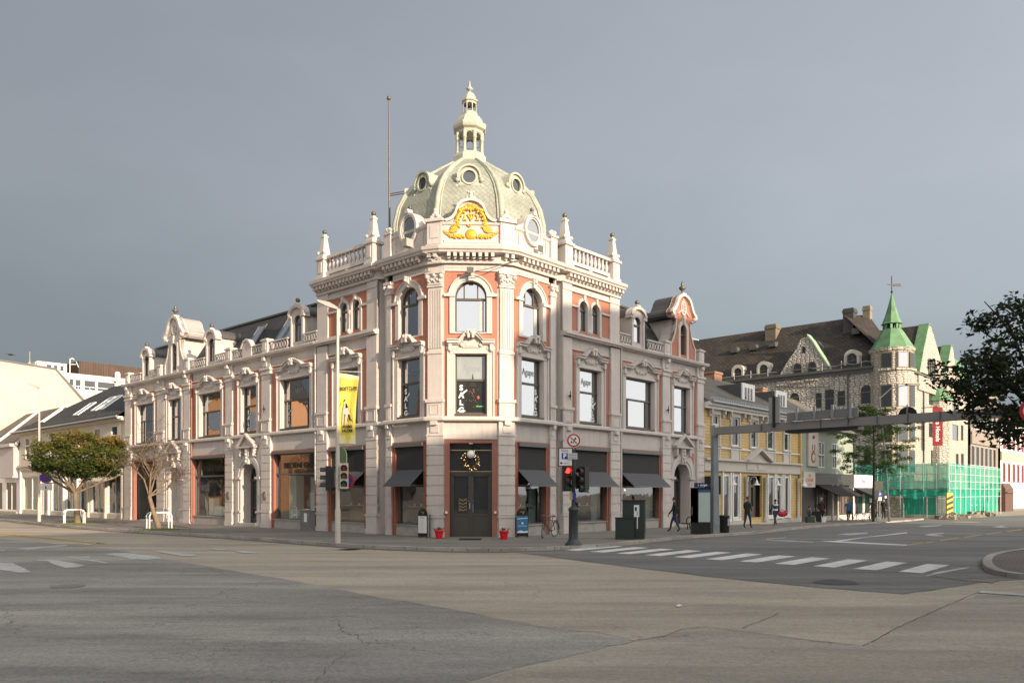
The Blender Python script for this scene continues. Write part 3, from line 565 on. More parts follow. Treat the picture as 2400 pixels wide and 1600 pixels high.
def dutch(fr, c, red):
    S = [(1.42, 9.74), (1.42, 10.5), (1.2, 10.75), (1.0, 11.1), (.86, 11.6), (.84, 11.95)]; T = [(.84, 11.95), (.86, 12.1), (1.3, 12.15), (1.42, 12.3), (1.36, 12.45), (1.12, 12.62), (.92, 12.9), (.8, 13.15), (.62, 13.35), (.35, 13.48), (0, 13.52)]
    half = S + T[1:]; pts = [(c + x, z) for x, z in half] + [(c - x, z) for x, z in half[::-1][1:]]
    m = MB(); m.wall(fr, c - .8, c + .8, 9.74, 12.0, .03, [(c - .36, c + .36, 10.0, 11.75, .34)], .25); 
    for sg in (-1, 1): m.prism(fr, [(c + sg * .8, 9.74)] + [(c + sg * x, z) for x, z in S] , -.2, .03)
    m.prism(fr, [(c - .86, 12.0)] + [(c - x, z) for x, z in T[2:]] + [(c + x, z) for x, z in T[2:-1][::-1]] + [(c + .86, 12.0)], -.2, .03)
    o = P(m, 'dutch_gable', RED if red else WALL); t = MB()
    for sg in (-1, 1):
        U = [(c + sg * x, z) for x, z in T[2:]]; D = [(c + sg * max(0, x - .14), z - .12) for x, z in T[2:]]; t.strip(fr, U, D, -.25, .2)
        U = [(c + sg * x, z) for x, z in S]; D = [(c + sg * (x - .1), z) for x, z in S]; t.strip(fr, U, D, -.22, .08)
        t.ball(fr, c + sg * 1.2, .1, 12.2, .16, 8); t.ball(fr, c + sg * .95, .1, 12.02, .1, 7)
    A0 = arcpts(c - .36, c + .36, 11.75, .34); A1 = arcpts(c - .56, c + .56, 11.98, .52); t.strip(fr, [(c - .56, 9.76)] + A1 + [(c + .56, 9.76)], [(c - .36, 9.76)] + A0 + [(c + .36, 9.76)], -.2, .09)
    t.prism(fr, [(c - .06, 11.75), (c + .06, 11.75), (c + .12, 12.25), (c - .12, 12.25)], 0, .18)
    for q in range(10): th = 2 * pi * q / 10; t.ball(fr, c + .2 * cos(th), .06, 12.72 + .34 * sin(th), .055, 5)
    t.tube([fr(c + .26 * sin(th), .07, 12.72 + .42 * cos(th)) for th in [2 * pi * q / 14 for q in range(15)]], .05, 5); t.tube([fr(c, .06, 12.5), fr(c, .06, 13.3)], .05, 5)
    for sg in (-1, 1): t.tube([fr(c + sg * .15, .06, 12.6), fr(c + sg * .45, .06, 12.45), fr(c + sg * .6, .07, 12.3)], .05, 5)
    t.box(fr, c - .2, c + .2, -.2, .16, 13.48, 13.6); t.build('gable_trim', TRIM, o)
    u = MB(); u.lathe(fr, c, -.02, 13.6, [(.14, 0), (.06, .06), (.05, .14), (.17, .24), (.2, .34), (.13, .4), (.06, .46), (.09, .52), (.05, .62), (.03, .72)], 10); u.build('urn', BALLM, o)
    bd = MB(); bd.box(fr, c - .8, c + .8, -2.6, -.2, 9.74, 12.0)
    for sg in (-1, 1): bd.prism(fr, [(c + sg * .8, 9.74), (c + sg * 1.38, 9.74), (c + sg * 1.16, 10.75), (c + sg * .96, 11.1), (c + sg * .82, 11.6)], -.9, -.2)
    bd.build('gable_cheek', WALL, o)
    cp = MB(); tt = T[2:]; top = [(c - x * .98, z - .05) for x, z in tt] + [(c + x * .98, z - .05) for x, z in tt[:-1][::-1]]; cp.strip(fr, top, [(a, z - .1) for a, z in top], -1.5, -.25); cp.box(fr, c - .82, c + .82, -2.7, -.25, 12.0, 12.14); cp.prism(fr, [(c - .75, 12.1), (c + .75, 12.1), (c + .7, 13.0), (c, 13.3), (c - .7, 13.0)], -1.45, -.25)
    cp.build('gable_roof', ZINC if red else pm('painted_zinc', (.33, .30, .28), .6, .1), o); winframe(fr, c - .36, c + .36, 10.0, 11.75, -.2, .34, (), 11.2, parent=o, fw=.05)
dutch(FL, 24.95, False); dutch(FR, 14.7, True)
# ---- balustrades and obelisks over the side bays
def obel(fr, a, n=.0, z=13.94):
    m = MB(); m.box(fr, a - .33, a + .33, n - .33, n + .33, 12.76, 13.0); m.box(fr, a - .28, a + .28, n - .28, n + .28, 13.0, 13.82); m.box(fr, a - .36, a + .36, n - .36, n + .36, 13.82, 13.94)
    m.box(fr, a - .14, a + .14, n + .28, n + .31, 13.15, 13.7)
    fr2 = Fm(fr.xy(a, n), fr.d, fr.n); q = pi / 4
    m.lathe(fr2, 0, 0, z, [(.42, 0), (.36, .12), (.3, .2), (.25, .45), (.15, 1.05), (.2, 1.1), (.2, 1.16), (.12, 1.2), (.1, 1.26)], 4, False, q)
    for sg in (-1, 1): m.ball(fr2, sg * .25, .2, z + .28, .1, 7)
    o = P(m, 'obelisk', TRIM); MB().ball(fr2, 0, 0, z + 1.37, .12, 10).build('ball_finial', BALLM, o)
for fr, aa, a0, a1 in ((FL, (3.9, 7.95), 4.3, 7.6), (FR, (3.65, 7.6), 4.0, 7.25)):
    for a in aa: obel(fr, a)
    m = MB(); m.box(fr, a0, a1, -.16, .14, 13.86, 14.0); m.box(fr, a0, a1, -.14, .12, 13.05, 13.22)
    for t in (a0 + .05, (a0 + a1) / 2, a1 - .05): m.box(fr, t - .12, t + .12, -.12, .1, 12.76, 13.06)
    P(m, 'balustrade_rail', TRIM); k = 10
    for i in range(k):
        b = MB(); a = a0 + (i + .5) * (a1 - a0) / k; b.lathe(fr, a, -.01, 13.22, [(.08, 0), (.05, .05), (.09, .17), (.11, .26), (.08, .38), (.05, .5), (.07, .54), (.05, .57), (.085, .64)], 8); P(b, 'baluster', TRIM)
    m = MB(); m.box(fr, a0 - .6, a1 + .8, -5, -.5, 12.4, 12.72); P(m, 'flat_roof', ZINC)
# ---- tower parapet, oculi, front gable
TP = MB()
ring = clean(pth((FR, 2.85, -.05), (FR, .05, -.05), (FCR, .75, .04), (FCR, .05, .04), (FCL, .05, .04), (FCL, .75, .04), (FL, .05, -.05), (FL, 2.85, -.05)))
TP.sweep(ring, [(-.35, 12.7), (.14, 12.7), (.14, 12.95), (.05, 13.0), (.02, 13.05), (.02, 13.75), (.1, 13.8), (.12, 13.9), (-.35, 13.92)])
for fr in (FCL, FCR):
    TP.box(fr, .06, .74, -.2, .2, 12.95, 13.92); TP.box(fr, -.02, .82, -.25, .3, 13.92, 14.06); TP.box(fr, .2, .6, .2, .225, 13.2, 13.75)
    for t in range(5): TP.ball(fr, .25 + .08 * t, .05, 14.15 + .09 * (2 - abs(t - 2)), .12, 7)
    TP.ball(fr, .4, .05, 14.45, .12, 7)
for fr in (FL, FR):
    TP.box(fr, 2.5, 2.95, -.4, .12, 12.95, 14.0); TP.box(fr, 2.45, 3.0, -.45, .18, 14.0, 14.1)
    for t in range(4): TP.ball(fr, 2.55 + .1 * t, .0, 14.2 + .06 * (t % 2), .12, 7)
    c = 1.25; TP.box(fr, c - .95, c + .95, -.2, -.02, 13.0, 13.95)
    A = [(c + .62 * cos(t), 14.0 + .72 * sin(t)) for t in [pi * i / 12 for i in range(13)]]
    TP.prism(fr, [(c + 1.15, 13.75), (c + 1.1, 13.95), (c + .85, 14.05)] + A[1:-1] + [(c - .85, 14.05), (c - 1.1, 13.95), (c - 1.15, 13.75)], -.4, .0)
    def el_(rx, rz): return [(c + rx * cos(t), 13.98 + rz * sin(t)) for t in [2 * pi * i / 24 for i in range(25)]]
    TP.strip(fr, el_(.62, .72), el_(.5, .6), -.1, .14); TP.strip(fr, el_(.5, .6), el_(.42, .52), -.1, .08)
    TP.prism(fr, [(c - .12, 14.65), (c + .12, 14.65), (c + .08, 14.85), (c - .08, 14.85)], -.1, .2)
    TP.box(fr, .3, .34, .0, .03, 13.15, 13.65); TP.box(fr, 2.2, 2.24, .0, .03, 13.15, 13.65)
    m = MB(); e_ = el_(.42, .52)[:-1]; m.add([fr(a, .03, z) for a, z in e_], [tuple(range(24))]); o = P(m, 'oculus_window', glassmat('oculus_glass', (.09, .10, .095), .3))
    MB().ball(fr, c, -.02, 14.95, .1, 8).build('ball_finial', BALLM, o)
    # curved hood behind the oculus running into the dome
    h = MB(); ar = [(c + .6 * cos(t), 14.0 + .68 * sin(t)) for t in [pi * i / 10 for i in range(11)]]; h.strip(fr, ar, [(a, z - .05) for a, z in ar], -1.2, -.35); h.build('oculus_hood', COPPER, o)
P(TP, 'tower_parapet', TRIM)
G = MB(); H = [(1.18, 13.8), (1.16, 13.96), (1.0, 14.0), (.84, 14.1), (.72, 14.27), (.65, 14.49), (.56, 14.67), (.4, 14.81), (.2, 14.88), (0, 14.9)]
G.prism(FF, [(-0.0, 12.98), (2.36, 12.98)] + [(1.18 + x, z) for x, z in H] + [(1.18 - x, z) for x, z in H[::-1][1:]], -.3, .06)
for sg in (-1, 1): G.strip(FF, [(1.18 + sg * x, z + .05) for x, z in H[1:]], [(1.18 + sg * max(0, x - .07), z - .06) for x, z in H[1:]], -.35, .2)
G.box(FF, 0, 2.36, .06, .13, 12.98, 13.12)
# small bust on top
G.box(FF, 1.02, 1.34, -.1, .15, 14.87, 14.94); G.ball(FF, 1.18, .08, 15.02, .12, 8, 1.1); G.ball(FF, 1.18, .1, 15.18, .09, 8, 1.2)
for sg in (-1, 1): G.ball(FF, 1.18 + sg * .16, .06, 14.98, .08, 6); G.ball(FF, 1.18 + sg * .12, .06, 15.24, .06, 6)
go = P(G, 'front_gable', TRIM)
o_ = MB(); c = 1.18; n = .1
def leaf(a, z, an, L, w_=.07, nn=.1):
    q = (cos(an), sin(an)); p = (-q[1], q[0]); o_.prism(FF, [(a, z), (a + q[0] * L * .5 + p[0] * w_, z + q[1] * L * .5 + p[1] * w_), (a + q[0] * L, z + q[1] * L), (a + q[0] * L * .5 - p[0] * w_, z + q[1] * L * .5 - p[1] * w_)], .05, nn + .05 * random.random())
o_.ball(FF, c, .06, 13.36, .27, 14, .95, 1, .35)
for i in range(11):
    for sg in (-1, 1):
        a = c + sg * (.3 + .075 * i); z = 13.22 + .03 * sin(i * 2.1) + max(0, i - 7) * .05; leaf(a, z, (pi / 2 - sg * (.5 + .6 * random.random())), .22, .06); o_.ball(FF, a, .1, z + .02, .06, 5)
for sg in (-1, 1):
    for i in range(7): leaf(c + sg * .62, 13.48, pi / 2 - sg * (-.2 + i * .3), .36, .05)
    for i in range(12):
        t = i / 11; a = c + sg * (.12 + .5 * sin(t * pi * .62)); z = 14.66 - .88 * t; o_.ball(FF, a, .1, z, .075 + .03 * sin(t * pi), 6); leaf(a, z, -pi / 2 + sg * .7 * (-1) ** i, .17, .05, .14)
    for i in range(4): o_.ball(FF, c + sg * (.25 + .08 * i), .12, 14.5 - .03 * i, .1, 6)
for i in range(5): leaf(c, 14.6, pi * (.1 + .2 * i) + pi, .26, .06, .14); o_.ball(FF, c + .05 * (i - 2), .12, 14.62, .07, 6)
T_ = lambda pts: o_.tube([FF(c + a, .1, z) for a, z in pts], .034, 6)
T_([(0, 13.78), (0, 14.36)]); T_([(-.13, 13.72), (-.05, 13.70), (0, 13.82)]); T_([(-.3, 14.02), (-.26, 14.2), (-.17, 14.26), (-.06, 14.1), (0, 13.95), (.06, 14.1), (.17, 14.26), (.26, 14.2), (.3, 14.02)])
T_([(-.36, 14.0), (-.2, 14.0)]); T_([(.2, 14.0), (.36, 14.0)]); T_([(-.1, 14.22), (0, 14.3), (.1, 14.22)]); T_([(-.16, 13.95), (-.17, 13.8), (-.1, 13.72)])
o_.build('gilded_ornament', GOLD, go)
# ---- dome
def octpt(k, r, z, off=0.0): t = atan2(-.9989, .0463) + pi / 8 + k * pi / 4; return (CX_ + r * cos(t), CY_ + r * sin(t), z)
R8 = 1 / .924
prof = [(3.54, 13.0), (3.55, 13.8), (3.52, 14.74), (3.36, 15.48), (3.05, 16.14), (2.61, 16.7), (1.99, 17.3), (1.35, 17.78), (.78, 18.2)]
pr = []
for i in range(len(prof) - 1):
    for q in range(3): t = q / 3; pr.append((prof[i][0] * (1 - t) + prof[i + 1][0] * t, prof[i][1] * (1 - t) + prof[i + 1][1] * t))
pr.append(prof[-1])
D = MB()
for k in range(8):
    for (r0, z0), (r1, z1) in zip(pr, pr[1:]): D.poly([octpt(k, r0 * R8, z0), octpt(k + 1, r0 * R8, z0), octpt(k + 1, r1 * R8, z1), octpt(k, r1 * R8, z1)])
dome = P(D, 'dome', DOMES)
for k in range(8):
    m = MB(); m.tube([octpt(k, r * R8 + .02, z) for r, z in prof], [.13] * 6 + [.11, .09, .07], 7); m.tube([octpt(k + .055, r * R8 - .02, z) for r, z in prof], .045, 5); m.tube([octpt(k - .055, r * R8 - .02, z) for r, z in prof], .045, 5); m.build('rib', COPPER, dome)
def odorm(k):
    t = atan2(-.9989, .0463) + k * pi / 4; dn = (cos(t), sin(t)); f = Fm((CX_ + dn[0] * 2.98, CY_ + dn[1] * 2.98), (-dn[1], dn[0]), dn); zc = 16.4
    m = MB(); cir = lambda r, dz=0: [(r * cos(u), zc + dz + r * sin(u)) for u in [2 * pi * i / 20 for i in range(21)]]
    m.strip(f, cir(.48), cir(.29), -.7, .1); m.strip(f, cir(.36), cir(.29), .1, .17); hd = [(.56 * cos(u), zc + .02 + .56 * sin(u)) for u in [pi * (-.05 + 1.1 * i / 12) for i in range(13)]]
    m.strip(f, hd, [(a * .85, zc + (z - zc) * .85) for a, z in hd], -1.1, .2)
    m.prism(f, [(-.45, zc - .25), (.45, zc - .25), (.6, zc - .5), (-.6, zc - .5)], -.3, .12); m.box(f, -.62, .62, -.3, .18, zc - .58, zc - .5)
    for sg in (-1, 1): m.ball(f, sg * .55, .08, zc - .12, .12, 7); m.ball(f, sg * .58, .08, zc - .42, .1, 6)
    o = m.build('dome_dormer', LANT, dome); g = MB(); g.add([f(a, .08, z) for a, z in cir(.29)[:-1]], [tuple(range(20))]); g.build('pane', GLASSD, o)
for k in (-2, -1, 0, 1, 2): odorm(k)
# lantern
LN = MB(); fo = Fm((CX_, CY_), (1, 0), (0, 1)); ph = atan2(-.9989, .0463) + pi / 8
def oc(mb, prof_, sm=False): mb.lathe(fo, 0, 0, 0, prof_, 8, sm, ph)
oc(LN, [(.8, 18.0), (.86, 18.12), (.86, 18.48), (.78, 18.58), (.74, 18.66)]); oc(LN, [(.68, 19.66), (.70, 19.78), (.83, 19.86), (.87, 19.98), (.87, 20.1), (.70, 20.18)]); oc(LN, [(.70, 20.16), (.66, 20.34), (.52, 20.54), (.41, 20.62), (.41, 20.7)])
for k in range(8):
    t = ph + k * pi / 4; x, y = CX_ + .64 * cos(t), CY_ + .64 * sin(t); f = Fm((x, y), (1, 0), (0, 1)); LN.lathe(f, 0, 0, 18.66, [(.11, 0), (.09, .1), (.085, .66), (.12, .7), (.09, .76), (.11, 1.02)], 6)
    t2 = t + pi / 8; f2 = Fm((CX_ + .6 * cos(t2), CY_ + .6 * sin(t2)), (-sin(t2), cos(t2)), (cos(t2), sin(t2))); hw = .60 * math.tan(pi / 8)
    LN.wall(f2, -hw, hw, 19.3, 19.72, 0, [(-hw + .06, hw - .06, 19.25, 19.64, .17)], .06)
    f3 = Fm((CX_ + .33 * cos(t2), CY_ + .33 * sin(t2)), (-sin(t2), cos(t2)), (cos(t2), sin(t2))); h3 = .33 * math.tan(pi / 8) + .02
    LN.wall(f3, -h3, h3, 20.68, 21.3, 0, [(-h3 + .05, h3 - .05, 20.78, 21.2, .08)], .05)
oc(LN, [(.33, 21.26), (.42, 21.31), (.42, 21.38), (.33, 21.44), (.31, 21.53), (.23, 21.7), (.1, 21.82), (.05, 21.86), (.06, 21.9)])
LN.lathe(fo, 0, 0, 21.86, [(.04, 0), (.1, .06), (.18, .12), (.1, .2), (.05, .24), (.05, .28), (.02, .5), (.003, .55)], 10)
P(LN, 'lantern', LANT)
# ================================================================= doors, shop windows, awnings, signs of the corner building
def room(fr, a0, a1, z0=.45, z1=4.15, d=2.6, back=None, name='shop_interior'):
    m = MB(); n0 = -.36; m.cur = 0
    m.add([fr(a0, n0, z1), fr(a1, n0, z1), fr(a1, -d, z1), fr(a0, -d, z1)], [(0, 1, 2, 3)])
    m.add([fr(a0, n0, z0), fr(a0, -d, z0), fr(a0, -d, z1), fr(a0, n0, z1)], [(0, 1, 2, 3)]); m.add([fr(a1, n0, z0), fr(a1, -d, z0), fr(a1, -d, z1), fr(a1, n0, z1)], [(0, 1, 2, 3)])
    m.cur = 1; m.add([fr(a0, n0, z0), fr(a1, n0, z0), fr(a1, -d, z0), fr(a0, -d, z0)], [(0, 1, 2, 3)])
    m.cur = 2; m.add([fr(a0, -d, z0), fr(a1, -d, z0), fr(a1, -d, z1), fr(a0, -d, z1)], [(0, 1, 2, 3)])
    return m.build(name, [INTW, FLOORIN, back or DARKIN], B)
def goods(fr, parent, a0, a1, z0, z1, n, cols, rows, seed=1):
    """shelf unit with small goods: one mesh"""
    r = random.Random(seed); m = MB(); mats = [WOODI] + [pm('goods_%s' % nm, c, .6, 0) for nm, c in (('red', (.35, .06, .04)), ('teal', (.08, .25, .24)), ('cream', (.5, .45, .33)), ('ochre', (.4, .26, .05)), ('green', (.08, .16, .06)), ('dark', (.03, .03, .03)))]
    m.cur = 6; m.box(fr, a0, a1, n - .3, n - .28, z0, z1); m.cur = 0; dz = (z1 - z0) / rows; da = (a1 - a0) / cols
    for j in range(rows + 1): m.box(fr, a0, a1, n - .28, n, z0 + j * dz - .015, z0 + j * dz + .015)
    for i in range(cols + 1): m.box(fr, a0 + i * da - .012, a0 + i * da + .012, n - .28, n - .004, z0 + .016, z1 - .016)
    for j in range(rows):
        for i in range(cols):
            if r.random() < .85: m.cur = r.randint(1, 6); w_ = da * r.uniform(.25, .7); a = a0 + i * da + (da - w_) * r.random() * .8 + .02; m.box(fr, a, a + w_, n - .25, n - .06, z0 + j * dz + .017, z0 + j * dz + .02 + dz * r.uniform(.3, .8))
    return m.build('display_shelf', mats, parent)
# left wing shop windows
for (a0, a1, tr, bars) in ((18.3, 22.35, 2.98, [(21.6, 2.98, 4.05)]), (8.75, 12.75, 2.98, [])):
    shopglass(FL, a0, a1, .5, 4.08, B, tr, bars)
    m = MB(); m.box(FL, a0 - .1, a1 + .1, .0, .14, 4.07, 4.2); P(m, 'blind_box', AWNB)
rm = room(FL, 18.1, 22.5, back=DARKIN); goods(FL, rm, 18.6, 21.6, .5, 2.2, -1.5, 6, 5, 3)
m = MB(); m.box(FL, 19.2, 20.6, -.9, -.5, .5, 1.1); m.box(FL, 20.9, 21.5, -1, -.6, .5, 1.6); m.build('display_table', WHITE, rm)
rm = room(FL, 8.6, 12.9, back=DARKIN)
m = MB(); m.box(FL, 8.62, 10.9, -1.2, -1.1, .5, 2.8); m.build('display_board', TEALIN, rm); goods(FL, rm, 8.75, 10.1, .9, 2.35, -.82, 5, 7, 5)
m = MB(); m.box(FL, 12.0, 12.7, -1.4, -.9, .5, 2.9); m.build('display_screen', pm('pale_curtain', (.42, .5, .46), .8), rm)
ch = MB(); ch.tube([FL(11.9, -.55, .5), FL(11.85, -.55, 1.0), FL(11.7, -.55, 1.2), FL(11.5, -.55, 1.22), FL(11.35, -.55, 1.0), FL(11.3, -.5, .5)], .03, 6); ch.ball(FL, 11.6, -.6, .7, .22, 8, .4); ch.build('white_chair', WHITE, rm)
for c, w_ in ((20.2, .40), (10.5, .40)):
    t = MB(); text_mb(t, FL, "SØSTRENE GRENE", c, -.165, 3.42, .40, True, bold=.012, sx=.98); P(t, 'shop_lettering', BLACK)
# far-left entrance bay (recessed shop door)
m = MB(); m.wall(FL, 27.5, 31.6, -.3, 4.28, -1.0, [(28.3, 29.5, .1, 3.6, 0), (29.9, 31.2, .5, 3.6, 0)], .1); P(m, 'recessed_entrance_wall', REDT)
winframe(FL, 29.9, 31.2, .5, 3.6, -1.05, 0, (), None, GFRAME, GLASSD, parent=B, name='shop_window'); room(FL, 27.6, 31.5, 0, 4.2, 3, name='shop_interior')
d = winframe(FL, 28.3, 29.5, .1, 3.6, -1.05, 0, (), 2.6, GFRAME, GLASSD, parent=B, name='shop_door')
m = MB(); m.box(FL, 28.2, 29.8, -.9, .3, -.05, .1); P(m, 'entrance_step', PLINTH)
# arched doors
def archdoor(fr, c, kind):
    m = MB(); z0, z1, hw, rise = .12, 3.62, .84, .84; n = -.66
    if kind == 'wall':
        m.wall(fr, c - .9, c + .9, -.1, 3.69, -.5, [(c - .6, c + .05, .1, 2.65, 0)], .15); o = P(m, 'door_infill', pm('infill_render', (.42, .39, .36), .8, .1)); return MB().box(fr, c - .6, c + .05, -.66, -.6, .1, 2.65).build('door_leaf', pm('grey_door', (.10, .12, .13), .5), o)
    A = arcpts(c - hw, c + hw, z1, rise); m.strip(fr, [(c - hw, z0)] + A + [(c + hw, z0)], [(c - hw + .1, z0)] + arcpts(c - hw + .1, c + hw - .1, z1 - .1, rise - .1) + [(c + hw - .1, z0)], n, n + .1)
    m.box(fr, c - hw, c + hw, n, n + .12, 2.62, 2.78); m.box(fr, c - .05, c + .05, n, n + .11, z0, 2.62)
    for a in (c - .74, c - .11, c + .05, c + .66): m.box(fr, a, a + .08, n, n + .09, z0, 2.62)
    for sg in (-1, 1): m.box(fr, c + sg * .05, c + sg * .74, n + .01, n + .08, z0, .5); m.box(fr, c + sg * .05, c + sg * .74, n, n + .08, 1.0, 1.08)
    o = P(m, 'arched_door', DOORM); g = MB(); pts = [(c - hw, z0)] + A + [(c + hw, z0)]; g.add([fr(a, n + .03, z) for a, z in pts], [tuple(range(len(pts)))]); g.build('pane', GLASSD, o)
    MB().tube([fr(c - .12, n + .16, 1.1), fr(c - .12, n + .16, 1.5)], .02, 6).build('handle', STEEL, o)
archdoor(FL, 24.9, 'wall'); archdoor(FL, 15.45, 'door'); archdoor(FR, 14.55, 'door')
m = MB(); m.box(FL, 14.2, 16.9, -.1, .55, -.05, .07); m.box(FL, 14.4, 16.6, -.4, .28, .07, .2); P(m, 'door_steps', PLINTH)
m = MB(); m.box(FR, 13.6, 15.5, -.4, .3, -.3, .1); P(m, 'door_steps', PLINTH)
for a in (17.6, 13.5):
    m = MB(); m.prism(FL, [(a + .22 * cos(t) * .85, 1.78 + .26 * sin(t)) for t in [2 * pi * i / 8 + .39 for i in range(8)]], .12, .2); m.prism(FL, [(a + .12 * cos(t), 1.78 + .15 * sin(t)) for t in [2 * pi * i / 12 for i in range(12)]], .2, .23); P(m, 'stone_plaque', pm('bronze_plaque', (.16, .13, .10), .5, .2))
# front entrance
m = MB(); n = -.42
for a, b in ((.24, .34), (1.13, 1.23), (2.02, 2.12)): m.box(FF, a, b, n, n + .12, .0, 2.82)
m.box(FF, .24, 2.12, n, n + .13, 2.78, 2.92); m.box(FF, .24, 2.12, n, n + .1, 4.06, 4.16); m.box(FF, .24, .3, n, n + .1, 2.92, 4.06); m.box(FF, 2.06, 2.12, n, n + .1, 2.92, 4.06)
for a, b in ((.34, 1.13), (1.23, 2.02)): m.box(FF, a, b, n, n + .08, .0, .95); m.box(FF, a, b, n, n + .1, .93, 1.02); m.box(FF, a, a + .07, n, n + .1, 1.02, 2.78); m.box(FF, b - .07, b, n, n + .1, 1.02, 2.78); m.box(FF, a, b, n, n + .1, 2.7, 2.78)
ed = P(m, 'entrance_doors', DOORM)
g = MB(); g.add([FF(a, n + .03, z) for a, z in ((.24, 0), (2.12, 0), (2.12, 4.16), (.24, 4.16))], [(0, 1, 2, 3)]); g.build('pane', GLASSD, ed)
m = MB(); m.tube([FF(1.27, n + .18, 1.1), FF(1.27, n + .18, 1.45)], .018, 6); m.box(FF, 1.1, 1.15, n + .13, n + .16, 1.25, 1.5); m.ball(FF, 1.06, n + .15, 1.6, .02, 6); m.ball(FF, 1.3, n + .15, 1.6, .02, 6); m.build('handle', STEEL, ed)
m = MB(); m.box(FF, .24, 2.12, n + .13, n + .15, 3.84, 3.87); m.box(FF, .24, 2.12, n + .135, n + .155, 2.9, 2.925); m.build('light_rail', pm('brass', (.6, .5, .3), .3, 0, metal=.6), ed)
for sg in (0, 1):
    m = MB(); f = FCL if sg == 0 else FCR; a = .06; m.box(FF, .05 + 2.16 * sg, .15 + 2.16 * sg, .0, .16, 1.04, 1.14); P(m, 'door_buffer', WHITE)
# shop windows with blinds + awnings (tower sides and right wing)
def blind(fr, a0, a1, aw=True, z=4.07):
    m = MB(); m.box(fr, a0 - .06, a1 + .06, .0, .16, z - .02, z + .15); o = P(m, 'blind_box', AWNB)
    m = MB(); m.box(fr, a0, a1, -.03, -.01, 2.98, z); m.build('roller_screen', SCREEN, o)
    if aw:
        m = MB(); m.prism(Fm(fr.xy(a0), fr.n, fr.d), [(-.01, 3.0), (.78, 2.32), (.78, 2.28), (-.01, 2.96)], 0, a1 - a0)
        o2 = P(m, 'awning', AWN); MB().box(fr, a0, a1, .76, .80, 2.24, 2.32).build('front_bar', AWNB, o2)
        for a in (a0 + .03, a1 - .03): MB().tube([fr(a, .0, 2.3), fr(a, .76, 2.27)], .015, 4).build('arm', AWNB, o2)
for fr, a0, a1 in ((FL, .3, 2.15), (FL, 4.65, 7.3), (FR, .3, 2.15), (FR, 4.4, 7.05), (FR, 8.45, 12.05)):
    shopglass(fr, a0 - .02, a1 + .02, .5, 4.08, B, None, [])
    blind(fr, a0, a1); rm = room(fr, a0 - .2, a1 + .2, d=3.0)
    m = MB(); w_ = a1 - a0
    for i in range(9): a = (a0 if fr is FL else a1) + (1 if fr is FL else -1) * (.06 + i * .055); m.tube([fr(a, -.55 - .03 * (i % 2), .5), fr(a, -.55 - .03 * (i % 2), 4.0)], .035, 5)
    m.build('curtain', pm('sheer_curtain', (.30, .33, .30), .9), rm)
    m = MB(); m.box(fr, a0 + w_ * .1, a1 - w_ * .15, -.8, -.4, 1.3, 1.34); m.box(fr, a0 + w_ * .3, a0 + w_ * .35, -.7, -.6, .5, 1.3); m.box(fr, a0 + w_ * .4, a1 - w_ * .1, -1.9, -1.7, .5, 1.1); m.build('bar_counter', WOODI, rm)
    m = MB()
    for a in (a0 + w_ * .2, a0 + w_ * .45, a0 + w_ * .7): m.lathe(fr, a, -.6, 1.34, [(.03, 0), (.045, .1)], 8)
    m.build('cup', WHITE, rm)
    m = MB()
    for i in range(2 + int(w_)): m.ball(fr, a0 + w_ * (i + .5) / (2 + int(w_)), -2.0, 2.1 + .1 * (i % 2), .045, 6)
    m.build('ceiling_lamps', pm('lamp_glow', (1, .75, .45), .5, 0, emit=2.5), rm)
m = MB(); m.box(FL, 4.8, 7.2, -1.3, -1.0, .5, 1.15); m.build('sofa', pm('ochre_sofa', (.25, .19, .07), .9), rm); m = MB(); m.box(FL, 4.8, 7.2, -1.6, -1.35, 1.15, 1.7); m.build('sofa_back', pm('red_sofa', (.2, .03, .02), .8), rm)
# upper window lettering: the word on the upper sash and the white vertical letters
def vword(fr, fl, a, z=6.62, st=.33, plate=True, size=.34):
    t = MB(); 
    if plate: t2 = MB(); t2.box(fr, a - .15, a + .17, -.23, -.226, 5.52, 6.9); P(t2, 'dark_window_film', BLACK)
    for i, ch in enumerate("SALG"): text_mb(t, fr, ch, a, -.222, z - i * st, size, bool(fl), bold=.014)
    text_mb(t, fr, "THIS DAYS", a, -.222, 5.6, .075, bool(fl), bold=.004)
    m2 = t; m2.prism(fr, [(a - .05, z - .28), (a + .25 * (-1 if fl else 1), z - .05), (a + .27 * (-1 if fl else 1), z - .12), (a - .03, z - .36)], -.2215, -.22); P(t, 'white_window_letters', WHT)
for fr, fl, a, c in ((FF, 0, .75, 1.2), (FL, 1, 1.78, 1.25), (FR, 0, 1.75, 1.23), (FR, 0, 6.2, 5.65), (FL, 1, 11.6, 10.65), (FL, 1, 15.95, 15.45)):
    big = (fr is FL and a > 11)
    vword(fr, fl, a, plate=not (fr is FR), size=.33)
    t = MB(); 
    if a < 15: text_mb(t, fr, "Agape", c, -.222, 7.5, .46, bool(fl), sx=.72); P(t, 'etched_window_lettering', GREYV)
m = MB(); m.box(FF, .5, 1.86, -.2285, -.2275, 7.02, 8.0); P(m, 'frosted_film', pm('frosted_film', (.30, .335, .34), .25, .1, 2)); m = MB(); m.box(FF, .5, 1.86, -.2285, -.2275, 5.5, 6.9); P(m, 'dark_interior_view', pm('display_dark', (.012, .012, .012), .3, 0))  # pale upper sheet paints the grey reflection onto the front window's top sash
m = MB()
for i in range(26): m.ball(FF, 1.25 + random.gauss(0, .12), -.215, 6.35 + random.gauss(0, .28), .022, 5, 1, 1, .3)
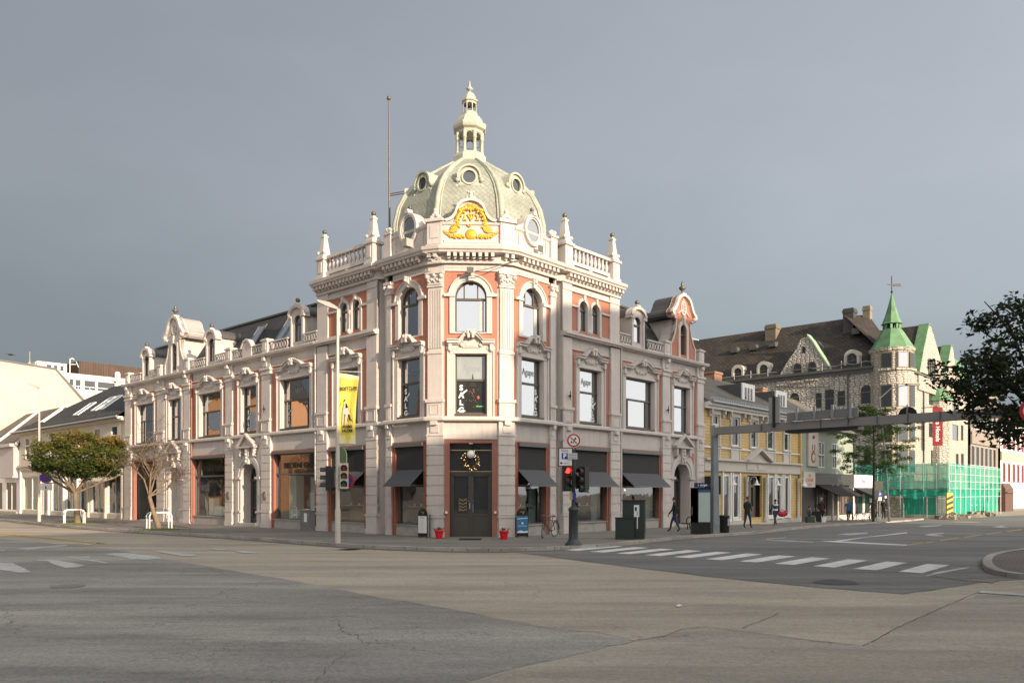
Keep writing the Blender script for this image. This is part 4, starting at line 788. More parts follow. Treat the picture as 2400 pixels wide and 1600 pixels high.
P(m, 'chandelier_glints', pm('dim_brass', (.22, .14, .06), .5, 0)); m = MB(); m.prism(FF, [(1.1, 6.7), (1.42, 6.7), (1.3, 7.0), (1.26, 7.32), (1.22, 7.0)], -.2265, -.2255); P(m, 'dark_lamp', BLACK); m = MB(); m.ball(FF, 1.5, -.22, 6.2, .07, 7, 1.2, 1, .2); P(m, 'red_object', pm('coral_red', (.55, .06, .04), .5, 0)); m = MB(); m.box(FF, 1.4, 1.75, -.226, -.22, 5.78, 5.84); P(m, 'green_object', pm('green_glint', (.05, .35, .1), .5, 0))
for i in range(6): m = MB(); a = 1.75 - i * .09; m.prism(FL, [(a * .45 + .2, 5.5), (a * .45 + .24, 5.5), (.9, 6.75 + .02 * i)], -.224 + i * .0004, -.2235 + i * .0004); P(m, 'draped_fabric', pm('rust_fabric', (.22, .07, .035), .8, .2, 8))

for fr, c in ((FF, 1.18), (FL, 1.25), (FR, 1.23)):
    m = MB()
    for i in range(5): a = c + (.55 - i * .04) * (1 if fr is not FL else -1); m.tube([fr(a, -.2, 9.15), fr(a, -.2, 10.5)], .03, 5)
    P(m, 'upper_curtain', CURT)
# downpipes
for fr, a, n, z0, z1 in ((FL, 22.45, .08, .0, 9.6), (FL, 8.62, .1, .0, 9.6), (FL, 3.05, -.12, .1, 12.3), (FR, 3.02, -.08, .1, 12.3), (FR, 8.28, .1, .1, 9.5)):
    m = MB(); m.tube([fr(a, n, z0 + .08), fr(a, n, z1)], .055, 7)
    for z in (1.2, 3.2, 5.6, 7.4, 9.2): m.tube([fr(a, n, z), fr(a, n, z + .05)], .07, 7)
    o = P(m, 'downpipe', PIPE if a != 22.45 else REDT)
    if a > 20 or a == 8.62: MB().tube([fr(a, n, .08), fr(a, n, 2.6)], .058, 7).build('lower_pipe', REDT, o)
m = MB()
for fr, a in ((FR, 3.8), (FR, 12.75), (FL, 13.5)): m = MB(); m.ball(fr, a, .22, 6.62, .07, 6); m.tube([fr(a, .12, 6.62), fr(a, .26, 6.62)], .02, 5); m.tube([fr(a, .24, 6.42), fr(a, .24, 6.85)], .02, 5); P(m, 'wire_anchor', BLACK)
# projecting floodlights at the tower cornice
for fr, a, q in ((FL, .55, 1), (FR, 1.35, 0)):
    m = MB(); z = 12.95
    if q: m.box(fr, a - .15, a + .15, .5, .9, z - .1, z + .25); m.tube([fr(a, .6, z - .05), FF(-.15, .75, 12.05)], .025, 5); m.prism(FF, [(-.6, 12.1), (-.05, 11.95), (-.45, 11.9)], .7, .74)
    else: m.box(fr, a - .02, a + .3, .3, .34, z + .05, z + .35); m.tube([fr(a, .6, z - .1), FF(1.7, .8, 11.6), FF(1.35, .8, 11.55)], .02, 5); m.box(FF, 1.0, 1.3, .5, .55, 11.55, 11.8)
    P(m, 'floodlight', GFRAME if not q else pm('lamp_box', (.35, .32, .28), .6))
# rear chimney and roof room seen to the right of the tower bay
m = MB(); m.box(FR, 8.2, 9.3, -2.2, -1.2, 9.6, 12.2); m.box(FR, 8.1, 9.45, -2.35, -1.1, 12.2, 12.32); P(m, 'chimney', WALL)
# vent pipes on gas/grey cabinet at the corner pilaster
m = MB(); m.box(FL, 8.52, 9.35, .2, .55, -.05, 1.0); m.box(FL, 8.5, 9.37, .18, .57, 1.0, 1.04); o = tag(m.build('utility_cabinet', pm('grey_stone', (.17, .17, .165), .7, .2, 6)), 'low grey utility cabinet with a pale paper against the left wing of the corner building', 'cabinet'); MB().box(FL, 8.72, 8.98, .55, .556, .45, .9).build('paper_notice', WHITE, o)

# flagpole on the tower side
fp = thing('flagpole', 'tall thin dark flagpole standing behind the left side of the green dome', 'flagpole', (*Fm((CX_, CY_), (1, 0), (0, 1)).xy(-4.03, .3), 12.7))
m = MB(); x, y = CX_ - 4.03, CY_ + .3; m.tube([(x, y, 12.7), (x, y, 16), (x - .04, y, 21.6)], [.06, .05, .03], 7); m.build('pole', BALLM, fp); MB().ball(Fm((x - .04, y), (1, 0), (0, 1)), 0, 0, 21.68, .11, 8).build('ball_finial', BALLM, fp)
m = MB(); m.tube([(x, y, 16.9), (x + .95, y, 17.05)], .03, 5); m.tube([(x, y, 16.8), (x + .95, y, 16.95)], .03, 5); m.build('bracket', BALLM, fp)
# hanging things at the entrance
wr = MB()
for i in range(320):
    t = random.random() * 2 * pi; r = .33 + random.gauss(0, .06); th = random.random() * 2 * pi; L = .13; a, z = 1.18 + r * cos(t), 3.36 + r * sin(t); wr.tube([FF(a, -.2 + random.gauss(0, .03), z), FF(a + L * cos(th), -.2 + random.gauss(0, .05), z + L * sin(th))], .006, 3)
w_ = tag(wr.build('twig_wreath', pm('dry_twigs', (.16, .10, .045), .8)), 'round twig wreath with tiny fairy lights in the fanlight above the corner entrance', 'wreath')
wl = MB()
for i in range(42): t = random.random() * 2 * pi; r = .34 + random.gauss(0, .06); wl.ball(FF, 1.18 + r * cos(t), -.2, 3.36 + r * sin(t), .009, 5)
wl.build('fairy_lights', pm('fairy_light', (1, .72, .35), .5, 0, emit=6), w_)
gl = thing('globe_lamp', 'white globe pendant lamp hanging in front of the wreath above the corner entrance', 'lamp', FF(1.18, -.12, 4.1)); MB().ball(FF, 1.18, .0, 3.66, .18, 14).build('globe', pm('opal_glass', (.9, .88, .84), .35, 0), gl); MB().tube([FF(1.18, .0, 4.14), FF(1.18, .0, 3.82)], .012, 5).build('cord', BLACK, gl)
MB().box(FF, 1.1, 1.26, -.04, .04, 4.12, 4.155).build('ceiling_rose', WHITE, gl)
sg_ = MB(); sg_.box(FF, .62, 1.02, -.335, -.32, 1.12, 1.74); s_ = tag(sg_.build('menu_board', pm('menu_black', (.02, .018, .015), .4)), 'black poster with gold ornament fixed on the left leaf of the corner entrance', 'poster')
mm = MB(); 
for z, r in ((1.63, .13), (1.48, .16), (1.33, .12), (1.2, .15)):
    mm.tube([FF(.82 + r * cos(t), -.316, z + .035 * sin(3 * t)) for t in [pi * i / 8 for i in range(9)]], .012, 4)
mm.tube([FF(a, -.316, z) for a, z in ((.65, 1.15), (.99, 1.15), (.99, 1.71), (.65, 1.71), (.65, 1.15))], .006, 4); mm.build('gold_ornament', pm('poster_gold', (.5, .36, .18), .5), s_)
# "no" film: dark rectangular shop sign beside the far right corner
sg_ = thing('hanging_shop_sign', 'small black projecting shop sign with faint lettering on the right end of the corner building', 'sign', FR(16.95, .1, 2.2)); m = MB(); m.box(Fm(FR.xy(16.98, 0), nR, dR), .2, 1.25, -.05, .05, 1.85, 2.95); m.build('sign_panel', BLACK, sg_)
for z in (1.95, 2.85): MB().tube([FR(16.98, .0, z), FR(16.98, .25, z)], .025, 5).build('bracket', BLACK, sg_)
t = MB(); text_mb(t, Fm(FR.xy(16.98, 0), nR, (-dR[0], -dR[1])), "hårpleie", .72, .056, 2.4, .26); t.build('lettering', pm('grey_letters', (.09, .09, .09), .5), sg_)
# ================================================================= neighbours on the left
def simplewin(fr, x0, x1, z0, z1, o, n=0, mat=WHITE, glass=GLASSD, rise=0, bars=(), trans=None, fw=.06): return winframe(fr, x0, x1, z0, z1, n - .12, rise, bars, trans, mat, glass, fw, parent=o)
CRM = pm('cream_paint', (.50, .45, .37), .7, .08, 1.2)
o = thing('slate_roofed_shop', 'low cream shop with a dark slate roof and skylights next to the left wing', 'building', FL(45, -4, 0))
m = MB(); hs = [(33.6, 36.4, .35, 3.4, 0), (36.7, 39.6, .35, 3.4, 0), (40.3, 42.0, .05, 3.4, 0), (42.4, 45.2, .35, 3.4, 0), (45.5, 48.6, .35, 3.4, 0), (49.4, 50.6, .05, 3.4, 0), (51.4, 56.2, .35, 3.4, 0)]
up = [(34.4 + i * 3.3, 35.6 + i * 3.3, 5.0, 6.9, 0) for i in range(7)]
m.wall(FL, 33.0, 56.8, -.4, 7.5, 0, hs + up, .2); m.box(FL, 33.0, 56.8, -10, -2.6, 0, 7.3); m.add([FL(56.8, 0, -.4), FL(56.8, -10, -.4), FL(56.8, -10, 7.5), FL(56.8, 0, 7.5)], [(0, 1, 2, 3)]); m.build('wall', CRM, o)
m = MB(); m.box(FL, 33, 56.9, 0, .12, 3.95, 4.25); m.box(FL, 33, 56.9, 0, .25, 4.25, 4.4); m.box(FL, 33, 56.9, 0, .3, 7.2, 7.4); m.build('shop_cornice', CRM, o)
for i in range(46): MB().box(FL, 33.2 + i * .52, 33.42 + i * .52, .05, .5, 7.32, 7.5).build('eaves_bracket', WHITE, o)
for i, h in enumerate(hs): winframe(FL, h[0], h[1], h[2], h[3], -.18, 0, [(h[0] + (h[1] - h[0]) * .5, h[2], h[3])] if h[1] - h[0] > 2 else (), None, WHITE, GLASSS if i != 2 else GLASSD, .08, parent=o, name='shop_window')
for a in (33.4, 36.55, 39.95, 42.2, 45.35, 49.0, 51.0, 56.5):
    m = MB(); m.box(FL, a - .12, a + .12, -.02, .12, -.4, 3.9); m.box(FL, a - .16, a + .16, -.02, .16, -.4, .4); m.build('pilaster', WHITE if a > 40 else CRM, o)
for h in up: simplewin(FL, h[0], h[1], h[2], h[3], o, trans=6.2)
m = MB(); m.box(FL, 33.2, 56.4, -2.5, -2.4, 0, 4.0); m.box(FL, 33.2, 56.4, -2.4, -.3, 3.6, 3.7); m.build('interior', INTW, o)
m = MB()
for i in range(26): a = random.uniform(34, 56); z = random.uniform(.5, 1.2); m.lathe(FL, a, -random.uniform(.6, 1.6), .0, [(.12, 0), (.15, z * .6), (.2, z), (.1, z + .3), (.09, z + .5), (.02, z + .6)], 7)
m.build('shop_display', pm('display_cloth', (.25, .24, .2), .8, .5, 3), o)
r = MB(); r.add([FL(32.9, .55, 7.48), FL(57.4, .55, 7.48), FL(45.9, -4, 11.15), FL(32.9, -4, 11.15), FL(57.4, -9, 7.6), FL(32.9, -9, 7.6), FL(32.9, .55, 7.34), FL(57.4, .55, 7.34)], [(0, 1, 2, 3), (1, 4, 2), (3, 2, 4, 5), (0, 6, 7, 1)]); r.build('roof', SLATE, o)
m = MB(); m.tube([FL(32.9, .62, 7.45), FL(57.4, .62, 7.45)], .08, 6); m.build('gutter', STEEL, o)
m = MB()
for i in range(60): a = 33.2 + i * .38; m.tube([FL(a, .25, 7.75), FL(a + .12, .25, 7.98), FL(a + .24, .25, 7.75)], .025, 3, cap=False)
m.build('snow_guard', GFRAME, o)
def rp(a, t, l=.05): return FL(a, .55 - 4.55 * t, 7.48 + 3.67 * t + l)
for a0, a1, t0, t1 in ((51.2, 52.2, .18, .5), (43.5, 44.6, .22, .52), (40.2, 41.2, .26, .58), (38.7, 39.7, .26, .58), (34.0, 35.2, .34, .6)):
    m = MB(); m.add([rp(a0, t0, .08), rp(a1, t0, .08), rp(a1, t1, .08), rp(a0, t1, .08)], [(0, 1, 2, 3)]); f = MB()
    for p, q in (((a0, t0), (a1, t0)), ((a1, t0), (a1, t1)), ((a1, t1), (a0, t1)), ((a0, t1), (a0, t0))): f.tube([rp(*p), rp(*q)], .07, 4)
    s = f.build('skylight', WHITE, o); m.build('pane', MATS['sky_glass'], s)
m = MB(); m.prism(FL, [(33.0, 10.0), (37.5, 10.0), (36.9, 11.1), (33.0, 11.1)], -3.9, -3.0); m.build('roof_dormer', GFRAME, o)
m = MB(); m.prism(Fm(FL.xy(33.5), nL, dL), [(0, 3.35), (1.1, 2.8), (1.1, 2.74), (0, 3.3)], 0, 5.6); m.build('awning', pm('cream_awning', (.5, .44, .36), .9), o)
# white building beyond it
o = thing('white_corner_shop', 'white two-storey shop with grey roof gables at the left edge of the picture', 'building', FL(66, -3, 0))
m = MB(); hs = [(58.2, 61.4, .2, 3.0, 0), (62.6, 66, .2, 3.0, 0), (67, 70, .2, 3.0, 0), (72, 77, .2, 3, 0)]; u2 = [(62.4, 64.4, 4.1, 5.9, 0), (67.4, 69.4, 4.1, 5.9, 0), (73, 75, 4.1, 5.9, 0)]
m.wall(FL, 57.0, 80, -.4, 6.5, -.1, hs + u2, .2); m.box(FL, 57, 80, -12, -1.5, 0, 6.4); m.build('wall', WHITE, o)
m = MB(); m.prism(Fm(FL.xy(59.5, -.1), dL, nL), [(-2.1, 3.4), (2.1, 3.4), (2.1, 6.2), (-2.1, 6.2)], 0, .5); m.box(FL, 57.3, 61.7, 0, .75, 6.2, 6.5); m.box(FL, 57.3, 61.7, 0, .5, 3.3, 3.45); m.build('bay_window', pm('lilac_grey_paint', (.42, .40, .40), .7), o)
for h in hs: winframe(FL, h[0], h[1], h[2], h[3], -.2, 0, [((h[0] + h[1]) / 2, h[2], h[3])], None, WHITE, GLASSD, .1, parent=o, name='shop_window')
for h in u2: simplewin(FL, h[0], h[1], h[2], h[3], o, -.1)
m = MB(); m.box(FL, 57, 80, -.1, .3, -.4, .15); m.build('step', PLINTH, o)
TILE = brickmat('grey_brown_tiles', (.10, .085, .07), (.13, .11, .09), (.04, .035, .03), .4, .3, .015, .85, .4)
r = MB(); r.add([FL(56.9, .3, 6.4), FL(80, .3, 6.4), FL(80, -5, 10.6), FL(60.5, -5, 10.6), FL(56.9, -10, 6.4), FL(80, -10, 6.4)], [(0, 1, 2, 3), (0, 3, 4), (3, 2, 5, 4)]); r.build('roof', TILE, o)
for a, b in (((56.9, .3, 6.45), (60.5, -5, 10.65)), ((64, .4, 6.5), (68, -5, 10.7)), ((71, .4, 6.6), (75, -5, 10.7))): MB().tube([FL(*a), FL(*b)], .16, 5).build('verge_board', WHITE, o)
# large cream gable wall and white office behind
S2 = Fm((-52, 90), dR, nR)
o = thing('cream_gable_wall', 'huge blank sunlit cream gable wall rising behind the low roofs at the left', 'building', (-54, 92, 0)); m = MB(); m.prism(S2, [(-22, 0), (3.3, 0), (3.3, 12.2), (0, 15.9), (-22, 17.2)], -14, 0); m.build('wall', pm('cream_render', (.50, .43, .35), .8, .09, .4, .15, 6, streak=.1), o)
m = MB(); m.strip(S2, [(-22.1, 17.35), (.1, 16.05), (3.5, 12.3)], [(-22.1, 17.2), (0, 15.9), (3.3, 12.1)], -14, .12); m.build('coping', GFRAME, o)
S3 = Fm((-61.5, 112), dR, nR)
o = thing('white_office_block', 'white office block with ribbon windows and a brown wooden rooftop box at the left', 'building', (-60, 118, 0))
m = MB(); wb = [(a, b, 16.5, 17.9, 0) for a, b in ((-1.1, -.5), (-.3, .45), (.85, 2.4), (2.65, 5.1), (5.5, 8.5), (9, 13), (14, 20))]
m.wall(S3, -12, 34, 0, 18.7, 0, wb, .25); m.box(S3, -12, 34, -14, -1, 0, 18.6); w2 = [(a, b, 18.9, 19.7, 0) for a, b in ((-3.8, -3.1), (-2.9, -2.35), (-2.1, -1.55))]; m.wall(S3, -5, -1.2, 18.7, 20.0, -.6, w2, .2); m.box(S3, -5, -1.2, -10, -1.2, 18.6, 19.95); m.build('wall', pm('white_render', (.55, .49, .43), .75, .08, .5, streak=.1), o)
for h in wb: simplewin(S3, h[0], h[1], h[2], h[3], o, bars=[((h[0] + h[1]) / 2, h[2], h[2] + .45)], trans=h[2] + .45, fw=.05)
for h in w2: simplewin(S3, h[0], h[1], h[2], h[3], o, -.6)
m = MB(); m.box(S3, .6, 24, -9, -1.4, 18.6, 20.75); 
m.build('rooftop_box', brickmat('brown_boards', (.06, .035, .025), (.09, .05, .033), (.025, .017, .013), .35, 9, .03, .7, .3), o)
m = MB(); m.lathe(S3, 5.3, .3, 18.5, [(.36, 0), (.38, .2), (.38, .8), (.25, 1.0), (.1, 1.05)], 12); m.box(S3, 4.8, 5.9, -.4, .7, 18.1, 18.5); m.box(S3, 5.1, 5.7, 0, .4, 12, 18.1); m.build('ventilation_cowl', WHITE, o)
m = MB(); m.tube([S3(-1.0, 0, 18.6), S3(-1.0, 0, 20.7)], .06, 6); m.tube([S3(-1.0, 0, 20.6), S3(-.7, 0, 20.8), S3(-.45, .1, 20.6)], .07, 6); m.tube([S3(-1.0, 0, 19.9), S3(-.2, 0, 20.0)], .05, 5); m.tube([S3(-.2, 0, 20.4), S3(.1, .1, 19.6)], .06, 5); m.build('roof_aerial', WHITE, o)
m = MB(); f = Fm((-82.3, 135), (1, 0), (0, 1)); m.lathe(f, 0, 0, 14.9, [(1.9, 6), (1.8, 7.1), (1.2, 8.3), (.3, 9.0), (.06, 9.3), (.05, 11)], 8, False); m.box(f, 1.6, 3.2, -2, 2, 14, 22.6); 
o = tag(m.build('domed_roof', COPPER), 'dark green ribbed roof dome peeping over the cream gable wall at far left', 'roof')
# ================================================================= yellow timber house on the right
YW = brickmat('yellow_weatherboard', (.55, .385, .15), (.53, .37, .14), (.26, .18, .07), 40, .19, .012, .6, .5)
RW = [(1667, 1686), (1712, 1733), (1757, 1775), (1796, 1814), (1835, 1850)]
def sR(x, n=0):
    k = (x - 1200) / 1854; ox = .081 + .739 * n; oy = 35.45 - .6737 * n; return (oy * k - ox) / (.6737 - .739 * k)
o = thing('yellow_timber_house', 'yellow weatherboarded two-storey timber house with pale shopfront and slate roof on the right', 'building', FR(24, -4, -.1))
us = [(sR(a) + .12, sR(b) - .05, 4.95, 6.8, 0) for a, b in RW]; gs = [(sR(a), sR(b), .28, 3.1, 0) for a, b in ((1695, 1711), (1718, 1733), (1753, 1787), (1800, 1815), (1820, 1832.5), (1839, 1850))]
m = MB(); m.wall(FR, 17.15, 31.5, 3.75, 7.35, -.02, us, .15); m.box(FR, 17.15, 31.5, -9, -2.0, -.4, 7.3); m.wall(FR, 17.15, 31.5, -.5, 3.3, -.04, gs, .15); m.build('wall', YW, o)
LB_ = pm('pale_putty_paint', (.50, .46, .40), .65, .08, 1.5)
m = MB(); m.box(FR, 17.15, 31.55, -.02, .1, 3.3, 3.95); m.box(FR, 17.15, 31.6, -.02, .28, 3.95, 4.08); m.box(FR, 17.15, 31.55, 0, .06, 3.28, 3.36); m.build('shop_fascia', LB_, o)
m = MB(); m.box(FR, 17.15, 31.55, -.02, .06, 4.72, 4.8); m.box(FR, 17.15, 31.6, .0, .5, 7.28, 7.5); m.box(FR, 17.15, 31.6, 0, .3, 7.1, 7.28); m.build('eaves_board', WHITE, o)
for h in us:
    w = simplewin(FR, h[0], h[1], h[2], h[3], o, trans=6.2, fw=.09); t = MB(); t.box(FR, h[0] - .14, h[0], -.02, .07, 4.1, 6.85); t.box(FR, h[1], h[1] + .14, -.02, .07, 4.1, 6.85); t.box(FR, h[0] - .14, h[1] + .14, -.02, .09, 6.8, 7.1); t.box(FR, h[0] - .18, h[1] + .18, -.02, .14, 4.86, 4.94); t.box(FR, h[0], h[1], -.02, .02, 4.1, 4.86); t.build('casing', LB_, w)
    for a in (h[0] - .4, h[1] + .4): b = MB(); b.box(FR, a - .09, a + .09, .0, .28, 6.85, 7.1); b.box(FR, a - .07, a + .07, 0, .15, 6.65, 6.85); b.build('eaves_bracket', LB_, o)
for i, h in enumerate(gs):
    if i == 2: continue
    w = simplewin(FR, h[0], h[1], h[2], h[3], o, fw=.1, glass=GLASSS); t = MB(); t.box(FR, h[0] - .13, h[0], -.04, .06, -.4, 3.25); t.box(FR, h[1], h[1] + .13, -.04, .06, -.4, 3.25); t.box(FR, h[0] - .13, h[1] + .13, -.04, .1, .12, .26); t.build('casing', WHITE, w)
m = MB(); m.box(FR, 17.6, 31.2, -1.9, -1.8, -.3, 3.3); m.build('interior', DARKIN, o)
m = MB()
for i in range(14): a = sR(random.choice([1703, 1725, 1807, 1826, 1845])) + random.uniform(-.3, .3); m.box(FR, a - .15, a + .15, -1.2, -.5, .3, random.uniform(.6, 1.7))
m.build('shop_display', pm('pink_goods', (.22, .09, .09), .8, .5, 3), o)
h = gs[2]; m = MB(); f_ = FR; c = (h[0] + h[1]) / 2; m.box(f_, h[0], h[1], -.6, -.5, .1, 3.1)
d = m.build('shop_door', pm('taupe_door', (.17, .145, .115), .5, .1), o); m = MB()
for a0, a1, z0, z1 in ((c - .9, c + .15, 1.0, 2.3), (c + .35, c + .75, 1.0, 2.3), (c - .9, c + .15, 2.5, 3.0), (c + .35, c + .75, 2.5, 3.0)):
    for j in range(3 if a1 - a0 > .6 else 1): w_ = (a1 - a0) / (3 if a1 - a0 > .6 else 1); m.box(f_, a0 + j * w_ + .04, a0 + (j + 1) * w_ - .04, -.5, -.49, z0, z1)
m.build('pane', GLASSD, d)
m = MB(); m.prism(FR, [(c - 1.6, 4.05), (c + 1.6, 4.05), (c, 4.75)], 0, .2); m.strip(FR, [(c - 1.8, 4.12), (c, 4.95), (c + 1.8, 4.12)], [(c - 1.8, 4.0), (c, 4.78), (c + 1.8, 4.0)], 0, .5); m.box(FR, c - 1.5, c - .15, .1, .14, 3.45, 3.8); m.box(FR, c + .15, c + 1.5, .1, .14, 3.45, 3.8); m.build('door_pediment', LB_, o)
for a in (c - 1.45, c + 1.45, 31.2): m = MB(); m.lathe(FR, a, .08, -.3, [(.17, 0), (.17, .5), (.11, .55), (.10, 2.9), (.15, 3.0), (.17, 3.3)], 8); m.build('column', LB_, o)
m = MB(); m.box(FR, 17.2, h[0] - .2, -.1, .2, -.6, .1); m.box(FR, h[1] + .2, 31.5, -.1, .2, -.6, .05); m.box(FR, h[0] - .2, h[1] + .2, -.1, .9, -.6, -.1); m.build('plinth', LB_, o)
m = MB(); m.prism(Fm(FR.xy(17.15), nR, dR), [(.6, 7.45), (-5, 10.45), (-9.5, 7.4)], -.0, 14.5); r_ = m.build('roof', brickmat('worn_slate', (.13, .115, .095), (.165, .145, .115), (.05, .045, .04), .5, .24, .02, .8, .5), o)
m = MB()
for i in range(60): a = 17.3 + i * .24; m.tube([FR(a, .45, 7.6), FR(a + .1, .35, 7.82)], .035, 3, cap=False)
m.tube([FR(17.2, .64, 7.48), FR(31.6, .64, 7.48)], .08, 5); m.build('snow_guard', STEEL, o)
for k_, (a, mt) in enumerate(((24.6, 0), (30.0, 0))):
    m = MB(); m.box(FR, a, a + 1.9, -4, -1.2, 8.0, 9.45); dd = m.build('roof_dormer', GFRAME, o); MB().box(FR, a - .0, a + 1.9, -1.22, -1.1, 8.3, 9.5).build('dormer_face', WHITE, dd)
    m = MB(); [m.box(FR, a + .35 + j * .45, a + .6 + j * .45, -1.1, -1.08, 8.4, 9.2) for j in range(3)]; m.build('pane', GLASSD, dd)
for px in (1702, 1757, 1807, 1869):
    a = sR(px); l_ = thing('wall_lantern', 'white bell-shaped wall lamp on a curved arm, %s' % {1702: 'leftmost on the yellow house shopfront', 1757: 'left of the yellow house door', 1807: 'right of the yellow house door', 1869: 'at the right corner of the yellow house'}[px], 'lamp', FR(a, .1, 2.9), 0, 'bell lamps on the yellow house'); m = MB(); m.tube([FR(a, .05, 2.75), FR(a, .2, 3.0), FR(a, .42, 3.0), FR(a, .5, 2.8)], .02, 5); m.build('arm', WHITE, l_); MB().lathe(FR, a, .5, 2.45, [(.24, 0), (.2, .06), (.09, .12), (.07, .28), (.03, .34)], 12).build('shade', WHITE, l_)
CHIM = brickmat('chimney_brick', (.30, .13, .08), (.36, .18, .10), (.2, .17, .14), .22, .08, .012)
for px, z0, z1, n, w in ((1672, 9.0, 11.0, -5.2, 1.2), (1783, 9.0, 11.3, -7.5, .9)):
    a = sR(px, n); m = MB(); m.box(FR, a - w / 2, a + w / 2, n - .4, n + .4, z0, z1); m.box(FR, a - w / 2 - .06, a + w / 2 + .06, n - .46, n + .46, z1 - .15, z1); m.build('chimney', CHIM, o)
ae = thing('roof_aerial', 'white television aerial standing above the junction of corner building and yellow house', 'aerial', FR(17.6, -2, 9.6)); m = MB(); f = FR; m.tube([f(17.6, -2, 9.3), f(17.6, -2, 12.2)], .04, 5)
for z in (11.9, 10.9): m.tube([f(16.9, -2, z), f(20.2, -2, z)], .03, 4); m.tube([f(18.4, -2.2, z + .6), f(18.1, -2, z), f(18.4, -1.8, z - .6)], .03, 4)
m.build('elements', WHITE, ae)
# ================================================================= green shop house, white shop front
o = thing('green_shop_house', 'grey-green rendered shop house with a dark awning and black fascia right of the yellow house', 'building', FR(37, -4, -.3))
GRN = pm('grey_green_render', (.27, .31, .25), .8, .1, 1.2)
us = [(sR(a), sR(b), 3.9, 5.9, 0) for a, b in ((1919, 1933), (1951, 1962))]
m = MB(); m.wall(FR, 31.55, 42.8, 2.6, 6.9, -.02, us, .15); m.box(FR, 31.55, 42.8, -9, -2.2, -.5, 6.9); m.build('wall', GRN, o)
for h in us: simplewin(FR, h[0], h[1], h[2], h[3], o, trans=4.9, bars=[((h[0] + h[1]) / 2, 3.9, 5.9)])
m = MB(); m.box(FR, 34.2, 42.6, -.02, .12, 2.55, 3.45); m.build('fascia', pm('black_fascia', (.035, .033, .03), .5), o)
t = MB(); text_mb(t, FR, "Hos Magnus", 38.4, .125, 3.0, .42); t.build('fascia_lettering', pm('faint_letters', (.11, .10, .085), .6), o)
s = MB(); s.box(FR, 31.9, 34.1, 0, .2, 2.35, 3.5); s = s.build('white_sign', pm('off_white_sign', (.50, .45, .38), .6), o); t = MB(); text_mb(t, FR, "1993", 33.0, .205, 3.2, .3); text_mb(t, FR, "Welcome", 33.0, .205, 2.55, .2); t.build('lettering', BLACK, s); t = MB(); text_mb(t, FR, "CORNER", 33.0, .205, 2.87, .36, bold=.01); t.build('red_lettering', pm('orange_red', (.5, .10, .05), .6), s)
s = MB(); s.box(FR, 33.0, 34.9, 0, .12, 3.95, 6.9); s = s.build('banner_sign', pm('pinkish_sign', (.46, .40, .35), .6), o); t = MB(); t.lathe(Fm(FR.xy(33.95, .12), FR.d, FR.n), 0, 0, 4.2, [(.15, 0), (.42, .2), (.46, .5), (.38, .75), (.22, .85), (.22, .9), (.3, .95)], 12, True, 0, 1, .05); t.tube([FR(33.75, .14, 5.2), FR(33.72, .14, 5.6)], .03, 4); t.tube([FR(34.15, .14, 5.2), FR(34.2, .14, 5.6)], .03, 4); t.ball(FR, 33.9, .14, 6.2, .13, 6); t.build('jar_emblem', pm('brown_emblem', (.25, .09, .05), .6), s)
t = MB(); t.lathe(Fm(FR.xy(33.95, .15), FR.d, FR.n), 0, 0, 4.35, [(.1, 0), (.3, .15), (.3, .4), (.1, .52)], 12, True, 0, 1, .05); t.build('jar_light', pm('cream_emblem', (.5, .42, .33), .6), s)
m = MB(); m.box(FR, 31.6, 42.8, -.4, -.3, -.5, 2.6); sh = m.build('shopfront', pm('dark_timber', (.045, .042, .04), .6), o)
for a0, a1 in ((35.4, 37.6), (39.3, 42.3)): winframe(FR, a0, a1, .15, 2.3, -.28, 0, [(a0 + (a1 - a0) * j / 4, .15, 2.3) for j in (1, 2, 3)], 1.7, FRAME, glassmat('amber_glass', (.12, .10, .085), .08), .08, parent=o, name='shop_window')
m = MB(); m.box(FR, 35.2, 42.5, -.3, .0, -.5, .1); m.box(FR, 37.9, 38.2, -.3, .1, -.4, 2.6); m.box(FR, 39.0, 39.3, -.3, .1, -.4, 2.6); m.build('white_base', LB_, o)
m = MB(); m.prism(Fm(FR.xy(35), nR, dR), [(0, 2.55), (1.6, 1.75), (1.6, 1.65), (0, 2.5)], 0, 5.4); m.build('awning', pm('black_awning', (.02, .02, .022), .9), o)
m = MB(); m.prism(Fm(FR.xy(31.5), nR, dR), [(.4, 6.85), (-5, 10.2), (-9.5, 6.9)], 0, 11.4); m.build('roof', MATS['worn_slate'], o)
m = MB(); m.box(FR, 31.52, 31.75, 0, .12, -.5, 7.2); m.build('yellow_corner_board', YW, o)
o = thing('white_shop_front', 'single-storey white shop with black awning at the right end of the shop row', 'building', FR(45, -3, -.35))
m = MB(); m.wall(FR, 42.85, 47.6, -.6, 3.4, 0, [(43.3, 45.4, .0, 2.2, 0), (45.7, 47.2, 0, 2.2, 0)], .15); m.box(FR, 42.85, 47.6, -9, -.9, -.6, 3.4); m.box(FR, 42.85, 47.6, 0, .12, 2.35, 3.45); m.build('wall', WHITE, o)
for a0, a1 in ((43.3, 45.4), (45.7, 47.2)): simplewin(FR, a0, a1, 0, 2.2, o, fw=.1)
t = MB(); text_mb(t, FR, "INA", 45.0, .125, 2.9, .5, bold=.01); text_mb(t, FR, "K1", 46.7, .125, 2.6, .25); t.build('lettering', BLACK, o)
m = MB(); m.prism(Fm(FR.xy(43), nR, dR), [(.1, 2.35), (1.5, 1.7), (1.5, 1.4), (.1, 2.2)], 0, 4.8); aw = m.build('awning', MATS['black_awning'], o); t = MB(); t.box(FR, 46.2, 47.2, 1.5, 1.51, 1.45, 1.65); t.build('awning_print', WHITE, aw)
m = MB(); m.box(FR, 42.85, 47.6, -9, -2, 3.4, 6.2); m.build('upper_wall', GRN, o)
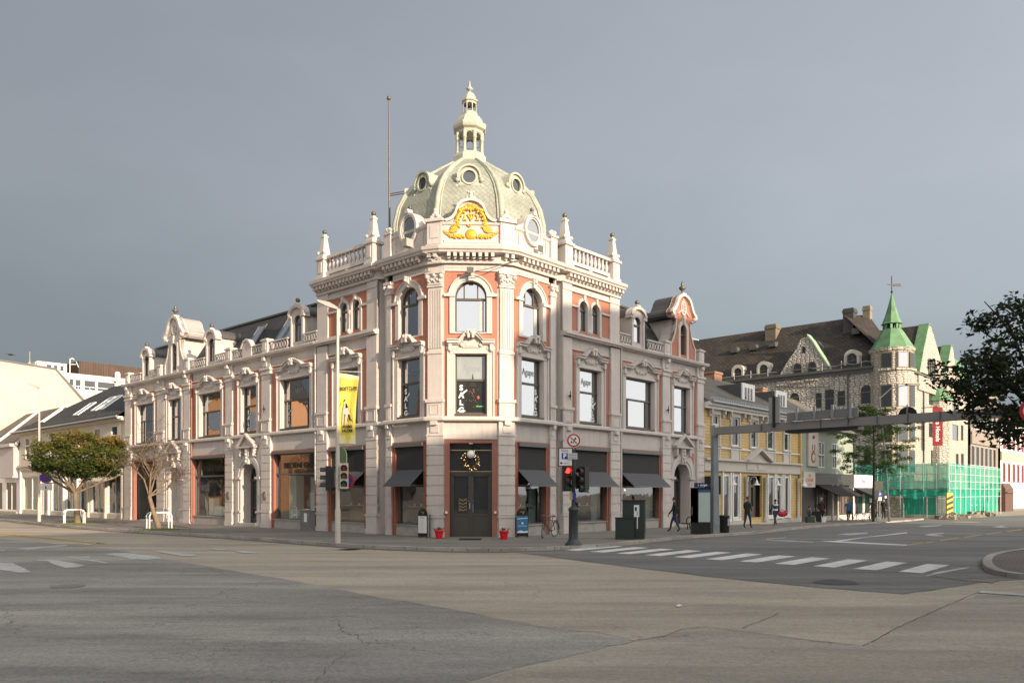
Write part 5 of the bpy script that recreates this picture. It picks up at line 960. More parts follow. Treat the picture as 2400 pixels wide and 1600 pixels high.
# ================================================================= stone hotel with green copper turret
ST = stonemat('rough_grey_stone', (.42, .395, .355), (.56, .525, .47), (.13, .115, .10), 2.0, 4.4, .10); 
STW = stonemat('rough_pale_stone', (.44, .40, .34), (.54, .49, .42), (.22, .19, .15), 2.0, 4.4, .09)  # hotel stone again, with the sunlit side's warmth put into its colour
GCOP = pm('green_copper', (.12, .25, .12), .6, .35, 1.2, .15, 10); HROOF = brickmat('brown_slate_tiles', (.034, .029, .025), (.062, .046, .031), (.012, .011, .010), .62, .36, .03, .8, .6, rot=radians(45))
o = thing('stone_hotel', 'large rough stone corner hotel with gables, brown roof and green copper turret', 'building', (37, 88, -.4))
HC = (38.2, 79.2); HL = Fm(HC, dL, nL); HR = Fm(HC, dR, nR); HW = pm('hotel_window_paint', (.15, .14, .10), .6)
def hl(x, y, n=0):
    k = (x - 1200) / 1854; ox = HC[0] - .674 * n; oy = HC[1] - .739 * n; s = (ox - oy * k) / (.739 + .674 * k); Y = oy + .674 * s; return s, 2 + (1152 - y) * Y / 1854
def hr(x, y, n=0):
    k = (x - 1200) / 1854; ox = HC[0] + .739 * n; oy = HC[1] - .6737 * n; s = (oy * k - ox) / (.6737 - .739 * k); Y = oy + .739 * s; return s, 2 + (1152 - y) * Y / 1854
def WL(f, x0, x1, y0, y1, rise=.4): a, z1 = f(x0, y0); b, _ = f(x1, y0); _, z0 = f((x0 + x1) / 2, y1); a, b = min(a, b), max(a, b); return (a, b, z0, z1, rise * (b - a))
lw = [WL(hl, 1858.5, 1882, 852, 893, .5), WL(hl, 1893, 1916, 848, 888, .5), WL(hl, 2017, 2044, 903, 946, .5), WL(hl, 1850, 1873, 921, 950, .5), WL(hl, 1933, 1955, 913, 968, .1), WL(hl, 1911, 1926, 921, 956, 0), WL(hl, 1962, 1981, 916, 951, 0), WL(hl, 1886, 1892, 0, 0, 0), WL(hl, 2022, 2043, 990, 1020, 0), WL(hl, 1960, 1985, 990, 1030, 0), WL(hl, 2024, 2044, 1052, 1090, 0)]
lw = [h for h in lw if h[2] < 30]
m = MB(); m.wall(HL, .0, 25, -1, 14.9, 0, [h for h in lw], .3); gx = [hl(*q) for q in ((1820, 905), (1828, 880), (1845, 850), (1866, 820), (1878, 795), (1893, 788), (1905, 800), (1922, 830), (1940, 855), (1950, 873), (1950, 905))]
m.build('wall', ST, o); gw = [h for h in lw if h[3] > 14.2]
m = MB(); m.prism(HL, [(a, z) for a, z in gx], -.6, .12); gb = m.build('stone_gable', ST, o)
for h in lw:
    if h in gw: 
        continue
    simplewin(HL, h[0], h[1], h[2], h[3], o, 0, HW, GLASSD, h[4], trans=h[2] + (h[3] - h[2]) * .62)
for h in gw: winframe(HL, h[0], h[1], h[2], h[3], .14, h[4], (), h[2] + (h[3] - h[2]) * .62, HW, GLASSD, .1, parent=gb); m = MB(); m.box(HL, h[0] - .15, h[1] + .15, .1, .3, h[2] - .2, h[2]); m.build('sill', STW, gb)
a, z = hl(1885, 820); MB().box(HL, a - .15, a + .15, .1, .14, z - .35, z + .35).build('slit', BLACK, gb)
m = MB(); U = [hl(*q) for q in ((1893, 786), (1905, 800), (1925, 832), (1950, 868))]; m.strip(HL, [(a_, z_ + .15) for a_, z_ in U], [(a_, z_ - .1) for a_, z_ in U], -.8, .2); m.build('gable_coping', pm('pale_green_copper', (.3, .42, .28), .6), gb)
m = MB(); U = [(a_, z_ - .1) for a_, z_ in gx]; m.prism(HL, U, -5.0, -.6); m.build('gable_roof', ZINC, gb)
# roofs
m = MB(); ez = 14.7; rz = 21.4; m.add([HL(-1, .3, ez), HL(27, .3, ez), HL(27, -6.5, rz), HL(4.5, -6.5, rz), HR(-.5, .3, ez), HR(36, .3, ez), HR(36, -6.5, rz), HR(4.5, -6.5, rz)], [(0, 1, 2, 3), (0, 3, 7, 4), (4, 5, 6, 7)]); m.build('roof', HROOF, o)
m = MB(); m.box(HL, 0, 25, .0, .45, ez - .15, ez + .1); m.box(HL, 0, 25, 0, .25, ez - .5, ez - .15); m.box(HR, 0, 32, 0, .35, ez - .1, ez + .1); m.build('eaves', GFRAME, o)
m = MB(); m.tube([HL(a_, .35, ez + .5 + .12 * sin(a_ * 3)) for a_ in np.arange(.5, 8.5, .5)], .05, 4); [m.tube([HL(a_, .35, ez), HL(a_, .35, ez + .9)], .05, 4) for a_ in (1, 3, 5, 7, 13, 15, 17)]; m.tube([HL(12, .35, ez + .45), HL(19, .35, ez + .45)], .05, 4); m.build('snow_rail', STEEL, o)
for x0, x1, y0, y1 in ((1717, 1745, 866, 889), (1776, 1807, 858, 884), (1980, 2016, 832, 861)):
    a, z1 = hl((x0 + x1) / 2, y0, -.5); z0 = ez + .1; w = (hl(x0, y0)[0] - hl(x1, y0)[0]) / 2; m = MB()
    m.strip(HL, arcpts(a - w, a + w, z1 + .55, w * .95), arcpts(a - w * .68, a + w * .68, z1 + .15, w * .6), -2.5, -.2); m.box(HL, a - w, a - w * .68, -2.5, -.2, z0, z1 - w * .3); m.box(HL, a + w * .68, a + w, -2.5, -.2, z0, z1 - w * .3); d_ = m.build('dormer', LB_, o)
    winframe(HL, a - w * .68, a + w * .68, z0, z1 + .15, -.5, w * .6, [(a, z0, z1)], z0 + (z1 - z0) * .6, HW, GLASSD, .08, parent=d_)
for px0, px1, y0, y1, mt, n in ((1795, 1827, 762, 792, pm('weathered_chimney', (.16, .135, .10), .9, .3), -5.5), (1976, 2008, 724, 772, ZINC, -5), (2022, 2044, 718, 765, pm('stucco_chimney', (.22, .19, .14), .9, .2), -6)):
    a, z1 = hl((px0 + px1) / 2, y0, n); _, z0 = hl((px0 + px1) / 2, y1, n); w = abs(hl(px0, y0, n)[0] - hl(px1, y0, n)[0]) / 2.6
    m = MB(); m.box(HL, a - w, a + w, n - w, n + w, z0 - 2, z1); m.box(HL, a - w * 1.12, a + w * 1.12, n - w * 1.12, n + w * 1.12, z1 - .5, z1 - .2); m.build('chimney', mt, o)
for x, y in ((1724, 822), (1768, 816), (1813, 808), (2008, 778)): a, z = hl(x, y, -4); m = MB(); m.box(HL, a - .5, a + .3, -4.1, -3.3, z - .3, z + .3); m.build('roof_vent', GFRAME, o)
# turret
TU = Fm((38.6, 80.4), (1, 0), (0, 1)); m = MB(); m.lathe(TU, 0, 0, 0, [(2.05, -1), (2.05, 14.0), (2.0, 14.0), (2.0, 16.0), (2.15, 16.1), (2.2, 16.4)], 16, False, .2); m.build('turret_wall', STW, o)
m = MB(); m.lathe(TU, 0, 0, 0, [(2.25, 16.3), (2.1, 16.45), (1.65, 17.2), (1.2, 18.0), (.9, 18.45), (.78, 18.5)], 8, False, .25); m.lathe(TU, 0, 0, 0, [(1.05, 19.0), (.9, 19.15), (.62, 19.9), (.34, 20.9), (.12, 21.8), (.06, 22.1)], 8, False, .25); m.build('turret_roof', GCOP, o)
for i in range(8): t = .25 + i * pi / 4; m = MB(); f = Fm((38.6 + .72 * cos(t), 80.4 + .72 * sin(t)), (1, 0), (0, 1)); m.box(f, -.1, .1, -.1, .1, 18.5, 19.15); m.build('turret_post', GCOP, o)
m = MB(); m.lathe(TU, 0, 0, 0, [(.4, 18.5), (.4, 19.2)], 8); m.build('turret_core', BLACK, o)
m = MB(); m.tube([TU(0, 0, 22.0), TU(0, 0, 23.9)], .05, 5); m.prism(Fm((38.6, 80.4), (.9, .3), (-.3, .9)), [(-.7, 23.0), (.2, 22.95), (.3, 22.9), (1.2, 22.95), (1.2, 23.25), (.3, 23.15), (-.1, 23.05)], -.04, .04); m.ball(TU, 0, 0, 22.3, .13, 6); m.build('weather_vane', BLACK, o)
for th, w in ((-2.25, 'a'), (-1.5, 'b'), (-.85, 'c')):
    dn = (cos(th), sin(th)); f = Fm((38.6 + dn[0] * 2.0, 80.4 + dn[1] * 2.0), (-dn[1], dn[0]), dn)
    for z0, z1 in ((14.3, 15.9), (10.4, 12.7), (6.9, 8.9), (3.9, 6.2)):
        m = MB(); m.box(f, -.55, .55, -.25, .06, z0, z1); wn = m.build('turret_window', HW, o); MB().box(f, -.45, .45, .06, .075, z0 + .1, z1 - .1).build('pane', GLASS if w == 'b' and z0 > 10 else GLASSD, wn); MB().box(f, -.75, .75, -.2, .16, z0 - .22, z0).build('sill', STW, wn)
# street side
rw = []
for x0, x1, y0, y1, r in ((2177, 2190, 915, 950, 0), (2177, 2190, 990, 1025, 0), (2200, 2207, 915, 952, 0), (2208, 2214, 922, 962, .5), (2182, 2196, 1054, 1092, 0), (2213, 2220, 988, 1030, 0), (2228, 2240, 925, 962, 0), (2232, 2246, 993, 1032, 0), (2252, 2258, 995, 1032, 0), (2240, 2247, 1062, 1100, 0), (2252, 2259, 1062, 1100, 0), (2218, 2225, 1060, 1100, 0)): rw.append(WL(hr, x0, x1, y0, y1, r))
m = MB(); m.wall(HR, 0, 30, -1, 14.7, 0, rw, .3); m.box(HR, .3, 30, -9, -1, -1, 14); m.build('street_wall', STW, o)
for i, h in enumerate(rw): simplewin(HR, h[0], h[1], h[2], h[3], o, 0, HW, GLASS if i in (0, 6, 7) else GLASSD, h[4])
for xs_, apex, wl in (((2149, 2215), (2174, 762), ((2170.5, 2176.5), (2180, 2186))), ((2205, 2245), (2226, 811), ())):
    a0, _ = hr(xs_[0], 800); a1, _ = hr(xs_[1], 800); ac, zc = hr(*apex); m = MB(); pts = [(a0, 13), (a1, 13), (a1, 15.2), (ac + (a1 - ac) * .45, zc - 2.2), (ac + .5, zc), (ac - .5, zc), (ac - (ac - a0) * .55, zc - 2.6), (a0, 15.0)]; m.prism(HR, pts, -.5, .2); g_ = m.build('street_gable', STW, o)
    m = MB(); up = [(a0 - .1, 14.9), (ac - (ac - a0) * .55 - .1, zc - 2.5), (ac - .55, zc + .1), (ac + .5, zc + .1)]; m.strip(HR, up, [(x + .12, z - .1) for x, z in up], -.75, .3); m.build('copper_coping', GCOP, g_); m = MB(); m.prism(HR, pts, -6, -.5); m.build('gable_roof', HROOF, g_)
    for x0, x1 in wl: h = WL(hr, x0, x1, 838, 886, .5); winframe(HR, h[0], h[1], h[2], h[3], .22, h[4], (), None, HW, GLASSD, .08, parent=g_)
    if wl: 
        m = MB(); [m.box(HR, ac - .8 + j * .6, ac - .45 + j * .6, .2, .24, zc - 5, zc - 3.9) for j in range(3)]; m.build('slit', BLACK, g_)
a, z = hr(2195, 905); m = MB(); m.lathe(HR, a, .1, 0, [(1.5, 2), (1.5, 12.4)], 8, False, .4); m.build('oriel', STW, o); m = MB(); m.lathe(HR, a, .1, 12.3, [(1.75, 0), (1.2, .9), (.1, 1.9)], 8, False, .4); m.build('oriel_roof', GCOP, o)
a, z = hr(2260, 840, -1); m = MB(); m.lathe(HR, a - 4, -2.4, z - 3.2, [(2.6, -1), (2.5, .8), (1.8, 2.2), (.8, 3.2), (.05, 3.7)], 10); m.build('copper_dome', GCOP, o)
for x in (2163, 2224): a, _ = hr(x, 1000); m = MB(); m.tube([HR(a, .1, 0), HR(a, .1, 14.5)], .1, 5); m.build('downpipe', GFRAME, o)
a, _ = hl(1989, 900); m = MB(); m.tube([HL(a, .1, 0), HL(a, .1, 14.5)], .1, 5); m.build('downpipe', GFRAME, o)
# hotel banner
bn = thing('hotel_banner', 'tall dark red vertical hotel banner on the stone hotel wall', 'banner', HR(9.6, .6, 9)); f = Fm(HR.xy(9.6, 1.6), (.985, -.17), (-.17, -.985)); m = MB(); _, zt = hr(2180, 962); _, zb = hr(2180, 1048); m.box(f, -.5, .5, -.03, .03, zb, zt); m.build('cloth', pm('dark_red_cloth', (.21, .012, .016), .8, .06), bn)
t = MB(); text_mb(t, f, "Rica Hotels", .0, .035, (zb + zt) / 2 - .2, .62, rot=-pi / 2, bold=.005); t.build('lettering', WHT, bn); MB().tube([HR(9.6, 0, zt + .05), f(.0, 0, zt + .05)], .04, 5).build('bracket', BLACK, bn)
# dark ground-floor canopy, entrance
m = MB(); m.box(HL, 1.5, 12, .02, .2, -.6, 3.1); g_ = m.build('ground_floor_wall', stonemat('dark_base_stone', (.13, .12, .10), (.19, .17, .145), (.05, .045, .04), 1.3, 3.6, .1), o); m = MB(); m.box(HL, 4.4, 5.8, .2, .26, -.5, 2.6); m.build('dark_doors', pm('brown_dark_door', (.04, .02, .015), .4), o); m = MB(); m.box(HL, 7, 14.5, .2, .3, -.4, 2.9); m.build('dark_shop_glass', GLASSD, o)
m = MB()
for z in (.8, 1.4, 2.0): m.tube([HL(9, .5, z), HL(14, .5, z)], .05, 4)
m.build('window_rail', STEEL, o)
m = MB(); m.prism(Fm(HL.xy(8.5), nL, dL), [(.1, 3.3), (1.3, 2.9), (1.3, 2.6), (.1, 2.7)], 0, 6); m.build('green_awning', pm('dark_green_awning', (.015, .05, .035), .9), o)
# ---- scaffold with green netting
NET = bpy.data.materials.new('green_netting'); NET.use_nodes = True; n_ = NET.node_tree.nodes; l_ = NET.node_tree.links; b_ = n_['Principled BSDF']; b_.inputs['Base Color'].default_value = (.02, .42, .30, 1); b_.inputs['Roughness'].default_value = .8
tr = n_.new('ShaderNodeBsdfTransparent'); tl = n_.new('ShaderNodeBsdfTranslucent'); tl.inputs[0].default_value = (.03, .5, .36, 1); m1 = n_.new('ShaderNodeMixShader'); m1.inputs[0].default_value = .35; l_.new(b_.outputs[0], m1.inputs[1]); l_.new(tl.outputs[0], m1.inputs[2]); m2 = n_.new('ShaderNodeMixShader'); m2.inputs[0].default_value = .72; l_.new(tr.outputs[0], m2.inputs[1]); l_.new(m1.outputs[0], m2.inputs[2]); l_.new(m2.outputs[0], n_['Material Output'].inputs[0])
NET2 = NET.copy(); NET2.name = 'dense_green_netting'; [setattr(q.inputs[0], 'default_value', .95) for q in NET2.node_tree.nodes if q.type == 'MIX_SHADER' and q.inputs[1].links[0].from_node.type == 'BSDF_TRANSPARENT']
o = thing('scaffold', 'scaffold wrapped in green netting around the foot of the stone hotel', 'scaffold', (41, 76, -.4)); SC0 = (40.8, 74.0); SL = Fm(SC0, dL, nL); SR_ = Fm(SC0, dR, nR); ZT = 4.7
def cloth(fr, a0, a1, z0, z1, mt, k=40, n=0, sag=.0):
    m = MB(); nz_ = 6
    vs = [fr(a0 + (a1 - a0) * i / k, n + .10 * sin(i * 1.9) + .06 * sin(i * .7 + j), z0 + (z1 - z0) * j / nz_ + (sag * sin(i * .5) if j == 0 else 0)) for j in range(nz_ + 1) for i in range(k + 1)]
    m.add(vs, [(j * (k + 1) + i, j * (k + 1) + i + 1, (j + 1) * (k + 1) + i + 1, (j + 1) * (k + 1) + i) for j in range(nz_) for i in range(k)], True); m.build('netting', mt, o)
cloth(SL, 0, 12.5, 1.9, ZT, NET); cloth(SL, 0, 11, 1.5, 2.2, NET2, n=.1, sag=.2); cloth(SR_, 0, 22, 2.0, ZT, NET); cloth(SR_, .8, 11, -.3, 2.4, NET2); cloth(SR_, 15.5, 21, -.2, 2.4, NET2); cloth(SR_, 11, 15.5, 0, 2.5, NET); cloth(SL, 1.2, 4.2, -.2, 1.7, NET2, n=-1.2)
for fr, L in ((SL, 12.5), (SR_, 22)):
    k = int(L / 2)
    for i in range(k + 1):
        a = i * L / k; m = MB(); m.tube([fr(a, .12, -.55), fr(a, .12, ZT + .1)], .035, 5); m.tube([fr(a, -1.0, -.55), fr(a, -1.0, ZT)], .04, 5); m.build('standard', STEEL if fr is SL else WHITE, o)
    for z in (1.5, 2.3, 3.0, 3.7, 4.5): m = MB(); m.tube([fr(0, .12, z), fr(L, .12, z)], .022, 5); m.build('ledger', STEEL if fr is SL else WHITE, o)
m = MB(); m.box(SL, 0, 11, -1.0, 0, 2.2, 2.28); m.box(SR_, 0, 22, -1, 0, 2.3, 2.38); m.build('deck', WOODI, o)
m = MB(); m.box(SR_, 9, 18, -.6, 0, .55, .7); m.box(SR_, 9, 18, -.6, 0, 1.2, 1.3); m.build('planks', LB_, o)
# striped marker post, rubble
m = MB(); f = Fm(SL.xy(-.2, .4), (1, 0), (0, 1)); YS = pm('hazard_yellow', (.65, .5, .03), .5); m.cur = 0; m.box(f, -.28, .28, -.1, .1, -.5, 1.9); mk = tag(m.build('hazard_post', YS), 'yellow and black striped hazard panel at the corner of the scaffold', 'hazard panel'); m = MB(); [m.prism(f, [(-.28, -.3 + i * .5), (.28, -.05 + i * .5), (.28, .2 + i * .5), (-.28, -.05 + i * .5)], -.115, -.1) for i in range(4)]; m.build('black_stripes', BLACK, mk)
m = MB()
for i in range(60): a = random.uniform(-2.5, 13); m.box(Fm(SR_.xy(a, random.uniform(.0, 1.2)), (cos(i), sin(i)), (-sin(i), cos(i))), 0, random.uniform(.2, .9), 0, random.uniform(.1, .4), -.5, random.uniform(-.4, .05))
tag(m.build('rubble', pm('rubble_mix', (.25, .22, .17), .9, .5, 2), kind='stuff'), 'heap of pale building rubble and planks in front of the scaffold', 'rubble')
# ---- buildings further down the street
GRY = pm('grey_concrete', (.26, .22, .185), .8, .12, .6)
o = thing('grey_office_building', 'grey concrete office building with tall window bands beyond the stone hotel', 'building', HR(40, -4, 0)); m = MB(); hw = [(30.6 + i * 2.5, 32.5 + i * 2.5, z, z + 2.6, 0) for i in range(6) for z in (5.4, 10.2)]
m.wall(HR, 30.05, 46, -1, 15.5, .3, hw, .3); m.box(HR, 30.05, 46, -9, -.6, -1, 15.4); m.box(HR, 30.05, 46, .3, .5, 8.2, 9.8); m.build('wall', GRY, o)
for h in hw: simplewin(HR, h[0], h[1], h[2], h[3], o, .3)
o = thing('red_window_building', 'white building with rows of dark red windows at the far right of the street', 'building', HR(60, -4, 0)); m = MB(); hw = [(47.5 + i * 3.4, 49.6 + i * 3.4, z, z + 2.8, 0) for i in range(8) for z in (3.4, 8.2)]
m.wall(HR, 46.05, 78, -1, 12.2, .6, hw, .3); m.box(HR, 46.05, 78, -9, -.4, -1, 12); m.build('wall', WHITE, o); MB().box(HR, 46.05, 78, .6, .8, 6.6, 7.8).build('cream_band', pm('pale_yellow_paint', (.52, .48, .28), .7), o)
for h in hw: simplewin(HR, h[0], h[1], h[2], h[3], o, .6, pm('dark_red_windows', (.2, .03, .03), .5), pm('red_shutter', (.16, .03, .03), .5), fw=.3)
m = MB(); m.prism(Fm(HR.xy(46), nR, dR), [(1, 12.2), (-4, 16), (-9, 12)], 0, 32); m.build('roof', pm('red_brown_roof', (.2, .07, .05), .8, .1), o)
o = thing('brown_kiosk', 'brown rounded kiosk or parked van shape at the foot of the red-windowed building', 'kiosk', HR(38, 2.5, 0)); m = MB(); f = Fm(HR.xy(33, 1.4), nR, dR); m.prism(f, [(0, -1), (0, 2.6), (.3, 3.1), (1.8, 3.1), (2.2, 2.4), (2.2, -1)], 0, 5); m.build('body', pm('brown_boarding', (.11, .055, .04), .7, .3, 3), o); m = MB(); m.box(f, -.1, 2.5, -.1, 5.1, 1.9, 2.0); m.build('ledge', GFRAME, o)
# ================================================================= ground: road sheet, pavements, kerbs, paint
def gridmesh(mb, xs, ys, h):
    nx, ny = len(xs), len(ys); v = [(x, y, h + gz(x, y)) for y in ys for x in xs]; mb.add(v, [(j * nx + i, j * nx + i + 1, (j + 1) * nx + i + 1, (j + 1) * nx + i) for j in range(ny - 1) for i in range(nx - 1)])
xs = [-900, -500, -300, -200, -150] + list(range(-120, 141, 4)) + [170, 220, 320, 500, 900]; ys = [-400, -200, -120, -80] + list(range(-60, 161, 4)) + [200, 260, 350, 500, 800, 1500]
def asphalt(name, c1, c2, cdark, crack=.5, seed=0.0, fine=.16):
    m = pm(name, c1, .82, 0, spec=.35); t = m.node_tree; n = t.nodes; l = t.links; b = n['Principled BSDF']; tc = n.new('ShaderNodeTexCoord'); mp = n.new('ShaderNodeMapping'); mp.inputs['Location'].default_value = (seed, seed * .7, 0); l.new(tc.outputs['Object'], mp.inputs[0])
    def noise(sc, d=5, r=.6, vec=None, scl=None):
        q = n.new('ShaderNodeTexNoise'); q.inputs['Scale'].default_value = sc; q.inputs['Detail'].default_value = d; q.inputs['Roughness'].default_value = r
        if scl: m2 = n.new('ShaderNodeMapping'); m2.inputs['Rotation'].default_value = (0, 0, scl[1]); m2.inputs['Scale'].default_value = scl[0]; l.new(mp.outputs[0], m2.inputs[0]); l.new(m2.outputs[0], q.inputs['Vector'])
        else: l.new(vec or mp.outputs[0], q.inputs['Vector'])
        return q.outputs[0]
    def rng_(s, a, b_, c=0, d=1):
        q = n.new('ShaderNodeMapRange'); l.new(s, q.inputs[0]); q.inputs[1].default_value = a; q.inputs[2].default_value = b_; q.inputs[3].default_value = c; q.inputs[4].default_value = d; return q.outputs[0]
    def mix(f, A, Bc):
        q = n.new('ShaderNodeMix'); q.data_type = 'RGBA'; l.new(f, q.inputs[0])
        for i, s in ((6, A), (7, Bc)):
            if isinstance(s, tuple): q.inputs[i].default_value = (*s, 1)
            else: l.new(s, q.inputs[i])
        return q.outputs[2]
    base = mix(rng_(noise(.16, 6, .65, scl=((.45, 1.5, 1), .18)), .38, .64), c1, c2)
    base = mix(rng_(noise(.5, 8, .75, scl=((.4, 1.6, 1), -.3)), .47, .7, 0, .9), base, cdark)
    tr_ = rng_(noise(.55, 5, .6, scl=((.10, 1.35, 1), radians(42.4) if name != 'asphalt_street' else radians(-47.6))), .36, .64, .76, 1.12); q0 = n.new('ShaderNodeVectorMath'); q0.operation = 'SCALE'; l.new(base, q0.inputs[0]); l.new(tr_, q0.inputs['Scale']); base = q0.outputs[0]
    if crack:
        w1 = n.new('ShaderNodeVectorMath'); w1.operation = 'MULTIPLY_ADD'; nn = n.new('ShaderNodeTexNoise'); nn.inputs['Scale'].default_value = 1.2; nn.inputs['Detail'].default_value = 4; l.new(mp.outputs[0], nn.inputs['Vector']); l.new(nn.outputs['Color'], w1.inputs[0]); w1.inputs[1].default_value = (.9, .9, .9); l.new(mp.outputs[0], w1.inputs[2])
        for sc, th, ms in ((1.6, .010, (.56, .66)), (3.4, .016, (.58, .68)), (.22, .0022, (.45, .5))):
            v = n.new('ShaderNodeTexVoronoi'); v.feature = 'DISTANCE_TO_EDGE'; v.inputs['Scale'].default_value = sc; l.new(w1.outputs[0], v.inputs['Vector'])
            ln = rng_(v.outputs['Distance'], 0, th, 1, 0); mk = rng_(noise(.22 + sc * .05, 3, .5), ms[0] - .05, ms[1] - .05, 0, crack); q = n.new('ShaderNodeMath'); q.operation = 'MULTIPLY'; l.new(ln, q.inputs[0]); l.new(mk, q.inputs[1]); base = mix(q.outputs[0], base, tuple(x * .35 for x in cdark))
    sp = noise(19, 6, .9); f = n.new('ShaderNodeVectorMath'); f.operation = 'SCALE'; l.new(base, f.inputs[0]); l.new(rng_(sp, .3, .7, 1 - fine * 2.2, 1 + fine * 2.2), f.inputs['Scale'])
    f2 = n.new('ShaderNodeVectorMath'); f2.operation = 'SCALE'; l.new(f.outputs[0], f2.inputs[0]); l.new(rng_(noise(9, 6, .75), .3, .7, .88, 1.1), f2.inputs['Scale']); l.new(f2.outputs[0], b.inputs['Base Color'])
    bp = n.new('ShaderNodeBump'); bp.inputs['Strength'].default_value = .5; bp.inputs['Distance'].default_value = .03; l.new(noise(26, 6, .85), bp.inputs['Height']); l.new(bp.outputs[0], b.inputs['Normal'])
    return m
ASB = asphalt('asphalt_dusty', (.40, .345, .27), (.34, .30, .245), (.245, .22, .185), .6, 3.0)
ASG = asphalt('asphalt_grey', (.235, .225, .208), (.34, .315, .275), (.15, .145, .135), 1.0, 11.0, .22)
ASM = asphalt('asphalt_patch', (.31, .28, .235), (.38, .33, .26), (.21, .195, .17), .45, 23.0)
ASD = asphalt('asphalt_street', (.15, .148, .142), (.205, .195, .178), (.10, .10, .098), .4, 31.0)
rd = MB(); gridmesh(rd, xs, ys, -.12); rd.build('road', ASB, kind='structure')
def sheet(name, pts, mat, lift, h=-.12, sub=2.5):
    """sheet laid on the sloping ground"""
    me = bmesh.new(); vs = [me.verts.new((x, y, 0)) for x, y in pts]; me.faces.new(vs)
    for ax in (0, 1):
        lo = min(p[ax] for p in pts); hi = max(p[ax] for p in pts); st = max(sub, (hi - lo) / 60); q = lo + st
        while q < hi: co = [0, 0, 0]; no = [0, 0, 0]; co[ax] = q; no[ax] = 1; bmesh.ops.bisect_plane(me, geom=me.verts[:] + me.edges[:] + me.faces[:], plane_co=co, plane_no=no); q += st
    for v in me.verts: v.co.z = h + lift + gz(v.co.x, v.co.y)
    m = bpy.data.meshes.new(name); me.to_mesh(m); me.free(); m.materials.append(mat); uvbox(m); return link(name, m, None, kind='structure')
def wob(p, q, k=14, a=.12): 
    d = (q[0] - p[0], q[1] - p[1]); L = max(.01, sqrt(d[0] ** 2 + d[1] ** 2)); return [(p[0] + d[0] * i / k - d[1] / L * random.uniform(-a, a) * (0 < i), p[1] + d[1] * i / k + d[0] / L * random.uniform(-a, a) * (0 < i)) for i in range(k)]
def ploop(px, a=.1, k=8):
    P_ = [gp(*q) for q in px]; o = []
    for p, q in zip(P_, P_[1:] + P_[:1]): o += wob(p, q, k, a)
    return o
# the two differently surfaced parts of the junction and the darker side street
sheet('road_patch', ploop([(-700, 1262), (0, 1262), (250, 1284), (520, 1333), (700, 1362), (880, 1398), (1090, 1434), (1300, 1476), (1492, 1501), (1220, 1562), (900, 1650), (300, 1760), (-900, 1700)], .06), ASG, .004)
sheet('road_patch', ploop([(1492, 1502), (1655, 1469), (1800, 1487), (2030, 1513), (2200, 1425), (2330, 1380), (2500, 1360), (3200, 1420), (3000, 1900), (1100, 1900), (900, 1655), (1225, 1563)], .05), ASM, .004)
sheet('side_street', ploop([(1180, 1290), (1330, 1310), (1650, 1350), (1900, 1375), (2120, 1392), (2330, 1360), (2600, 1352), (3400, 1390), (3600, 1250), (2900, 1212), (2400, 1207), (2158, 1216), (1921, 1229), (1637, 1258), (1530, 1268), (1442, 1278), (1308, 1287)], .05), ASD, .008)
for i, px in enumerate([[(1492, 1501), (1560, 1490), (1600, 1474), (1655, 1469), (1720, 1478), (1800, 1487), (1900, 1502), (2022, 1514)], [(2022, 1514), (2060, 1496), (2120, 1462), (2190, 1432), (2240, 1410), (2310, 1380)], [(1490, 1502), (1400, 1482), (1300, 1476), (1180, 1452), (1000, 1418), (880, 1398)], [(1740, 1472), (1790, 1452), (1835, 1434)]]):
    pts = []
    P_ = [gp(*q) for q in px]
    for p, q in zip(P_, P_[1:]): pts += wob(p, q, 7, .03)
    up = pts; w = .009; poly = [(x, y + w * random.uniform(.5, 1.6)) for x, y in up] + [(x, y - w * random.uniform(.5, 1.6)) for x, y in up[::-1]]
    m = MB(); k = len(up)
    for j in range(k - 1): m.add([(poly[j][0], poly[j][1], 0), (poly[j + 1][0], poly[j + 1][1], 0), (poly[2 * k - 2 - j][0], poly[2 * k - 2 - j][1], 0), (poly[2 * k - 1 - j][0], poly[2 * k - 1 - j][1], 0)], [(0, 1, 2, 3)])
    m.v = [(x, y, -.12 + .0125 + gz(x, y)) for x, y, z in m.v]; m.build('asphalt_crack', pm('crack_tar', (.045, .042, .04), .9, 0), kind='structure')
# pavements
KL = [(-250, 1205.5), (-60, 1214), (0, 1219.8), (153, 1235), (325, 1248), (520, 1260), (645, 1269), (787, 1280), (860, 1284.5), (927, 1287.5), (1020, 1291), (1130, 1292.5), (1220, 1291.5), (1308, 1288.5), (1380, 1284.5), (1442, 1280), (1530, 1270), (1637, 1260), (1768, 1251), (1921, 1235), (2040, 1227.5), (2120, 1222), (2165, 1217.5)]
KP = [gp(*q) for q in KL]
def smooth(P_, k=3):
    o = []
    for i in range(len(P_) - 1):
        p0, p1, p2, p3 = P_[max(0, i - 1)], P_[i], P_[i + 1], P_[min(len(P_) - 1, i + 2)]
        for j in range(k): t = j / k; o.append(tuple(.5 * ((2 * p1[a]) + (-p0[a] + p2[a]) * t + (2 * p0[a] - 5 * p1[a] + 4 * p2[a] - p3[a]) * t * t + (-p0[a] + 3 * p1[a] - 3 * p2[a] + p3[a]) * t ** 3) for a in (0, 1)))
    return o + [P_[-1]]
KP = smooth(KP, 3)
PAVE = asphalt('pavement_surface', (.235, .21, .185), (.185, .17, .155), (.13, .125, .115), .5, 51.0, .12)
inner = [FR.xy(49, -1.0), FR.xy(17, -.25), FR.xy(3, -.5), FF.xy(2.2, -.6), FF.xy(.1, -.6), FL.xy(3, -.5), FL.xy(60, -.4), FL.xy(78, -.2)]
ppoly = KP + [gp(2180, 1214, 0), FR.xy(52, 3.5)] + inner
sheet('pavement', [(x, y) for x, y in ppoly], PAVE, 0, h=0)
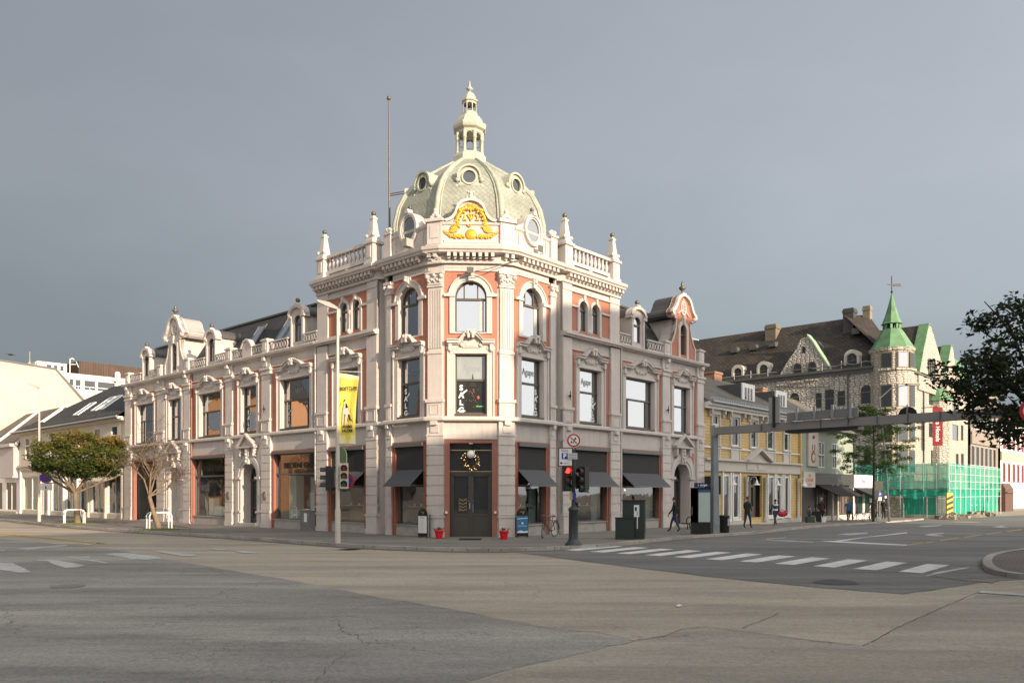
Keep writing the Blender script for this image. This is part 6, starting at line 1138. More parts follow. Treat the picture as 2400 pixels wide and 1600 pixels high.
KERB = brickmat('kerb_granite', (.38, .35, .31), (.28, .26, .235), (.06, .06, .055), 1.0, 9, .012, .8, .2)
def kerb(path, name='kerb', wd=.22, top=.012, low=-.16, flip=1):
    m = MB(); P_ = [Vector(p) for p in path]; n_ = len(P_); u = 0
    q = []
    for i in range(n_): d = (P_[min(i + 1, n_ - 1)] - P_[max(i - 1, 0)]).normalized(); nn = Vector((-d.y, d.x)) * flip; q.append(nn)
    pr_ = [(0, low), (0, top - .03), (.03, top), (wd, top), (wd, low)]
    for i in range(n_ - 1):
        for (o0, z0), (o1, z1) in zip(pr_, pr_[1:]):
            vs = []
            for p, nn, (o, z) in ((P_[i], q[i], (o0, z0)), (P_[i + 1], q[i + 1], (o0, z0)), (P_[i + 1], q[i + 1], (o1, z1)), (P_[i], q[i], (o1, z1))): x, y = p.x + nn.x * o, p.y + nn.y * o; vs.append((x, y, z + gz(x, y)))
            m.add(vs, [(0, 1, 2, 3)])
    return m.build(name, KERB, kind='structure')
kerb([(p[0], p[1]) for p in KP])
m = MB()
for i in range(len(KP) - 1):
    a, b = Vector(KP[i]), Vector(KP[i + 1]); d = (b - a); nn = Vector((d.y, -d.x)).normalized()
    pts_ = [a, b, b + nn * .35, a + nn * .35]; m.add([(p.x, p.y, -.12 + .013 + gz(p.x, p.y)) for p in pts_], [(0, 1, 2, 3)])
m.build('gutter', asphalt('gutter_dust', (.20, .18, .145), (.12, .11, .10), (.16, .145, .12), .0, 71.0), kind='structure')
# island at right with brick paving
IS = [(2120, 1328), (2150, 1318)] ; IK = [gp(*q) for q in [(2600, 1262), (2480, 1272), (2400, 1291), (2350, 1299), (2312, 1309), (2301, 1322), (2306, 1335), (2325, 1345), (2355, 1352), (2420, 1358), (2600, 1362)]]
IK = smooth(IK, 3); kerb(IK, 'kerb', .26)
BRK = brickmat('island_brick_paving', (.15, .115, .105), (.125, .10, .092), (.06, .055, .05), .24, .12, .008, .85, .3, rot=.6)
sheet('traffic_island', IK + [(46, 19), (46, 28)], BRK, 0, h=0)
# paint
PAINT = pm('road_paint', (.60, .60, .575), .7, .25, 2.2, .2, 30); PAINTW = pm('worn_road_paint', (.42, .42, .40), .75, .45, 3.5, .2, 30); YEL = pm('yellow_road_paint', (.42, .29, .09), .75, .35, 3)
def mark(pts, mat, world=False, name='road_marking', lift=.013):
    P_ = pts if world else [gp(*q) for q in pts]
    m = MB(); m.add([(x, y, -.12 + lift + gz(x, y)) for x, y in P_], [tuple(range(len(P_)))]); return m.build(name, mat, kind='structure')
def ragged(p0, u, L, v, W, k=7, a=.035):
    e1 = [(p0[0] + v[0] * W * t + u[0] * random.uniform(-a, a), p0[1] + v[1] * W * t + u[1] * random.uniform(-a, a)) for t in [i / k for i in range(k + 1)]]
    e2 = [(p0[0] + u[0] * (L + random.uniform(-a, a)) + v[0] * W * t, p0[1] + u[1] * (L + random.uniform(-a, a)) + v[1] * W * t) for t in [i / k for i in range(k + 1)]]
    return e1 + e2[::-1]
u = (.653, .757); v = (.727, -.686)
for i in range(12):
    p = (10.2 - v[0] * 1.14 * i, 20.9 - v[1] * 1.14 * i); mark(ragged(p, u, 3.0, v, .6, 5, .02), PAINT, True, 'crosswalk_stripe', .0165)
mark([(2170, 1351), (2190, 1342), (2272, 1328), (2268, 1332)], PAINTW, lift=.0165)
def r3(*pts): return [(x / 2.613, 1200 + y / 2.613) for x, y in pts]
def r5(*pts): return [(1500 + x / 2.613, 1180 + y / 2.613) for x, y in pts]
for q in ([(-60, 312), (70, 310), (150, 345), (190, 368), (120, 372), (-60, 345)], [(200, 298), (300, 288), (385, 302), (522, 325), (470, 338), (395, 340), (330, 322), (290, 300)], [(412, 276), (440, 272), (668, 309), (640, 313)], [(460, 272), (545, 272), (548, 280), (500, 280)], [(640, 258), (700, 250), (770, 250), (940, 268), (992, 283), (900, 292), (800, 288), (760, 276)], [(918, 237), (1000, 238), (1203, 262), (1190, 270), (1110, 268)], [(1270, 222), (1330, 224), (1400, 233), (1340, 234)], [(1425, 236), (1480, 238), (1580, 246), (1560, 251), (1480, 250)], [(100, 224), (260, 210), (400, 201), (420, 205), (260, 220), (170, 230)], [(-30, 228), (28, 230), (28, 236), (-30, 234)], [(500, 198), (600, 186), (612, 190), (540, 202)]): mark(r3(*q), PAINTW)
mark(r3((-900, 92), (0, 124), (300, 154), (645, 187), (640, 193), (520, 186), (300, 162), (0, 134), (-900, 100)), YEL)
for q in ([(1105, 229), (1180, 229), (1400, 240), (1640, 252), (1630, 257), (1380, 247), (1180, 236)], [(1180, 230), (1400, 203), (1630, 176), (1640, 180), (1400, 209), (1200, 235)], [(700, 224), (900, 225), (1060, 234), (1060, 238), (880, 230)], [(1705, 142), (1725, 136), (1845, 130), (1842, 136), (1760, 143)], [(1742, 192), (1775, 185), (1860, 180), (1858, 184), (1800, 190), (1865, 199), (1800, 199)], [(2152, 143), (2195, 139), (2225, 135), (2222, 140), (2265, 147), (2200, 147)], [(1208, 190), (1245, 184), (1400, 177), (1385, 185), (1290, 193)], [(770, 217), (890, 207), (900, 210), (780, 220)], [(2068, 548), (2090, 535), (2500, 566), (2500, 576)]): mark(r5(*q), PAINT if q[0][0] in (1105, 1180) else PAINTW, lift=.0165)
for x0, x1 in ((1635, 1735), (1750, 1800), (1835, 1955), (1985, 2090), (2120, 2215), (2245, 2340), (2370, 2460)):
    f = lambda x: 252 - (x - 1635) * .137; mark(r5((x0, f(x0)), (x1, f(x1)), (x1, f(x1) + 4), (x0 + 5, f(x0) + 5)), YEL, lift=.0165)
mark(ploop([(1905, 1363), (1950, 1358), (2000, 1362), (2015, 1370), (1960, 1371), (1915, 1368)], .05, 4), pm('fresh_tar', (.055, .055, .06), .8, .2), True, 'tar_patch', .0165)
mark(ploop([(2180, 1350), (2240, 1346), (2300, 1345), (2340, 1352), (2330, 1366), (2270, 1362)], .1, 5), asphalt('gravelly_patch', (.26, .24, .19), (.16, .15, .14), (.10, .1, .1), 0, 81.0, .5), True, 'gravel_patch', .0165)
mark([(1583, 1420), (1592, 1417), (1600, 1420), (1590, 1423)], WHITE, lift=.018)
# manhole / worn cover
for q, s in (((160, 1374), .35), ((820, 1279.5), .45), ((1015, 1282), .0)):
    if s: x, y = gp(*q, h=(-.12 if q[0] < 500 else 0)); m = MB(); m.lathe(Fm((x, y), (1, 0), (0, 1)), 0, 0, (-.12 if q[0] < 500 else 0) + gz(x, y), [(s, .0), (s, .018), (s - .04, .02), (.01, .02)], 18, False); m.build('manhole_cover', pm('cast_iron', (.17, .155, .14), .6, .2, 6, .3, 20), kind='structure')
# ================================================================= buildings behind the camera (they cast the long shadows)
tS = SUN_AZ; eS = (.759, .651)
def shadowblock(name, label, u0, u1, w0, w1, tops, mat):
    f = Fm((0, 0), eS, tS); t = thing(name, label, 'building', (*f.xy((u0 + u1) / 2, w0), 0))
    m = MB(); m.prism(f, [(u0, -1)] + tops + [(u1, -1)], w0, w1); m.build('wall', mat, t)
    k = int((u1 - u0) / 4)
    for i in range(k):
        for j in range(3):
            a = u0 + 2 + i * 4; z = 2 + j * 4.2; b = MB(); b.box(f, a - .8, a + .8, w0 - .04, w0 + .1, z, z + 2.2); b.build('window', GLASS, t) if i * 3 + j < 90 else None
    m = MB(); m.box(f, u0 - .2, u1 + .2, w0 - .3, w0, min(z for _, z in tops) - 1.2, min(z for _, z in tops) - .8); m.build('cornice', TRIM, t)
shadowblock('office_block', 'long cream office block across the road behind the viewpoint', -34, 23.1, 20, 32, [(-34, 17.3), (23.1, 17.3)], WALL)
shadowblock('tall_house', 'taller brick house beside the office block behind the viewpoint', 23.15, 62, 20, 33, [(23.15, 21.5), (26.5, 23.7), (38, 25.3), (62, 25.3)], pm('ochre_brick', (.45, .32, .22), .85, .1))
gb_ = thing('grey_terrace', 'low grey terrace across the street to the left, mirrored in shop windows', 'building', (-58, 30, 0)); fg_ = Fm((-50, 12), (-.25, .968), (.968, .25)); m = MB(); m.box(fg_, 0, 34, -10, 0, -.2, 7.5); m.build('wall', pm('grey_terrace_render', (.2, .19, .18), .8, .1), gb_)  # unseen terrace, put in to give the shop windows something dark to mirror
for i in range(8): MB().box(fg_, 1.5 + i * 4.2, 3.2 + i * 4.2, -.05, .03, 1.0, 3.2).build('window', GLASS, gb_)
# orange building across the left street, outside the picture, mirrored in the left-wing windows
ob = thing('orange_building', 'three-storey orange rendered building across the street to the left', 'building', (-66, 62, 0)); fo_ = Fm((-60.5, 54), (-.25, .968), (.968, .25)); m = MB(); m.box(fo_, 0, 8, -10, 0, -.2, 13); m.build('wall', pm('orange_render', (.50, .26, .13), .8, .06), ob)
for i in range(2):
    for j in range(3): MB().box(fo_, 2.2 + i * 4.2, 3.6 + i * 4.2, -.05, .03, 1.5 + j * 3.8, 3.6 + j * 3.8).build('window', GLASS, ob)
m = MB(); m.prism(Fm(fo_.xy(0), fo_.n, fo_.d), [(.5, 13), (-5, 17), (-10.5, 13)], -.3, 8.3); m.build('roof', SLATE, ob)
# ================================================================= street furniture
def at(px, py, h=0): x, y = gp(px, py, h); return x, y, h + gz(x, y)
def W3(o, z=0): return Fm(o, (1, 0), (0, 1))
CW = pm('cream_pole', (.50, .46, .40), .5, .1, 3); POLEG = pm('grey_pole', (.36, .37, .37), .5, .12, 3)
def streetlamp(px, py, label, H=9.05, arm=-1):
    x, y, z = at(px, py); t = thing('street_lamp', label, 'street lamp', (x, y, z), 0, 'tall cream street lamps along the left pavement'); f = W3((0, 0))
    m = MB(); m.tube([(0, 0, 0), (0, 0, 1.3)], .11, 10); m.tube([(0, 0, 1.3), (0, 0, 1.36), (0, 0, H)], [.1, .085, .05], 10); m.build('pole', CW, t, True)
    m = MB(); m.tube([(.05, 0, H), (arm * .12, 0, H + .06), (arm * .4, 0, H + .16)], .035, 6); m.build('arm', CW, t, True)
    m = MB(); m.prism(f, [(0, H + .02), (arm * .35, H + .12), (arm * .75, H + .32), (arm * .78, H + .40), (arm * .3, H + .3), (0, H + .12)], -.13, .13); m.build('lamp_head', pm('lamp_head_paint', (.42, .40, .36), .45, .1), t, True); return t, (x, y, z)
L1, q1 = streetlamp(791.5, 1272.5, 'tall cream street lamp carrying a yellow banner and traffic signals at the kerb')
L2, q2 = streetlamp(92, 1221.7, 'tall cream street lamp with a round no-stopping sign at the far left', 8.9)
# banner
x, y, z = q1; bn = thing('festival_banner', 'yellow vertical festival banner hanging from the left street lamp', 'banner', (x, y, 4)); f = Fm((x + .06, y - .02), (.97, -.24), (-.24, -.97))
YB = pm('banner_yellow_cloth', (.78, .62, .10), .8, .05, 3); YL = pm('banner_pale_cloth', (.80, .72, .38), .8, .05, 3); m = MB(); K = 16
def bnx(v): return .86 - .18 * sin(min(1, v * 1.15) * pi / 2)
zt, zb = 6.62, 3.86
for i in range(K):
    v0, v1 = i / K, (i + 1) / K
    for j in range(8):
        P4 = []
        for v, w in ((v0, j / 8), (v0, (j + 1) / 8), (v1, (j + 1) / 8), (v1, j / 8)): a = w * bnx(v); P4.append(f(a, .04 * sin(w * 7 + v * 3), zt + (zb - zt) * v - .16 * w * (1 - v)))
        m.cur = 1 if (v0 > .86 and abs(w - .5) > (.95 - v0) * 3.2) or v0 < .03 else 0; m.add(P4, [(0, 1, 2, 3)])
m.build('cloth', [YB, YL], bn); t = MB(); text_mb(t, f, "BOSTTUPE", .43, .075, 5.98, .19, bold=.006, sx=.8); text_mb(t, f, "AVABO", .37, .075, 4.52, .14, bold=.008, sx=.9); text_mb(t, f, "KALCKB", .37, .075, 4.36, .14, bold=.008, sx=.85)
t.prism(f, [(.24, 5.55), (.29, 5.6), (.31, 5.52), (.26, 5.48)], .07, .075); t.prism(f, [(.31, 5.42), (.36, 5.4), (.42, 5.25), (.30, 5.24)], .07, .075); t.prism(f, [(.4, 4.98), (.46, 5.0), (.5, 4.85), (.62, 4.72), (.44, 4.8)], .07, .075); t.tube([f(.06, .08, 5.32), f(.12, .08, 5.42), f(.16, .08, 5.48)], .008, 4); t.tube([f(.5, .08, 5.2), f(.66, .08, 4.66)], .006, 4); t.build('black_print', BLACK, bn)
t = MB(); t.prism(f, [(.27, 5.5), (.36, 5.3), (.48, 5.0), (.42, 4.85), (.38, 5.05), (.36, 4.6), (.31, 4.58), (.30, 5.0), (.24, 5.0), (.22, 4.55), (.17, 4.53), (.18, 5.1)], .066, .07); t.build('pale_print', pm('print_grey', (.55, .52, .46), .8, 0), bn)
MB().tube([(x, y, 6.68), f(.9, 0, 6.62)], .02, 5).build('banner_arm', CW, bn); MB().tube([(x, y, 3.86), f(.72, 0, 3.84)], .02, 5).build('banner_arm', CW, bn)
# traffic lights
RL = pm('lit_red_lens', (1, .02, .015), .3, 0, emit=5); LR = pm('red_lens', (.30, .01, .015), .15, 0, coat=1); LA = pm('amber_lens', (.22, .07, .02), .15, 0, coat=1); LG = pm('green_lens', (.01, .10, .07), .15, 0, coat=1)
def signal(name, label, loc, rz, lit, pale=False, z0=2.3):
    t = thing(name, label, 'traffic light', (loc[0], loc[1], 0), rz, 'traffic signal heads on the two near poles'); f = Fm((0, 0), (1, 0), (0, 1))   # faces local -y
    m = MB(); m.box(f, -.15, .15, -.13, .08, z0, z0 + .95); m.box(f, -.1, .1, .08, .2, z0 + .1, z0 + .85); b = m.build('housing', BLACK, t, True)
    if pale: m = MB(); m.wall(Fm((0, -.135), (1, 0), (0, -1)), -.17, .17, z0 - .02, z0 + .97, 0, [(-.12, .12, z0 + .06 + i * .3, z0 + .3 + i * .3, .12) for i in range(3)], .02); m.build('pale_backplate', pm('pale_backplate', (.5, .45, .36), .6), t, True)
    for i, mt in enumerate((LG, LA, RL if lit else LR)):
        zc = z0 + .17 + i * .3; m = MB(); n = 12; vs = [(.105 * cos(2 * pi * k / n), -.14, zc + .105 * sin(2 * pi * k / n)) for k in range(n)] + [(0, -.165, zc)]; m.add(vs, [(k, (k + 1) % n, n) for k in range(n)], True); m.build('lens', mt, t, True)
        m = MB(); A = [(.125 * cos(a), zc + .125 * sin(a)) for a in [pi * (-.1 + 1.2 * k / 10) for k in range(11)]]; m.strip(f, A, [(a * .93, zc + (z_ - zc) * .93) for a, z_ in A], -.34, -.12); m.build('visor', BLACK, t, True)
    m = MB(); m.tube([(0, .05, z0 + .05), (0, .28, z0 + .02)], .03, 5); m.tube([(0, .05, z0 + .88), (0, .28, z0 + .92)], .03, 5); m.build('bracket', BLACK, t, True)
    return t
signal('traffic_light', 'pale-faced signal head facing the viewer beside the banner lamp post', (x + .28, y - .12), .15, False, True, 2.14); signal('traffic_light', 'black signal head seen from its side, left of the banner lamp post', (x - .34, y + .02), -1.3, False, False, 2.05)
def discsign(name, label, loc, r, cols, z, rz=0, bar=None, group=None):
    t = thing(name, label, 'road sign', (loc[0], loc[1], 0), rz, group)
    for i, (k, mt) in enumerate(cols): m = MB(); f = Fm((0, -.01 - i * .004), (1, 0), (0, 1)); n = 28; m.prism(f, [(r * k * cos(2 * pi * j / n), z + r * k * sin(2 * pi * j / n)) for j in range(n)], -.012, 0) if i == 0 else m.add([(r * k * cos(2 * pi * j / n), -.026 - i * .004, z + r * k * sin(2 * pi * j / n)) for j in range(n)], [tuple(range(n))[::-1]]); m.build('sign_plate' if i == 0 else 'sign_field', mt, t, True)
    return t
SR = pm('sign_red', (.42, .01, .012), .4, 0); SB = pm('sign_blue', (.02, .045, .36), .4, 0); SW = pm('sign_white', (.72, .70, .68), .4, 0)
def cross(t, r, z, mt, angs, y=-.045):
    for a in angs: m = MB(); f = Fm((0, y), (1, 0), (0, 1)); c, s = cos(a), sin(a); w = r * .1; m.add([(-r * c * .86 + s * w, y, z - r * s * .86 - c * w), (r * c * .86 + s * w, y, z + r * s * .86 - c * w), (r * c * .86 - s * w, y, z + r * s * .86 + c * w), (-r * c * .86 - s * w, y, z - r * s * .86 + c * w)], [(0, 1, 2, 3)]); m.build('diagonal_bar', mt, t, True)
s = discsign('no_stopping_sign', 'round red and blue no-stopping sign half hidden behind the pale signal head', (x + .3, y + .25), .3, ((1, SR), (.8, SB)), 2.42, .1); cross(s, .3, 2.42, SR, (pi / 4, 3 * pi / 4))
a1 = thing('green_arched_sign', 'green arched projecting sign behind the left lamp post, above the awning', 'sign', FL(5.7, .9, 3)); m = MB(); f = FL; m.prism(f, [(5.25, 2.95), (6.2, 2.95)] + [(5.725 + .475 * cos(pi * k / 10), 3.75 + .42 * sin(pi * k / 10)) for k in range(11)], .55, .6); m.build('sign_panel', pm('sage_green', (.075, .115, .065), .6), a1); MB().tube([FL(5.7, .0, 4.15), FL(5.7, .58, 4.15)], .02, 5).build('bracket', GFRAME, a1)
x2, y2, z2 = q2; s = discsign('no_stopping_sign', 'dark blue round no-stopping sign on the far-left lamp post', (x2 + .5, y2 - .1), .38, ((1, SR), (.86, SB)), 2.95, .5); cross(s, .33, 2.95, pm('sign_dark_red', (.2, .02, .05), .5, 0), (pi / 4, 3 * pi / 4)); m = MB(); m.box(Fm((0, 0), (1, 0), (0, 1)), -.38, .38, -.01, .01, 2.1, 2.55); m.tube([(0, .03, 2.1), (0, .03, 3.2)], .025, 5); m.build('sub_plate', SW, s, True); m = MB(); m.prism(Fm((0, 0), (1, 0), (0, 1)), [(-.05, 2.2), (.05, 2.2), (.02, 2.4), (-.02, 2.4)], -.016, -.012); m.build('sub_plate_arrow', BLACK, s, True)
# right signal pole with signs
xr, yr, zr = at(1344, 1277); t = thing('signal_pole', 'dark green traffic signal pole with cast base near the crossing', 'signal pole', (xr, yr, zr)); f = W3((0, 0))
m = MB(); m.lathe(f, 0, 0, 0, [(.33, 0), (.33, .05), (.25, .12), (.2, .2), (.18, .25), (.17, 1.28), (.2, 1.3), (.19, 1.38), (.1, 1.46)], 14); m.build('cast_base', IRON, t, True); m = MB(); m.tube([(0, 0, 1.4), (0, 0, 3.6)], .075, 10); m.build('pole', IRON, t, True); m = MB(); m.tube([(0, 0, 3.2), (0, 0, 4.1)], .035, 8); m.build('upper_pole', WHITE, t, True)
MB().box(f, -.14, -.02, -.1, .05, 1.7, 1.98).build('push_button', pm('button_yellow', (.4, .33, .1), .5), t, True); MB().box(f, -.04, .09, -.12, -.05, 1.7, 1.98).build('button_front', SB, t, True)
signal('traffic_light', 'black signal head showing a lit red lamp left of the crossing pole', (xr - .27, yr - .1), .25, True, False, 2.02); signal('traffic_light', 'black signal head angled away to the right of the crossing pole', (xr + .38, yr - .12), -.75, False, False, 1.98)
s = discsign('prohibition_sign', 'round white prohibition sign with red ring and diagonal bar on top of the signal pole', (xr, yr - .08), .265, ((1, SW), (.94, SR), (.72, SW)), 3.92); cross(s, .2, 3.92, SR, (-pi / 4,), -.05); m = MB(); f = Fm((0, -.044), (1, 0), (0, 1)); m.prism(f, [(.0, 3.95), (.06, 4.04), (.1, 3.98), (.05, 3.93)], 0, .001); m.prism(f, [(-.12, 3.82), (-.11, 3.88), (-.07, 3.9), (-.05, 3.82)], 0, .001); m.prism(f, [(-.03, 3.82), (-.02, 3.9), (.02, 3.82)], 0, .001); m.build('pictogram', BLACK, s, True)
s = thing('parking_zone_sign', 'white parking zone sign with a blue P square left of the signal pole', 'road sign', (xr - .3, yr - .02, 3.2), .0); f = Fm((xr - .3, yr - .05), (1, 0), (0, 1)); MB().box(f, -.24, .24, -.02, .02, 2.98, 3.62).build('sign_plate', SW, s); m = MB(); [m.box(f, *q) for q in ((-.25, .25, -.03, .03, 2.95, 2.98), (-.25, .25, -.03, .03, 3.62, 3.65), (-.27, -.24, -.03, .03, 2.95, 3.65), (.24, .27, -.03, .03, 2.95, 3.65))]; m.build('border', BLACK, s)
MB().box(f, -.15, .09, -.024, -.02, 3.22, 3.45).build('blue_square', SB, s); m = MB(); fr_ = Fm((xr - .3, yr - .08), (1, 0), (0, 1)); text_mb(m, fr_, "P", -.03, 0, 3.33, .24, bold=.006); m.build('letter', WHT, s); m = MB(); text_mb(m, fr_, "Sone", -.03, .0, 3.54, .13); m.box(f, -.2, -.12, -.024, -.02, 3.04, 3.11); text_mb(m, fr_, "08-17", .04, 0, 3.07, .08); m.build('writing', BLACK, s)
s = thing('small_plate', 'small grey text plate in front of the parking zone sign', 'road sign', (xr - .0, yr - .1, 3.3)); f = Fm((xr - .0, yr - .11), (1, 0), (0, 1)); MB().box(f, -.22, .14, -.01, .01, 3.22, 3.45).build('sign_plate', pm('plate_grey', (.5, .49, .48), .5), s); m = MB(); fr_ = Fm((xr, yr - .125), (1, 0), (0, 1)); text_mb(m, fr_, "Sommer av", -.04, 0, 3.38, .065); text_mb(m, fr_, "15.4-15.10", -.04, 0, 3.28, .065); m.build('writing', BLACK, s)
# flower pots, mat, boards
for px, py, lab in ((1028, 1262, 'red flower pot left of the corner entrance'), (1181, 1264, 'red flower pot right of the corner entrance')):
    x, y, z = at(px, py); y += .2; t = thing('flower_pot', lab, 'flower pot', (x, y, z), 0, 'red pots at the corner entrance'); f = W3((0, 0)); m = MB(); m.lathe(f, 0, 0, 0, [(.14, 0), (.185, .28), (.185, .29), (.215, .30), (.22, .36), (.19, .37), (.17, .34), (.01, .33)], 18); m.build('pot', pm('red_plastic', (.62, .008, .02), .35, .05), t, True)
    m = MB()
    for i in range(60): a = random.random() * 6.28; r = .17 * sqrt(random.random()); q = Vector((r * cos(a), r * sin(a), .36)); d = Vector((random.gauss(0, .05), random.gauss(0, .05), random.uniform(.02, .1))); m.cur = int(random.random() < .35); m.add([tuple(q), tuple(q + d + Vector((.02, .01, 0))), tuple(q + d * 1.6), tuple(q + d - Vector((.02, .01, 0)))], [(0, 1, 2, 3)])
    m.build('plant', [pm('pot_green', (.06, .09, .04), .7, 0), pm('pot_white_flower', (.5, .5, .45), .7, 0)], t, True)
x, y, z = at(1102, 1263.5); tag(MB().box(W3((x, y)), -.46, .46, -.42, .42, z, z + .03).build('door_mat', pm('rubber_mat', (.012, .012, .012), .9, 0)), 'black door mat on the pavement in front of the corner entrance', 'door mat')
def aboard(name, label, px, py, col, kind):
    x, y, z = at(px, py); t = thing(name, label, 'pavement sign', (x, y, z), .25 if kind else -.5); f = Fm((0, 0), (1, 0), (0, 1)); w = .27 if kind else .24
    m = MB(); m.prism(f, [(-w, .05), (w, .05), (w, 1.0)] + [(w * cos(a), 1.0 + .27 * sin(a)) for a in [pi * k / 12 for k in range(1, 12)]] + [(-w, 1.0)], -.02, .02); m.box(f, -w, -w + .03, -.02, .02, 0, .1); m.box(f, w - .03, w, -.02, .02, 0, .1); m.box(f, -w, -w + .03, .2, .24, 0, 1.0); m.box(f, w - .03, w, .2, .24, 0, 1.0); m.tube([(0, 0, 1.1), (0, .22, .9)], .015, 4); m.build('frame', BLACK, t, True)
    MB().box(f, -w + .02, w - .02, -.03, -.02, .2, .94).build('poster', col, t, True)
    m = MB(); m.tube([(-.1, -.03, 1.1), (-.03, -.03, 1.15), (.0, -.03, 1.08), (.08, -.03, 1.14), (.02, -.03, 1.02)], .012, 4); m.build('emblem', GOLD, t, True); m = MB()
    if kind: text_mb(m, Fm((0, -.036), (1, 0), (0, -1)), "DIPLOM-IS", 0, 0, .5, .085); m.prism(f, [(-.24, .8), (.24, .84), (.24, .86), (-.24, .83)], -.034, -.031); m.prism(f, [(-.24, .2), (.24, .2), (.24, .3), (.1, .26), (-.08, .31), (-.24, .25)], -.034, -.031); m.ball(Fm((0, -.03), (1, 0), (0, 1)), 0, 0, .62, .05, 8, 1, 1, .1)
    else:
        for i in range(9): m.box(f, -.15, .15 - .05 * (i % 3), -.034, -.031, .3 + i * .055, .305 + i * .055)
        text_mb(m, Fm((0, -.036), (1, 0), (0, -1)), "Meny", 0, 0, .86, .1)
    m.build('print', SW if kind else BLACK, t, True)
aboard('pavement_sign', 'white menu pavement sign with black arched top left of the entrance', 991, 1259, SW, 0); aboard('pavement_sign', 'blue ice cream poster pavement sign with black arched top right of the entrance', 1224, 1258.5, pm('poster_blue', (.03, .16, .32), .5, .2, 6), 1)
# cabinet
x, y, z = at(1487, 1263.5); t = thing('street_cabinet', 'dark green stepped street cabinet with a torn white poster by the kerb', 'cabinet', (x, y, z), -.25); f = Fm((0, 0), (1, 0), (0, 1)); DG = pm('dark_green_cabinet', (.016, .028, .022), .6, .2, 4)
m = MB(); m.box(f, -.5, .42, 0, .6, .28, 1.62); m.box(f, -.54, .46, -.04, .64, 1.62, 1.66); m.box(f, -.47, .4, .02, .58, 0, .28); m.build('large_box', DG, t, True); m = MB(); m.box(f, -.78, .0, -.22, .0, .0, .9) ; m.box(f, -.8, .02, -.25, .02, .9, .93); m.build('small_box', DG, t, True); m = MB(); m.box(f, -.02, .2, -.012, -.003, .95, 1.45); m.box(f, .1, .14, -.012, -.003, .45, .95); m.build('torn_poster', WHITE, t, True); m = MB(); m.box(f, .02, .1, -.016, -.012, 1.2, 1.36); text_mb(m, Fm((0, -.018), (1, 0), (0, -1)), "J.", .14, 0, 1.12, .2); m.build('poster_print', BLACK, t, True)
# info pillar, hoop, bin
x, y, z = at(1650, 1251.5); t = thing('information_pillar', 'black information pillar with a pale blank panel and blue top sign', 'information pillar', (x, y, z), -.0); f = Fm((0, 0), (1, 0), (0, 1))
m = MB(); m.box(f, -.3, .3, 0, .32, .0, .55); m.prism(Fm((0, 0), (0, 1), (1, 0)), [(0, 0), (.6, 0), (.6, 2.15), (0, 2.15)], -.5, -.3); m.box(f, -.5, .32, 0, .6, .55, 2.2); m.build('cabinet_body', BLACK, t, True); MB().box(f, -.26, .29, -.02, -.001, .58, 2.02).build('pale_panel', pm('panel_glass', (.45, .52, .50), .25, .05), t, True); MB().box(f, -.26, .29, -.03, -.002, 1.98, 2.1).build('blue_strip', pm('mid_blue', (.03, .10, .22), .4), t, True); MB().box(f, -.42, .2, -.05, .2, 2.22, 2.42).build('top_sign', pm('deep_blue', (.01, .02, .10), .4), t, True); m = MB(); text_mb(m, Fm((0, -.055), (1, 0), (0, -1)), "i  torget", -.08, 0, 2.32, .13, bold=.003); m.build('writing', WHT, t, True); m = MB(); m.box(f, -.56, -.5, .1, .2, .9, 1.3); m.build('handle', GFRAME, t, True)
x, y, z = at(1615, 1240); t = thing('iron_bench', 'low dark iron bench end with a hoop armrest left of the information pillar', 'bench', (x, y, z), .4); m = MB(); m.tube([(-.15, 0, .3), (-.15, 0, .55), (-.05, 0, .66), (.08, 0, .66), (.15, 0, .55), (.15, 0, .3)], .03, 6); m.tube([(-.1, 0, .3), (.2, .3, .3), (.35, .35, .0)], .03, 6); m.tube([(-.1, 0, .3), (-.1, 0, 0)], .03, 5); m.build('frame', BLACK, t, True); MB().box(W3((0, 0)), -.2, .6, -.02, .45, .28, .33).build('seat', BLACK, t, True)
x, y, z = at(1698, 1247.5); t = thing('litter_bin', 'dark grey litter bin beside the gantry post', 'bin', (x, y, z)); m = MB(); m.lathe(W3((0, 0)), 0, 0, 0, [(.2, 0), (.23, .05), (.24, .78), (.26, .8), (.26, .84), (.2, .86), (.01, .86)], 16); m.build('body', pm('bin_black', (.02, .022, .022), .5), t, True); MB().box(W3((0, 0)), .1, .14, -.245, -.225, .35, .7).build('sticker', WHITE, t, True)
# sign gantry
gx, gy, gzz = at(1675, 1249); t = thing('sign_gantry', 'long grey road sign gantry reaching over the right street from a square post', 'gantry', (gx, gy, gzz)); GD = (.68, -.733); GN = (.733, .68); f = Fm((gx, gy), GD, GN)
m = MB(); q = Fm((gx, gy), (.96, .28), (-.28, .96)); m.add([q(a * s_, n * s_, z_) for z_, s_ in ((gzz - .1, .165), (5.0, .115)) for a, n in ((-1, -1), (1, -1), (1, 1), (-1, 1))], [(0, 1, 5, 4), (1, 2, 6, 5), (2, 3, 7, 6), (3, 0, 4, 7), (4, 5, 6, 7)]); m.build('post', pm('gantry_blue_grey', (.24, .27, .30), .5, .2, 3), t)
GB = pm('gantry_grey', (.24, .23, .22), .55, .1, 1.5); m = MB(); m.box(f, .1, 18.5, -.18, .18, 4.77, 5.1); m.box(f, .1, 18.5, -.22, .22, 4.75, 4.80); m.build('beam', GB, t)
m = MB(); [MB().box(f, a - .015, a + .015, -.225, .225, 4.735, 5.135).build('beam_joint', GFRAME, t) for a in (2.6, 5.4, 6.6, 7.8, 9.0, 10.2, 11.8, 13.5)]; m = MB(); m.box(f, -.14, .12, -.16, .16, 4.7, 5.2); m.build('bracket_plate', STEEL, t)
